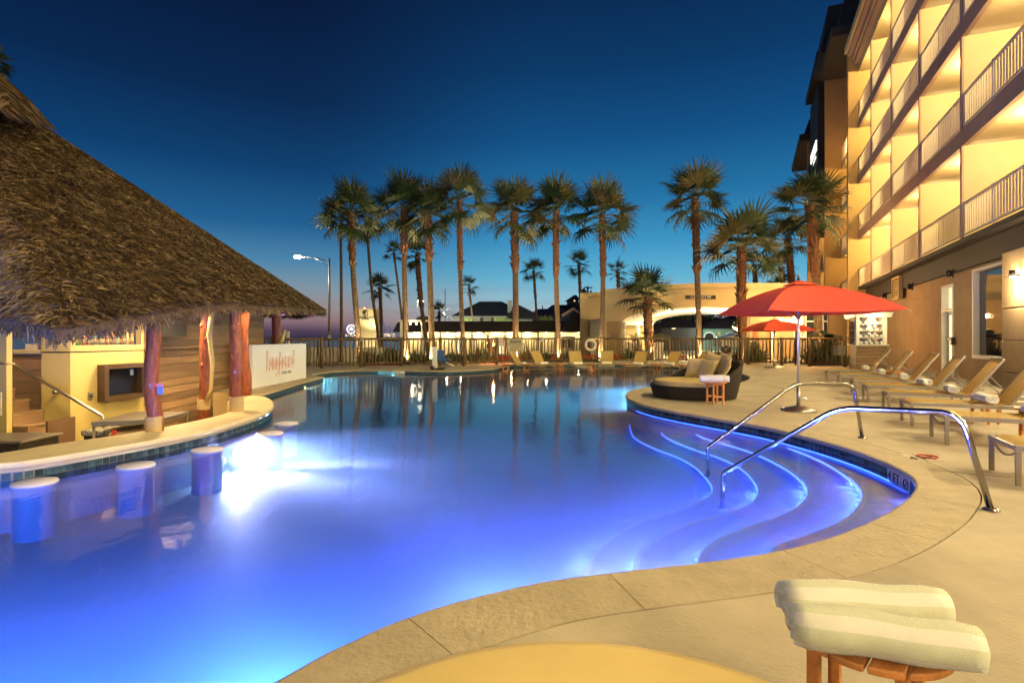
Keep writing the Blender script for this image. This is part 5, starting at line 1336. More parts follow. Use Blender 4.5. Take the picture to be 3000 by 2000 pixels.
sign(1485,1534,994,1029,Yw,'warning sign reading no lifeguard on duty on the fence','' or [('WARNING',1510,1002.4,.155,'signc',.95),('NO LIFEGUARD',1510,1010.5,.155,'black',.8),('ON DUTY',1510,1019,.155,'black',.85),('CHILDREN SHOULD NOT USE POOL',1510,1023.6,.062,'black',.75),('WITHOUT ADULT SUPERVISION',1512,1027.4,.062,'black',.75)],'signc',(1493,1527,996,1003.6))
t = sign(1428,1442.5,995.5,1027.5,28.2,'narrow pinkish warning sign left of the lifeguard sign',[('NO DIVING',1435.3,1025,.06,'canopy',.8)],'pinks')
b = MB(); p = A(1435.3,1009,28.16); b.torus(p,.095,.014,(0,1,0),20,5); b.bar(p+Vector((-.06,0,-.06)),p+Vector((.06,0,.06)),.012,.02); b.build('no_diving_symbol', M['black'], t)
t = sign(1461,1475,993,1014,28.6,'small pale no smoking sign between the two warning signs',[('PLEASE',1468,1012,.05,'black',.8)],'white')
b = MB(); p = A(1468,1001,28.56); b.torus(p,.075,.010,(0,1,0),20,5); b.bar(p+Vector((-.05,0,-.05)),p+Vector((.05,0,.05)),.01,.014); b.build('no_smoking_symbol', M['canopy'], t)
t = sign(1054,1063.5,990,999.5,25.3,'tiny square sign on the fence post by the bright palm trunk',[],'white'); b = MB(); p = A(1058.7,994.7,25.27); b.torus(p,.05,.01,(0,1,0),16,5); b.build('no_diving_symbol', M['black'], t)
t = sign(1584,1592,992.5,1000.5,30.1,'tiny square sign on the fence above the second far lounger',[],'white'); b = MB(); p = A(1588,996.5,30.06); b.torus(p,.05,.01,(0,1,0),16,5); b.build('no_diving_symbol', M['black'], t)
t = sign(2280,2291,1005,1013,27.1,'tiny dark sign on the fence below the distant umbrella',[],'fence' if False else 'mansard'); b = MB(); p = A(2285.5,1009,27.06); b.torus(p,.045,.008,(0,1,0),16,5); b.build('symbol', M['white'], t)
t = sign(2345,2357,977,991,30,'little white sign with a keyhole shape at the doors behind the palms',[],'white'); b = MB(); b.sphere(A(2351,982,29.97),.05,8,6,1,.2,1); b.build('symbol', M['black'], t)
lr = thing('life_ring', 'cream life ring hanging on the log fence', 'life ring', A(1730,1010,30.75))
b = MB(); b.torus(A(1730,1010.5,30.8), .285, .075, (0,1,0), 32, 12); b.build('ring', M['white'], lr)
for a in (0,90,180,270):
    a = math.radians(a+40); p = A(1730,1010.5,30.8)+Vector((math.cos(a)*.285,0,math.sin(a)*.285)); b = MB(); b.torus(p,.078,.008,(-math.sin(a),0,math.cos(a)),14,5); b.build('band', M['rope'], lr)
b = MB(); p = A(1730,1010.5,30.75); b.tube([p+Vector((.05,0,-.36)),p+Vector((.06,0,-.6)),p+Vector((.16,0,-.8)),p+Vector((.1,0,-.9)),p+Vector((.2,0,-.66)),p+Vector((.1,0,-.35))], .012, 5); b.build('rope', M['rope'], lr)
# pool lift
pf_ = thing('pool_lift', 'pool lift with white mast and blue seat at the far edge', 'pool lift', A(1275,1080,23.4))
Y = 23.4
b = MB(); b.prism([(XX(1266,Y),Y),(XX(1280,Y),Y),(XX(1280,Y),Y+.3),(XX(1266,Y),Y+.3)], .04, ZZ(1016,Y)); b.build('mast', M['white'], pf_, bevel=.02)
b = MB(); b.box(XX(1262,Y),XX(1300,Y),Y,Y+.5,0,.10); b.tube([A(1266,1076,Y-.05),A(1268,1076,Y+.4)],.09,12); b.build('base', M['dark'], pf_)
M['blues'] = mat('blue_plastic', (.03,.09,.22), .4)
b = MB(); b.smooth = False; b.box(XX(1281,Y),XX(1300,Y),Y+.05,Y+.12,ZZ(1052,Y),ZZ(1025,Y)); b.box(XX(1281,Y),XX(1316,Y),Y+.0,Y+.45,ZZ(1058,Y),ZZ(1051,Y)); b.build('seat', M['blues'], pf_, bevel=.03)
b = MB(); b.tube([A(1283,1038,Y),A(1300,1038,Y),A(1304,1050,Y)],.02,6); b.tube([A(1300,1060,Y),A(1303,1074,Y),A(1312,1079,Y-.1)],.02,6); b.build('arm_rest', M['blues'], pf_)
b = MB(); b.tube([A(1306,1061,Y),A(1330,1072,Y-.1)],.03,8); b.build('foot_bar', M['white'], pf_)
b = MB(); b.tube([A(1274,1022,Y+.1),A(1290,1030,Y+.1)],.03,8); b.build('arm', M['white'], pf_)
# torches
def torch(px, yf, Y, s, label, power):
    t = thing('gas_torch', label, 'torch', (XX(px,Y),Y,0)); zf = ZZ(yf,Y)
    b = MB(); b.tube([(XX(px,Y),Y,0),(XX(px,Y),Y,zf-.10)], .03, 8); b.build('pole', M['dark'], t)
    b = MB(); b.lathe([(.04,-.12),(.13*s,.0),(.12*s,.01),(.02,.0)], (XX(px,Y),Y,zf), 14); b.build('bowl', M['dark'], t)
    b = MB(); b.smooth = True; R2 = random.Random(int(px))
    for k in range(9):
        a = R2.uniform(0,6.28); lean = R2.uniform(-.25,.25)*s-.10*s; h = R2.uniform(.15,.40)*s; q = Vector((XX(px,Y)+math.cos(a)*.09*s,Y+math.sin(a)*.06*s,zf))
        b.tube([q, q+Vector((lean*.4,0,h*.4)), q+Vector((lean*1.2,0,h*.75)), q+Vector((lean*1.6,0,h))], [.05*s,.075*s,.04*s,.004], 8)
    b.build('flame', M['flame'], t); lamp((XX(px,Y),Y-.1,zf+.25*s), power, (1,.5,.16), .12, 'POINT', t)
torch(2331,957,27.2,1.9,'large wind-blown torch flame seen behind the umbrella pole',160)
torch(2167.5,972,30.5,1.0,'small upright torch flame beside the palm trunk left of the umbrellas',60)
torch(1446,1014,29.6,.7,'pair-like small garden flame behind the fence left of the lifeguard sign',50)
# ------------------------------------------------------------------ palms
def frond_mesh(seed, nb=22, droop=.5):
    r_ = random.Random(seed); b = MB(); Lp = .78; 
    b.bar((0,0,0),(Lp*.5,0,.03),.035,.018); b.bar((Lp*.5,0,.03),(Lp,0,.0),.028,.014)
    for k in range(nb):
        a = math.radians(-118+236*k/(nb-1))+r_.uniform(-.04,.04); L = (1.0-.22*abs(a)/2.06)*r_.uniform(.88,1.05); ca, sa = math.cos(a), math.sin(a)
        side = Vector((-sa,ca,0)); c = Vector((Lp,0,0)); fold = .16*abs(sa)
        P = []
        for u in (0,.33,.62,.84,1.0):
            x = c+Vector((ca,sa,0))*(L*u*(1-.16*u*u*droop)); x.z += fold*L*u-droop*(.10*u*u+.55*max(0,u-.45)**2)*L*(1+.3*r_.random()); P.append(x)
        W = [.010,.040,.030,.015,.002]; tw = r_.uniform(-.25,.25)
        s_ = (side+Vector((0,0,tw))).normalized(); vs = []
        for x, w in zip(P, W): vs += [x-s_*w, x+s_*w]
        b.add(vs, [(2*i,2*i+1,2*i+3,2*i+2) for i in range(4)])
    return b
FRM = [frond_mesh(s, 20, d).mesh('frond', M['frond']) for s, d in ((1,.35),(2,.6),(3,.9),(4,1.25))]
def palm(px_top, y_top, px_b, y_b, Y, crown_px, wpx, label, n=30, boots=.3, single=False, grp='palms beyond the pool fence', stiff=0, nmax=None):
    top = A(px_top, y_top, Y); zb = min(0, 0); base = Vector((XX(px_b + (px_b-px_top)/(max(1,y_b-y_top))*0, Y), Y, 0))
    if y_b < HY+10:                                       # the foot is out of sight: run the line on down to the ground
        k = top.z/(top.z-ZZ(y_b, Y)); base = top.lerp(A(px_b, y_b, Y), k)
    base.z = -.02
    t = thing('palm_tree', label, 'palm tree', tuple(base), 0, grp); rr = random.Random(int(px_top*7+y_top))
    cr = crown_px/F*Y; r0 = wpx/2/F*Y; m = 22
    bow = Vector((rr.uniform(-.12,.12), rr.uniform(-.3,.3), 0)); pts = []; rad = []
    for i in range(m+1):
        u = i/m; p = base.lerp(top, u)+bow*math.sin(PI*u); pts.append(p)
        k = 1.0+.45*math.exp(-u*16)-.12*u; k *= 1.0+(.10 if u > 1-boots else 0); rad.append(r0*k*(1+rr.uniform(-.02,.02)))
    b = MB(); b.tube(pts, rad, 12); b.build('trunk', M['trunk'], t)
    # stubs of old leaves
    if boots:
        b = MB(); cnt = int(150*boots/.3*(1 if not single else .4))
        for k in range(cnt):
            u = 1-boots*(k+rr.random())/cnt; i = min(m-1, int(u*m)); p = pts[i].lerp(pts[i+1], u*m-i); a = k*2.4+rr.uniform(-.3,.3)
            o_ = Vector((math.cos(a),math.sin(a),0)); s_ = Vector((-o_.y,o_.x,0)); h = r0*rr.uniform(1.0,1.9); w = r0*.42; out = r0*rr.uniform(1.18,1.55)
            if rr.random() < .04: out *= 1.6; h *= 1.4
            q = p+o_*r0*1.0
            b.add([q-s_*w-Vector((0,0,h*.4)), q+s_*w-Vector((0,0,h*.4)), p+o_*out+s_*w*.45+Vector((0,0,h*.5)), p+o_*out-s_*w*.45+Vector((0,0,h*.5)), q+Vector((0,0,h*.2))], [(0,1,2,3),(0,3,4),(1,4,2)])
        b.build('leaf_bases', M['boot'], t, kind='stuff')
    sc_ = cr/1.72*1.16; cb = MB()
    if not hasattr(palm, 'fr'): palm.fr = [frond_mesh(s, 15, d) for s, d in ((1,.35),(2,.6),(3,.9),(4,1.25))]
    n = int(n*.82)
    for k in range(n):
        u = (k+.5)/n; az = k*2.39996+rr.uniform(-.25,.25); el = math.radians(82-(128-stiff)*u**1.05+rr.uniform(-8,8)); s = sc_*rr.uniform(.82,1.10)
        v = 0 if u < .25 else (1 if u < .55 else (2 if u < .8 else 3))
        mt = Matrix.Translation(top+Vector((0,0,-.25*sc_*u))) @ Matrix.Rotation(az,4,'Z') @ Matrix.Rotation(-el,4,'Y') @ Matrix.Rotation(rr.uniform(-.6,.6),4,'X') @ Matrix.Scale(s,4)
        if single:
            src = palm.fr[v]; cb.add([mt @ Vector(x) for x in src.v], src.f)
        else:
            o = link('frond', FRM[v], t); o.matrix_basis = mt
    if single: cb.build('crown', M['frond'], t)
    return t
Yp = 28.6
palm(998,648,1000,1018,31,70,9,'thin straight palm nearest the street lamp pole',18,.10)
palm(1028,625,1060,1073,27.2,108,17,'thick leaning palm with its foot lit bright at the fence',30,.34)
palm(1075,648,1121,1030,33,75,9,'thin slanting palm crossing in front of the hotel sign tower',20,.05)
palm(1183,605,1190,1050,28.6,112,16,'thick tall palm second in the left cluster, high crown',32,.30)
palm(1153,738,1176,938,44,42,7,'small leaning palm between two thick trunks in the left cluster',18,.1,True)
palm(1252,628,1267,1060,28.6,108,18,'thick palm with torn red fibres below the crown',32,.30)
palm(1222,745,1246,950,36,55,12,'rough-barked palm half hidden behind the left cluster',20,.5)
palm(1113,842,1116,950,60,50,9,'small bright green palm beside the hotel sign tower',22,.6,True)
palm(1346,585,1360,1062,28.3,105,14,'tall palm standing right of the left cluster',32,.42)
palm(1374,838,1389,950,70,38,6,'small palm seen between tall trunk and grey roof',18,.3,True)
palm(1287,912,1288,960,62,34,7,'low bushy palm in front of the second street lamp',20,.5,True)
palm(1506,625,1510,1056,30.6,112,18,'tall palm behind the lifeguard warning sign',34,.38)
palm(1629,618,1640,1054,31.2,104,15,'tall palm between the warning sign and the life ring',32,.42)
palm(1764,628,1760,1050,31.6,108,15,'tall palm directly behind the life ring',34,.42)
palm(1563,792,1571,950,56,43,7,'small dark palm between two tall palms over the long roof',20,.35,True)
palm(1696,775,1703,950,54,46,8,'small dark palm in front of the gable roof',20,.5,True)
palm(1810,795,1812,850,52,42,9,'small palm rising behind the left end of the arched canopy',18,.5,True)
palm(1899,868,1905,1056,33.5,100,19,'short palm with rough trunk in front of the arched canopy',26,.9,stiff=25)
palm(2036,582,2050,1052,32.2,112,17,'tall lone palm in front of the clearance sign',32,.45)
palm(2173,722,2180,1056,30.2,132,21,'wide-crowned palm left of the large umbrella',34,.75,stiff=15)
palm(2372,602,2400,1066,29.5,120,22,'tall palm standing against the hotel balconies',34,.45)
palm(2306,700,2319,826,40,85,16,'palm behind the umbrella top close to the hotel',26,.5)
palm(2208,775,2212,840,52,55,12,'small palm showing over the arched canopy roof, left of three',20,.5,True)
palm(2288,782,2291,840,50,60,12,'small palm showing over the arched canopy roof, middle of three',20,.5,True)
palm(2274,838,2274,850,56,38,10,'lowest palm tuft showing over the arched canopy roof',18,.3,True)
palm(-30,175,-40,900,20.5,62,12,'brownish palm top at the far left above the thatch cap',24,.2)
# uplights at the feet of some palms
def uplight(px, Y, power, label, d=(0,0.05,1), off=-.5):
    t = thing('ground_light', label, 'ground light', (XX(px,Y),Y+off,0), 0, 'ground lights at the palm feet'); p = Vector((XX(px,Y),Y+off,.10))
    b = MB(); b.tube([p-Vector((0,0,.10)), p], [.07,.08], 12); b.build('housing', M['dark'], t); b = MB(); b.tube([p, p+Vector((0,0,.01))], .06, 12); b.build('lens', M['lampw'], t)
    lamp(p+Vector((0,0,.03)), power*.9, (1,.74,.36), .05, 'SPOT', t, d, 1.5, .6)
for px, Y, pw, lb in [(1068,27.2,420,'ground light at the foot of the thick leaning palm'),(1200,28.8,420,'ground light at the second thick palm'),(1262,28.8,300,'ground light at the palm with red fibres'),(1366,28.6,300,'ground light right of the left cluster'),(1520,30.8,520,'ground light behind the lifeguard sign'),
        (1632,31.4,300,'ground light between warning sign and life ring'),(1752,31.8,300,'ground light behind the life ring'),(1912,33.6,260,'ground light at the short palm'),(2042,32.4,420,'ground light at the lone palm by the clearance sign'),(2168,30.5,420,'ground light at the wide-crowned palm'),(2386,29.6,420,'ground light at the palm by the hotel'),(2322,40,300,'ground light at the palm behind the umbrella top')]:
    uplight(px, Y, pw, lb)

# ------------------------------------------------------------------ plants
AG = []
for s in range(3):
    r_ = random.Random(s+50); b = MB()
    for k in range(34):
        a = k*2.4; el = math.radians(r_.uniform(25,85)); L = r_.uniform(.55,.95); d = Vector((math.cos(a)*math.cos(el),math.sin(a)*math.cos(el),math.sin(el))); s_ = Vector((-math.sin(a),math.cos(a),0)); w = .035
        mid = d*L*.5+Vector((0,0,.05)); tip = d*L-Vector((0,0,.12*L*math.cos(el)*2))
        b.add([-s_*w*.6, s_*w*.6, mid+s_*w, tip, mid-s_*w], [(0,1,2,3,4)])
    AG.append(b.mesh('agave', M['plant']))
pls = [(1095,28.3,1.0),(1075,28.9,.9),(1135,28.6,1.1),(1150,28.2,1.15),(1165,29.2,.9),(1215,29.5,1.0),(1235,29.2,.9),(1325,29.6,.8),(1345,30.2,.9),(1398,29.5,1.0),(1420,31.5,.9),(1544,32.2,1.15),(1560,32.6,.9),(1600,33,.8),(1660,33,.7),
       (1840,34.2,1.1),(1865,34.5,1.2),(1880,34.1,.9),(2100,32.2,.8),(2120,31.8,.9),(2142,31.5,.8),(2195,30.4,1.2),(2215,30.0,1.3),(2232,30.2,1.0),(2160,31.0,1.0),(2390,28.4,1.3),(2420,27.6,1.4),(2445,27.2,1.3),(2465,27.0,1.1),(2375,29,1.2),(2300,29,.6),(2330,28.7,.6)]
pos_w = ['left of the bright palm trunk','by the bright palm trunk','behind the fence under the sign tower','in front of the long building end']
def where(px):
    refs = [(1058,'the bright-footed leaning palm'),(1130,'the hotel sign tower'),(1190,'the second thick palm'),(1267,'the pool lift'),(1360,'the tall palm right of the cluster'),(1440,'the pinkish warning sign'),(1510,'the lifeguard sign'),(1640,'the palm between sign and life ring'),(1730,'the life ring'),(1905,'the short rough palm'),(2050,'the lone palm by the clearance sign'),(2179,'the wide-crowned palm'),(2268,'the distant umbrella'),(2400,'the palm by the hotel'),(2478,'the towel cabinet')]
    r = min(refs, key=lambda q: abs(q[0]-px)); return ('just left of ' if px < r[0]-6 else 'just right of ' if px > r[0]+6 else 'right at ')+r[1]
seen = {}
for px, Y, s in pls:
    w = where(px); seen[w] = seen.get(w, 0)+1; ad = ['', 'second ', 'third ', 'fourth ', 'fifth '][seen[w]-1]
    o = link('agave_plant', R.choice(AG)); o.location = (XX(px,Y),Y,.02); o.rotation_euler = (0,0,R.uniform(0,6)); o.scale = (s,s,s*R.uniform(.9,1.2))
    tag(o, f'{ad}spiky plant behind the fence {w}', 'plant', 'spiky plants behind the log fence')
# hedges and shrubs
def shrub(x0, x1, Y, h, d, label, n=900, leaf=.10):
    r_ = random.Random(int(x0)); b = MB(); X0, X1 = XX(x0,Y), XX(x1,Y)
    for k in range(n):
        x = r_.uniform(X0,X1); u = (x-X0)/(X1-X0); hh_ = h*(.75+.25*math.sin(u*9+x0))*(1-.5*abs(2*u-1)**4); z = hh_*r_.random()**.6; y = Y+r_.uniform(-d/2,d/2)*(1-.4*z/h)
        a = Vector((r_.gauss(0,1),r_.gauss(0,1),r_.gauss(0,.6))).normalized(); c = a.cross(Vector((r_.gauss(0,1),r_.gauss(0,1),r_.gauss(0,1)))).normalized(); L = leaf*r_.uniform(.6,1.3); p = Vector((x,y,z))
        b.add([p, p+a*L*.5+c*L*.22, p+a*L, p+a*L*.5-c*L*.22], [(0,1,2,3)])
    o = b.build('shrub', M['plant']); return tag(o, label, 'shrub', 'clipped shrubs behind the fence')
shrub(1372,1420,29.6,.75,.9,'dark rounded shrub behind the fence left of the pinkish sign',1300,.09)
shrub(2170,2235,30.8,1.15,.8,'dense shrub at the foot of the wide-crowned palm',1500,.14)
shrub(2378,2476,27.6,1.3,1.0,'dense dark shrub behind the fence beside the towel cabinet',2200,.16)
shrub(1290,1340,31.5,.6,.9,'low shrub behind the pool lift seat',800,.09)
shrub(1085,1170,30.0,.6,.9,'low dark shrub under the hotel sign tower',900,.09)
# lawn strip and red mulch
gm = MB(); vs, fs = tri_poly([(XX(1230,32),32),(XX(1745,33),33),(XX(1760,46),46),(XX(1200,46),46)], [], .0); gm.add(vs, fs); lw_ = gm.build('lawn', M['lawn'], kind='structure')
gb_ = MB(); r_ = random.Random(5)
for k in range(26000):
    Y = r_.uniform(32.2,40); x = r_.uniform(XX(1230,Y),XX(1750,Y)); h = r_.uniform(.05,.11); a = r_.uniform(0,6.28); w = .012
    gb_.add([(x-math.cos(a)*w,Y-math.sin(a)*w,0),(x+math.cos(a)*w,Y+math.sin(a)*w,0),(x+r_.uniform(-.03,.03),Y+r_.uniform(-.03,.03),h)], [(0,1,2)])
M['grass'] = mat('grass_blades', (.06,.10,.02), .7); gb_.build('grass', M['grass'], kind='stuff')['label'] = 'lit lawn strip behind the fence'
mm = MB()
for x0, x1, Y0, Y1 in ((1068,1175,27.3,28.6),(1380,1480,29.2,30.2),(1440,1760,31.6,32.0)):
    vs, fs = tri_poly([(XX(x0,Y0),Y0),(XX(x1,Y0),Y0),(XX(x1,Y1),Y1),(XX(x0,Y1),Y1)], [], .006); mm.add(vs, fs)
mm.build('mulch_bed', M['redkerb'], kind='structure')
def kerb(x0, x1, Y0, Y1, h=.15):
    b = MB(); b.bar((XX(x0,Y0),Y0,h/2),(XX(x1,Y1),Y1,h/2),.16,h); b.build('red_kerb', M['redkerb'], kind='structure')
kerb(1440,1500,33.0,33.0,.28); kerb(1500,1900,33.4,36,.28); kerb(2080,2240,45,45); kerb(1960,2010,38,38)
rd = MB(); vs, fs = tri_poly([(XX(1860,36.5),36.5),(XX(2400,36.5),36.5),(60,75),(XX(1700,75),75)], [], -.006); rd.add(vs, fs); rd.build('driveway', M['ground'], kind='structure')

# ------------------------------------------------------------------ low white wall and street furniture at the left
ww = thing('garden_wall', 'low white wall behind the fence at the left', 'wall', A(1000,1040,32))
b = MB(); b.box(XX(820,32),XX(1135,32),32,32.25,0,ZZ(1019,32)); b.build('wall_body', M['white'], ww); b = MB(); b.box(XX(818,32),XX(1137,32),31.97,32.28,ZZ(1019,32),ZZ(1017,32)); b.build('coping', M['white'], ww)
def street_lamp(px, Y, ytop, yl, xl, label, power, rb=.09, bulb=.12, col=(1,.96,.82)):
    t = thing('street_lamp', label, 'street lamp', (XX(px,Y),Y,0), 0, 'tall street lamps')
    b = MB(); b.tube([(XX(px,Y),Y,-.1),(XX(px,Y),Y,ZZ(ytop,Y))], [rb,rb*.6], 12); b.build('pole', M['alu'], t)
    p = A(px, ytop+8, Y); q = A(xl, yl+2, Y)
    b = MB(); b.tube([p, p.lerp(q,.5)+Vector((0,0,.12)), q], .035, 8); b.tube([A(px,ytop+26,Y), p.lerp(q,.45)+Vector((0,0,.08))], .025, 6); b.build('arm', M['alu'], t)
    b = MB(); b.sphere(q+Vector((0,0,.06)), .22, 12, 6, 1.4, .8, .4); b.build('head', M['alu'], t)
    b = MB(); b.sphere(q-Vector((0,0,.02)), bulb, 12, 8, 1.3, 1, .6); b.build('bulb', M['lampc'], t)
    lamp(q-Vector((0,0,.15)), power, col, .12, 'POINT', t); return t
street_lamp(965,44,757,750,872,'tall street lamp blazing at the left beside the thatched roof',500,.12,.24)
street_lamp(1222,75,884,880,1232,'second street lamp farther off behind the palm cluster',50,.06,.30)
street_lamp(1318,95,930,914,1300,'dim far street lamp by the low bushy palm',100,.05,.08)
fl = thing('flagpole', 'thin bare flagpole above the long roof', 'flagpole', A(1303,950,60)); b = MB(); b.tube([(XX(1304,60),60,0),(XX(1304,60),60,ZZ(847,60))], .045, 6); b.build('pole', M['alu'], fl)
bs = thing('street_sign', 'small white sign on the street lamp pole', 'sign', A(965,990,43.5)); b = MB(); b.box(XX(960,43.8),XX(970,43.8),43.8,43.83,ZZ(994,43.8),ZZ(981,43.8)); b.build('board', M['white'], bs)
wp_ = thing('white_post', 'short white post beyond the eave of the thatch', 'post', A(842,980,30)); b = MB(); b.box(XX(839,30),XX(846,30),30,30.13,0,ZZ(970,30)); b.build('post', M['white'], wp_)

# sign tower
st = thing('sign_tower', 'tall cream tower with the hotel chain tree emblem and lettering', 'sign tower', A(1075,1000,42)); Y = 42
b = MB(); b.box(XX(1047,Y),XX(1102,Y),Y,Y+1.0,0,ZZ(904,Y)); b.build('tower_body', M['walllit'], st)
b = MB(); b.box(XX(1098,Y),XX(1099.5,Y),Y-.01,Y,.5,ZZ(904,Y)); b.build('edge_strip', M['white'], st)
text('lettering', 'DOUBLETREE', .235, (XX(1049.5,Y),Y-.03,ZZ(933,Y)), (1,0,0), M['black'], st, sx=.88, ext=.02, space=.98)
text('lettering', 'BY HILTON', .11, (XX(1062,Y),Y-.03,ZZ(937,Y)), (1,0,0), M['black'], st, ext=.02)
b = MB(); p = A(1070,917.5,Y-.03); b.torus(p,.20,.022,(0,1,0),24,6); b.build('emblem_ring', M['black'], st)
b = MB(); b.sphere(p+Vector((-.05,0,.03)),.12,12,8,1,.2,.95); b.bar(p+Vector((-.05,0,-.05)),p+Vector((-.05,0,-.16)),.03,.03); b.build('emblem_tree', M['black'], st)
b = MB(); b.sphere(A(1068,903,Y+.5), .05, 8, 6); b.build('beacon', glow('red_beacon', (1,.12,.05), 30), st)
lamp(A(1084,975,Y-1.1), 60, (1,.85,.5), .1, 'SPOT', st, (.0,.35,1), 2.2, .7)
lamp(A(1084,1010,Y-1.2), 22, (1,.82,.45), .1, 'POINT', st)

# ferris wheel and pier
Y = 600
fw = thing('ferris_wheel', 'small brightly lit white ferris wheel on the pier at the horizon', 'ferris wheel', A(1029,964,Y)); c = A(1029,964,Y); GWm = glow('wheel_lights', (1,.95,1), 2.6)
b = MB(); b.torus(c,4.7,.28,(0,1,0),40,5); b.build('rim', GWm, fw)
b = MB(); 
for k in range(20): a = 2*PI*k/20; d = Vector((math.cos(a),0,math.sin(a))); b.bar(c+d*.6, c+d*4.6, .13)
b.build('spokes', GWm, fw)
b = MB(); b.sphere(c, .9, 10, 6); b.build('hub', GWm, fw)
for k in range(20):
    a = 2*PI*(k+.5)/20; b = MB(); p = c+Vector((math.cos(a)*5.05,0,math.sin(a)*5.05)); b.box(p.x-.22,p.x+.22,p.y-.2,p.y+.2,p.z-.25,p.z+.2); b.build('gondola', GWm, fw)
b = MB(); 
for s in (-1,1): b.bar(c, A(1029+s*9,990,Y), .4)
b.build('support', M['alu'], fw)
pr = thing('amusement_pier', 'low dark pier strung with tiny lights at the horizon', 'pier', A(1100,990,Y)); b = MB(); b.box(XX(1010,Y),XX(1160,Y),Y+2,Y+20,-2.4,1.6); b.build('pier_deck', M['roofdark'], pr)
r_ = random.Random(3); b = MB()
for k in range(150):
    px = r_.choice([r_.uniform(1012,1048), r_.uniform(1100,1158), r_.uniform(1100,1158)]); p = A(px, r_.uniform(976,987) if px > 1060 else r_.uniform(978,986), Y); s_ = r_.uniform(.10,.3); b.box(p.x-s_,p.x+s_,p.y,p.y+.3,p.z-s_,p.z+s_)
b.build('pier_lights', glow('pier_bulbs', (1,.72,.45), 2.4), pr, kind='stuff')
rc = thing('roller_coaster', 'faint violet roller coaster loops behind the palm trunks', 'roller coaster', A(1125,970,Y)); b = MB()
b.tube([A(x,y,Y+25) for x, y in ((1100,978),(1103,958),(1108,957),(1112,978),(1121,984),(1122,950),(1124,945),(1126,950),(1127,984),(1132,960),(1140,957),(1144,966),(1140,984))], .35, 5); b.build('track', glow('coaster_tint', (.10,.07,.22), 1), rc)

# ------------------------------------------------------------------ long low building
Y = 46
lb_ = thing('long_building', 'long low cream building with a dark overhanging roof and lit wall', 'building', A(1450,1000,Y)); b = MB()
z0, z1 = ZZ(971,Y), ZZ(940,Y)
x0, x1 = XX(1166,Y), XX(1800,Y)
b.box(x0,x1,Y+1.6,Y+8,0,z0); b.build('wall', M['walllit'], lb_)
b = MB(); P = [(XX(1151,Y),Y-.1,z0),(x1,Y-.1,z0),(x1,Y+9,z0),(XX(1151,Y),Y+9,z0)]; Q = [(XX(1163,Y),Y+.5,z1),(x1,Y+.5,z1),(x1,Y+8,z1),(XX(1163,Y),Y+8,z1)]
b.add(P+Q, [(3,2,1,0),(4,5,6,7),(0,1,5,4),(1,2,6,5),(2,3,7,6),(3,0,4,7)]); b.build('roof', M['roofdark'], lb_)
b = MB(); b.box(x0-.3,x1,Y-.12,Y-.10,z0-.06,z0); b.build('gutter', M['dark'], lb_)
for px in (1243,1290,1336,1383,1431,1480,1528,1577,1626): b = MB(); b.box(XX(px,Y+.2)-.08,XX(px,Y+.2)+.08,Y+.2,Y+.36,0,z0-.07); b.build('column', M['white'], lb_)
# doors, windows
for px, w in ((1345,9),(1460,17),(1655,12),(1675,12)):
    b = MB(); Yb = Y+1.5; b.box(XX(px-w,Yb),XX(px+w,Yb),Yb,Yb+.1,0 if px < 1600 else .4,ZZ(984,Yb)); o = b.build('door' if px < 1600 else 'window', M['orangetxt'] if px < 1600 else M['white'], lb_)
    b = MB(); b.box(XX(px-w+2,Yb),XX(px+w-2,Yb),Yb-.03,Yb,.0 if px < 1600 else .5,ZZ(986,Yb)); b.build('pane', M['litroom'] if px < 1600 else M['glassd'], o)
for px in (1180,1215,1265,1310,1350,1400,1452,1500,1545,1600,1645,1695,1740):
    p = Vector((XX(px,Y+1.1),Y+1.1,z0-.12)); b = MB(); b.lathe([(.08,0),(.10,.05)], p, 10); b.build('ceiling_lamp', M['lampw'], lb_); lamp(p-Vector((0,0,.08)), 20 if px < 1560 else 9, (1,.80,.45), .06, 'POINT', lb_)
b = MB(); b.tube([A(1415,973,Y-.1),A(1420,978,Y),A(1428,983,Y+.2),A(1428,1020,Y+.3)], .05, 6); b.tube([A(1717,972,Y-.1),A(1722,978,Y),A(1728,984,Y+.2),A(1728,1020,Y+.3)], .05, 6); b.build('downpipe', M['dark'], lb_)
# gable
Yg = 45
gb2 = MB(); P = [A(1645,971,Yg),A(1680,911,Yg),A(1755,962,Yg),A(1735,971,Yg)]; gb2.add([tuple(p) for p in P], [(0,3,2,1)])
gb2 = MB(); gb2.add([tuple(A(1648,970,Yg)),tuple(A(1681,908,Yg)),tuple(A(1752,968,Yg)),tuple(A(1648,970,Yg)+Vector((0,9,0))),tuple(A(1681,908,Yg)+Vector((0,9,0))),tuple(A(1752,968,Yg)+Vector((0,9,0)))], [(0,2,1),(3,4,5),(0,1,4,3),(1,2,5,4),(0,3,5,2)]); gb2.build('gable_roof', M['roofdark'], lb_)
b = MB(); b.bar(A(1645,925,Yg-.1),A(1680,904,Yg-.1),.1,.18); b.bar(A(1680,904,Yg-.1),A(1757,960,Yg-.1),.1,.18); b.build('barge_board', M['fascia'], lb_)
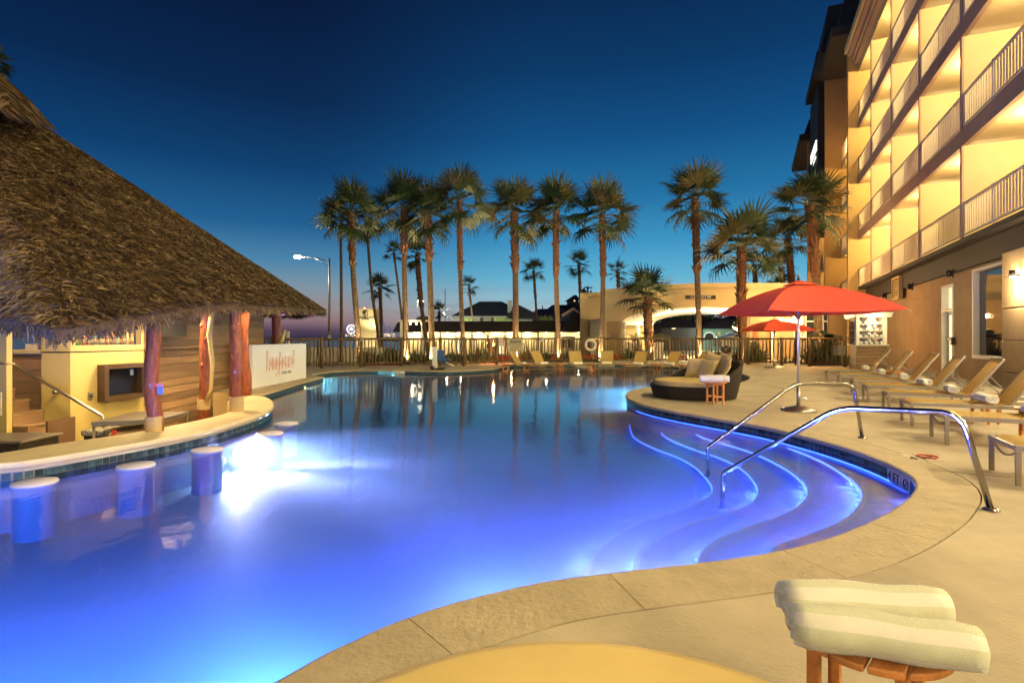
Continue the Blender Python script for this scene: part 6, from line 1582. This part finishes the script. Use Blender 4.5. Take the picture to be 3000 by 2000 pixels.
# pergola in front of its left end
pg = thing('pergola', 'white pergola beam with small lamps in front of the long roof', 'pergola', A(1210,960,41)); Yq = 41
b = MB(); b.box(XX(1163,Yq),XX(1270,Yq),Yq,Yq+.2,ZZ(943,Yq),ZZ(937,Yq)); b.build('beam', M['white'], pg)
for px in (1176,1238): b = MB(); b.box(XX(px,Yq)-.11,XX(px,Yq)+.11,Yq,Yq+.2,0,ZZ(943,Yq)-.002); b.build('column', M['white'], pg)
for px in (1202,1220,1236): b = MB(); b.sphere(A(px,948,Yq-.1),.08,8,6); b.build('lamp_globe', M['lampw'], pg)
lamp(A(1210,952,Yq-.3), 8, (1,.85,.5), .1, 'POINT', pg)

# ------------------------------------------------------------------ houses behind
def hip(mb, P4, ridge, ov=0): mb.add([tuple(p) for p in P4]+[tuple(p) for p in ridge], [(0,1,5,4),(1,2,5),(2,3,4,5),(3,0,4),(3,2,1,0)])
Y = 80
hs_ = thing('grey_house', 'white house with a big grey hip roof and white chimney', 'house', A(1420,940,Y))
b = MB(); b.box(XX(1330,Y),XX(1560,Y),Y,Y+12,0,ZZ(927,Y)); b.build('wall', M['wallwhite'], hs_)
b = MB(); hip(b, [A(1318,927,Y-.6),A(1562,927,Y-.6),A(1562,927,Y-.6)+Vector((0,14,0)),A(1318,927,Y-.6)+Vector((0,14,0))], [A(1405,883,Y+6),A(1470,883,Y+6)]); rf = b.build('roof', M['roofgrey'], hs_)
b = MB(); b.box(XX(1318,Y-.7),XX(1562,Y-.7),Y-.72,Y-.62,ZZ(928.5,Y),ZZ(926.5,Y)); b.build('gutter', M['white'], hs_)
b = MB(); b.box(XX(1487,Y),XX(1500,Y),Y+1,Y+2,ZZ(918,Y),ZZ(878,Y)); b.build('chimney', M['wallwhite'], rf)
for px in (1411,1443,1350): b = MB(); b.box(XX(px-4,Y),XX(px+4,Y),Y-.06,Y-.01,ZZ(945,Y),ZZ(930,Y)); b.build('window', M['roofgrey'], hs_)
b = MB(); hip(b, [A(1480,932,Y-4),A(1600,932,Y-4),A(1600,932,Y-4)+Vector((0,8,0)),A(1480,932,Y-4)+Vector((0,8,0))], [A(1512,893,Y),A(1520,893,Y)]); b.build('roof', M['roofgrey'], hs_)
lamp(A(1380,985,Y-12), 420, (.95,1,.75), .4, 'POINT', hs_)
d1 = thing('blue_roofed_house', 'house with a low bluish roof between the grey house and the gable', 'house', A(1600,930,90)); Y = 90
b = MB(); hip(b, [A(1535,940,Y),A(1680,940,Y),A(1680,940,Y)+Vector((0,10,0)),A(1535,940,Y)+Vector((0,10,0))], [A(1572,905,Y+5),A(1650,903,Y+5)]); b.build('roof', mat('blue_roof', (.035,.04,.075), .7), d1); b = MB(); b.box(XX(1545,Y),XX(1670,Y),Y+.5,Y+9,0,ZZ(940,Y)-.01); b.build('wall', M['roofgrey'], d1)
d2 = thing('dark_roofed_house', 'house with a long dark flat ridge right of the grey house', 'house', A(1640,920,110)); Y = 110
b = MB(); hip(b, [A(1590,915,Y),A(1720,915,Y),A(1720,915,Y)+Vector((0,12,0)),A(1590,915,Y)+Vector((0,12,0))], [A(1618,893,Y+5),A(1690,892,Y+5)]); b.build('roof', M['roofdark'], d2); b = MB(); b.box(XX(1600,Y),XX(1715,Y),Y+.5,Y+11,0,ZZ(915,Y)-.01); b.build('wall', M['mansard'], d2)
b = MB(); b.box(XX(1588,Y),XX(1591,Y),Y,Y+.3,ZZ(905,Y),ZZ(896,Y)); b.build('chimney', M['mansard'], d2)
mn = thing('mansion', 'dark hilltop mansion with domed turret and string of lights', 'mansion', A(1720,900,130)); Y = 130
b = MB(); b.box(XX(1690,Y),XX(1785,Y),Y,Y+14,0,ZZ(886,Y)); b.box(XX(1671,Y-4),XX(1695,Y-4),Y-4,Y+4,0,ZZ(880,Y)); b.build('wall', M['mansard'], mn)
b = MB(); hip(b, [A(1664,876,Y-5),A(1700,876,Y-5),A(1700,876,Y-5)+Vector((0,9,0)),A(1664,876,Y-5)+Vector((0,9,0))], [A(1682,864,Y),A(1688,864,Y)]); hip(b, [A(1722,876,Y-1),A(1766,876,Y-1),A(1766,876,Y-1)+Vector((0,9,0)),A(1722,876,Y-1)+Vector((0,9,0))], [A(1742,856,Y+3),A(1746,856,Y+3)]); b.build('roof', M['roofdark'], mn)
b = MB(); b.lathe([(.62,0),(.62,2.0),(.75,2.1),(.7,2.5),(.4,3.0),(.05,3.25)], A(1710,884,Y-1), 14); b.lathe([(.5,0),(.5,1.6),(.1,2.4)], A(1731,880,Y-1), 12); b.build('turret', M['roofgrey'], mn)
b = MB(); r_ = random.Random(9)
for x, y in [(1683,881),(1712,904),(1733,903),(1762,868),(1767,862),(1772,870),(1775,876),(1757,872),(1750,874),(1771,889),(1777,884),(1742,874),(1776,864)]: b.sphere(A(x,y,Y-5), .09, 6, 4)
b.build('lights', glow('mansion_lights', (1,.6,.25), 12), mn, kind='stuff')
b = MB()
for x in (1760,1767,1774,1780):
    for y in (884,894,904): b.box(XX(x-1.5,Y),XX(x+1.5,Y),Y-.06,Y-.01,ZZ(y+3,Y),ZZ(y-3,Y))
b.build('windows', M['roofgrey'], mn)
up = thing('utility_pole', 'dark utility pole with crossarm above the mansion roofs', 'utility pole', A(1722,900,85)); Y = 85
b = MB(); b.tube([(XX(1722,Y),Y,0),(XX(1722,Y),Y,ZZ(839,Y))], .14, 8); b.build('pole', M['roofdark'], up); b = MB(); b.bar(A(1711,843,Y),A(1735,844,Y),.12); b.build('crossarm', M['roofdark'], up)
b = MB(); b.tube([A(1722,861,Y-.2),A(1722,877,Y-.2)],.3,10); b.build('transformer', M['roofgrey'], up)
for x in (1712,1718,1728,1734): b = MB(); b.tube([A(x,843,Y),A(x,839,Y)],.07,6); b.build('insulator', M['alu'], up)
hb_ = thing('round_hut', 'small domed awning behind the pergola', 'awning', A(1240,935,50)); b = MB(); b.smooth = True; b.lathe([(.75,0),(.66,.22),(.4,.4),(.01,.5)], A(1240,940,50), 16); b.build('dome', M['roofgrey'], hb_)
sw = thing('shrub', 'pale spiky bush glowing over the long roof', 'shrub', A(1600,935,62)); r_ = random.Random(2)
def tuft(px, y, Y, n, L, par):
    b = MB(); c = A(px,y,Y)
    for k in range(n):
        a = r_.uniform(0,PI); d = Vector((math.cos(a),r_.uniform(-.5,.5),abs(math.sin(a))*.75+.1)).normalized(); q = c+Vector((r_.uniform(-1,1)*L,r_.uniform(-.3,.3),0)); s_ = Vector((.05,0,0))
        b.add([q-s_,q+s_,q+d*L*r_.uniform(.5,1)], [(0,1,2)])
    b.build('leaves', mat('pale_leaf', (.25,.33,.10), .6) if 'pale_leaf' not in bpy.data.materials else bpy.data.materials['pale_leaf'], par)
tuft(1600,938,62,110,.75,sw); lamp(A(1600,945,59), 1.5, (.9,1,.6), .2, 'POINT', sw)
sw2 = thing('shrub', 'pale spiky bush in front of the white wall of the grey house', 'shrub', A(1470,940,72)); tuft(1470,940,72,160,.8,sw2); tuft(1372,940,72,100,.7,sw2)

# ------------------------------------------------------------------ arched entrance canopy
Yc = 36
pc = thing('entrance_canopy', 'large cream drive-through canopy with a glowing wide arch', 'canopy', (XX(2050,Yc),Yc,0))
def ell(cx, rx, base_y, top_y, n=28):
    return [(cx-rx*math.cos(PI*k/n), base_y-(base_y-top_y)*max(0,math.sin(PI*k/n))**.9) for k in range(n+1)]
topline = [(1768,848),(1850,841),(1930,835),(1990,832),(2070,829.5),(2360,829.5)]
arch = ell(2062, 240, 950, 899)          # pixels on the front plane
def P2w(pts, Y): return [(XX(x,Y), ZZ(y,Y)) for x, y in pts]
fl_ = P2w([(1768,1070),(1822,1070)]+[(1822,950)]+arch[1:-1]+[(2302,950),(2302,1070),(2380,1070),(2380,829.5)]+topline[-2::-1], Yc)
def vplane(mb, P, Y0, Y1):
    vs, fs = tri_poly(P, [], 0); n = len(P)
    mb.add([(v[0],Y0,max(v[1],-.05)) for v in vs], [f for f in fs]); mb.add([(v[0],Y1,max(v[1],-.05)) for v in vs], [f[::-1] for f in fs])
    for i in range(n):
        a, c = P[i], P[(i+1)%n]; mb.add([(a[0],Y0,a[1]),(c[0],Y0,c[1]),(c[0],Y1,c[1]),(a[0],Y1,a[1])], [(0,3,2,1)])
b = MB(); vplane(b, fl_, Yc, Yc+.35); b.build('front_wall', M['stucco'], pc)
Yr = Yc+7.6; ra = P2w(ell(2080, 166, 952, 920), Yr)
rl_ = [(XX(1700,Yr),-.05),(ra[0][0],-.05)]+ra+[(ra[-1][0],-.05),(XX(2420,Yr),-.05),(XX(2420,Yr),ZZ(838,Yr)),(XX(1700,Yr),ZZ(858,Yr))]
b = MB(); vplane(b, rl_, Yr, Yr+.3); b.build('rear_wall', M['stucco'], pc)
av = P2w(ell(2062, 241, 951, 898.4), Yc); b = MB(); b.smooth = True
for i in range(len(av)-1): b.add([(av[i][0],Yc+.34,av[i][1]),(av[i+1][0],Yc+.34,av[i+1][1]),(ra[i+1][0],Yr,ra[i+1][1]),(ra[i][0],Yr,ra[i][1])], [(0,1,2,3)])
b.build('vault', M['white'], pc)
b = MB(); b.box(XX(1775,Yc),XX(1822,Yc)-.2,Yc+.36,Yr-.01,0,ZZ(950,Yc)+.5); b.build('side_wall', M['stucco'], pc)
b = MB(); tl_ = P2w(topline, Yc)
for i in range(len(tl_)-1): b.add([(tl_[i][0],Yc-.12,tl_[i][1]),(tl_[i+1][0],Yc-.12,tl_[i+1][1]),(tl_[i+1][0],Yc+8,tl_[i+1][1]),(tl_[i][0],Yc+8,tl_[i][1]),(tl_[i][0],Yc-.12,tl_[i][1]-.3),(tl_[i+1][0],Yc-.12,tl_[i+1][1]-.3)], [(0,1,2,3),(4,5,1,0)])
b.build('roof', M['stucco'], pc)
b = MB(); b.box(XX(1779,Yc),XX(1819,Yc),Yc-.08,Yc-.002,0,ZZ(941,Yc)); b.build('pier_face', M['stuccob'], pc)
b = MB(); b.box(XX(1787,Yc),XX(1812,Yc),Yc-.12,Yc-.08,ZZ(993,Yc),ZZ(974,Yc)); b.build('plaque', mat('bronze_plaque', (.16,.08,.04), .4), pc)
for px, w in ((1826,.14),(1869,.14)): 
    Yk = Yc+.17 if px < 1850 else Yc+5; b = MB(); b.tube([(XX(px,Yk),Yk,0),(XX(px,Yk),Yk,ZZ(955,Yk))], w, 14); b.build('column', M['white'], pc)
    b = MB(); b.lathe([(w,-.25),(w*1.35,-.15),(w*1.35,-.05),(w*1.6,.05),(w*1.6,.15)], (XX(px,Yk),Yk,ZZ(950,Yk)), 16); b.build('capital', M['white'], pc)
b = MB(); b.box(XX(2009,Yc),XX(2096,Yc),Yc-.06,Yc-.002,ZZ(876,Yc),ZZ(865.5,Yc)); b.build('clearance_board', M['black'], pc)
text('lettering', "CLEARANCE 9'0\"", .235, (XX(2052.5,Yc),Yc-.075,ZZ(874,Yc)), (1,0,0), M['white'], pc, sx=.80, align='CENTER', ext=.01)
for k, px in enumerate((1960,2045,2120,2190)):
    p = Vector((XX(px,Yc+3.5),Yc+3.5,ZZ(905,Yc)-.08)); b = MB(); b.lathe([(.12,0),(.14,.05)], p, 12); b.build('vault_lamp', M['lampw'], pc); lamp(p-Vector((0,0,.1)), 160, (1,.78,.40), .1, 'POINT', pc)
lamp((XX(1850,Yc+3),Yc+3,2.6), 60, (1,.8,.42), .1, 'POINT', pc)
lamp((XX(2060,Yc+3),Yc+3,.5), 90, (1,.85,.5), .3, 'POINT', pc)
# side wing with doors right of the canopy
wg = thing('lobby_wing', 'low orange-lit lobby wing with white framed windows behind the umbrellas', 'building', A(2400,960,33)); Yl = 37.9
b = MB(); b.box(XX(2246,33),XX(2640,33),35.3,35.9,0,ZZ(915,33)+.6); b.build('wall', M['stuccob'], wg)
for (xa, xb) in ((2327,2347),(2360,2386),(2410,2425)):
    b = MB(); b.box(XX(xa,35.2),XX(xb,35.2),35.2,35.29,0,ZZ(918,35.2)); o = b.build('window', M['white'], wg)
    b = MB(); b.box(XX(xa+3,35.2),XX(xb-3,35.2),35.15,35.2,.2,ZZ(943,35.2)); b.build('pane', M['glassd'], o); b = MB(); b.box(XX(xa+3,35.2),XX(xb-3,35.2),35.15,35.2,ZZ(939,35.2),ZZ(920,35.2)); b.build('pane', M['glassd'], o)
b = MB(); b.box(XX(2257,35.2),XX(2268,35.2),35.1,35.29,0,ZZ(965,35.2)); b.build('white_pillar', M['white'], wg)
lamp((XX(2300,33.5),33.8,2.6), 90, (1,.6,.25), .1, 'POINT', wg); lamp((XX(2360,33.5),33.8,2.4), 60, (1,.65,.3), .1, 'POINT', wg)
# potted palms in white planters
for px, Yq, lb in ((1858,35.6,'white planter with feathery palm left of the short rough palm'),(1922,35.2,'white square planter with feathery palm right of the short rough palm')):
    t = thing('planter', lb, 'planter', (XX(px,Yq),Yq,0), 0, 'white planters under the canopy'); b = MB(); x = XX(px,Yq); b.add([(x-.30,Yq-.3,0),(x+.30,Yq-.3,0),(x+.30,Yq+.3,0),(x-.30,Yq+.3,0),(x-.40,Yq-.4,1.1),(x+.40,Yq-.4,1.1),(x+.40,Yq+.4,1.1),(x-.40,Yq+.4,1.1)], [(3,2,1,0),(4,5,6,7),(0,1,5,4),(1,2,6,5),(2,3,7,6),(3,0,4,7)]); b.build('pot', M['white'], t)
    r_ = random.Random(px); b = MB()
    for k in range(16):
        a = k*2.4; L = r_.uniform(.9,1.4); e0 = r_.uniform(1.0,1.45); prev = Vector((x,Yq,1.1)); d = Vector((math.cos(a)*math.cos(e0),math.sin(a)*math.cos(e0),math.sin(e0)))
        for j in range(9):
            nx = prev+d*L/9; d = (d+Vector((math.cos(a)*.10,math.sin(a)*.10,-.17))).normalized(); s_ = Vector((-math.sin(a),math.cos(a),0))
            b.add([prev-s_*.006,prev+s_*.006,nx+s_*.006,nx-s_*.006], [(0,1,2,3)])
            for q in (-1,1): b.add([nx, nx-d*.05, nx+s_*q*.22+d*.12-Vector((0,0,.06))], [(0,1,2)])
            prev = nx
    b.build('palm_leaves', M['plant'], t)
# banana-like plant beside the towel cabinet
bn = thing('banana_plant', 'broad leaved banana plant under the right half of the umbrella', 'plant', (XX(2425,27.6),27.6,0)); x0, y0 = XX(2425,27.6), 27.6
for k, (a, L, e0) in enumerate([(3.0,1.5,.75),(2.6,1.1,1.1),(.3,1.1,1.0),(5.6,1.2,.9),(4.4,1.0,1.2),(1.5,1.2,1.3)]):
    b = MB(); prev = Vector((x0,y0,1.25)); d = Vector((math.cos(a)*math.cos(e0),math.sin(a)*math.cos(e0),math.sin(e0))); s_ = Vector((-math.sin(a),math.cos(a),0)); vs = []
    for j in range(11): u = j/10; w = .20*max(0,math.sin(PI*min(1,u*1.02+.02)))**.6*(1+(.12 if j % 2 else -.1)); vs += [prev-s_*w-Vector((0,0,w*.4)), prev, prev+s_*w-Vector((0,0,w*.4))]; prev = prev+d*L/10; d = (d+Vector((math.cos(a)*.08,math.sin(a)*.08,-.19))).normalized()
    b.add(vs, [f for j in range(10) for f in ((j*3,j*3+1,j*3+4,j*3+3),(j*3+1,j*3+2,j*3+5,j*3+4))]); b.build('leaf', M['frond'], bn)
b = MB(); b.tube([(x0,y0,0),(x0,y0,1.3)],.07,8); b.build('stem', M['trunk'], bn)
# what is seen through the arch
th_ = thing('teal_house', 'dim teal house with two arched doorways seen through the canopy', 'house', A(2120,980,60)); Y = 60
b = MB(); b.box(XX(2060,Y),XX(2215,Y),Y,Y+10,0,ZZ(962,Y)); b.build('wall', mat('teal_wall', (.16,.24,.20), .8), th_)
b = MB(); hip(b, [A(2052,963,Y-1),A(2222,963,Y-1),A(2222,963,Y-1)+Vector((0,12,0)),A(2052,963,Y-1)+Vector((0,12,0))], [A(2095,935,Y+5),A(2175,935,Y+5)]); b.build('roof', M['roofdark'], th_)
for px in (2078,2140):
    b = MB(); pts = [(px-15,995),(px-15,985)]+[(px-15*math.cos(PI*k/8),985-12*math.sin(PI*k/8)) for k in range(1,8)]+[(px+15,985),(px+15,995)]; b.add([tuple(A(x,y,Y-.06)) for x, y in pts], [tuple(range(len(pts)))]); b.build('arch_opening', M['roofdark'], th_)
    b = MB(); b.tube([A(x,y,Y-.1) for x, y in pts], .10, 6); b.build('arch_trim', M['wallwhite'], th_)
lamp(A(2090,968,Y-4), 160, (.75,1,.85), .2, 'POINT', th_)
dh = thing('dark_house', 'dark house with one lit window seen through the left of the arch', 'house', A(1990,980,58)); Y = 58
b = MB(); b.box(XX(1935,Y),XX(2052,Y),Y,Y+8,0,ZZ(958,Y)); b.build('wall', M['mansard'], dh); b = MB(); hip(b, [A(1925,960,Y-1),A(2056,960,Y-1),A(2056,960,Y-1)+Vector((0,10,0)),A(1925,960,Y-1)+Vector((0,10,0))], [A(1960,936,Y+4),A(2020,936,Y+4)]); b.build('roof', M['roofdark'], dh)
b = MB(); b.box(XX(1968,Y),XX(1979,Y),Y-.05,Y-.01,ZZ(964,Y),ZZ(956,Y)); b.build('window', M['litroom'], dh)
ot_ = thing('gabled_house', 'dark gabled houses on the skyline inside the arch', 'house', A(2120,950,85)); Y = 85
b = MB(); hip(b, [A(2070,958,Y),A(2130,958,Y),A(2130,958,Y)+Vector((0,9,0)),A(2070,958,Y)+Vector((0,9,0))], [A(2096,931,Y+4),A(2103,931,Y+4)]); hip(b, [A(2120,950,Y+10),A(2200,950,Y+10),A(2200,950,Y+10)+Vector((0,9,0)),A(2120,950,Y+10)+Vector((0,9,0))], [A(2150,918,Y+14),A(2170,918,Y+14)]); b.build('roof', M['roofdark'], ot_)
# parked car
cr_ = thing('parked_car', 'silver car with open tailgate parked under the arched canopy', 'car', A(2150,1010,47)); Y = 47
prof = [(2110,1022),(2112,1000),(2120,995),(2140,992),(2160,981),(2195,979),(2205,982),(2212,996),(2214,1022)]
b = MB(); vplane(b, [(XX(x,Y), ZZ(y,Y)+.2) for x, y in prof], Y, Y+1.8); b.build('body', mat('silver_paint', (.45,.42,.38), .3, .5, coat=.5), cr_, bevel=.05)
b = MB(); vplane(b, [(XX(x,Y), ZZ(y,Y)+.2) for x, y in ((2147,993),(2163,984),(2180,982.5),(2180,993))], Y-.02, Y); vplane(b, [(XX(x,Y), ZZ(y,Y)+.2) for x, y in ((2183,993),(2183,982.5),(2197,982.5),(2203,993))], Y-.02, Y); b.build('side_window', M['glassd'], cr_)
for px in (2128,2197):
    b = MB(); b.tube([(XX(px,Y),Y-.03,.36),(XX(px,Y),Y+.2,.36)], .36, 18); w = b.build('wheel', M['dark'], cr_); b = MB(); b.tube([(XX(px,Y),Y-.05,.36),(XX(px,Y),Y-.03,.36)], .2, 12); b.build('rim', M['alu'], w)
b = MB(); b.box(XX(2110,Y),XX(2116,Y),Y-.03,Y,ZZ(1002,Y)+.1,ZZ(998,Y)+.1); b.build('headlight', M['white'], cr_)
ps = thing('parking_sign', 'small yellowish sign on a post in front of the teal house', 'sign', A(2107,980,50)); Y = 50
b = MB(); b.box(XX(2103,Y),XX(2111,Y),Y,Y+.03,ZZ(984,Y),ZZ(971,Y)); b.build('board', M['signc'], ps); b = MB(); b.tube([(XX(2107,Y),Y+.06,0),(XX(2107,Y),Y+.06,ZZ(972,Y))],.03,6); b.build('post', M['alu'], ps)
for px, lb in ((2210,'orange brick-coloured post right of the torch flame'),):
    t = thing('gate_post', lb, 'post', A(px,960,38.5)); b = MB(); b.box(XX(2209,33),XX(2219,33),33,33.25,0,ZZ(948,33)); b.build('shaft', M['orange'], t)

def big_tree(px, Y, zc, rx, rz_, label, n=2600, leaf=.55):
    t = thing('tree', label, 'tree', (XX(px,Y),Y,0), 0, 'dark trees behind the canopy'); c = Vector((XX(px,Y),Y,zc)); r_ = random.Random(int(px*3))
    b = MB(); b.tube([(c.x,c.y,0),(c.x+.2,c.y,zc*.5),(c.x,c.y,zc)], [.3,.22,.1], 8)
    for k in range(5): a = k*1.3; b.tube([(c.x,c.y,zc*.5),(c.x+math.cos(a)*rx*.6,c.y+math.sin(a)*rx*.4,zc+rz_*.3)],[.12,.04],6)
    b.build('trunk', M['trunk'], t)
    b = MB(); bl = [(Vector((r_.uniform(-1,1)*rx*.65, r_.uniform(-1,1)*rx*.4, r_.uniform(-.6,.6)*rz_)), r_.uniform(.3,.5)) for _ in range(14)]
    for k in range(n):
        o_, s = r_.choice(bl); d = Vector((r_.gauss(0,1),r_.gauss(0,1),r_.gauss(0,1))).normalized(); p = c+o_+Vector((d.x*rx*s,d.y*rx*s,d.z*rz_*s*1.2))*r_.uniform(.6,1)
        a = Vector((r_.gauss(0,1),r_.gauss(0,1),r_.gauss(0,.6))).normalized(); q = a.cross(d).normalized(); L = leaf*r_.uniform(.5,1.2)
        b.add([p, p+a*L*.5+q*L*.25, p+a*L, p+a*L*.5-q*L*.25], [(0,1,2,3)])
    b.build('crown', M['frond'], t)
big_tree(1950,66,3.6,5.5,2.6,'dark broad tree filling the left half of the arch')
big_tree(2020,72,3.2,5.0,2.4,'dark broad tree in the middle of the arch')
big_tree(2235,52,2.6,3.0,1.8,'dark tree at the right end inside the arch',1800,.4)
big_tree(2410,41,2.2,2.2,1.9,'dark tree behind the lobby wing windows',10,.4) if False else None
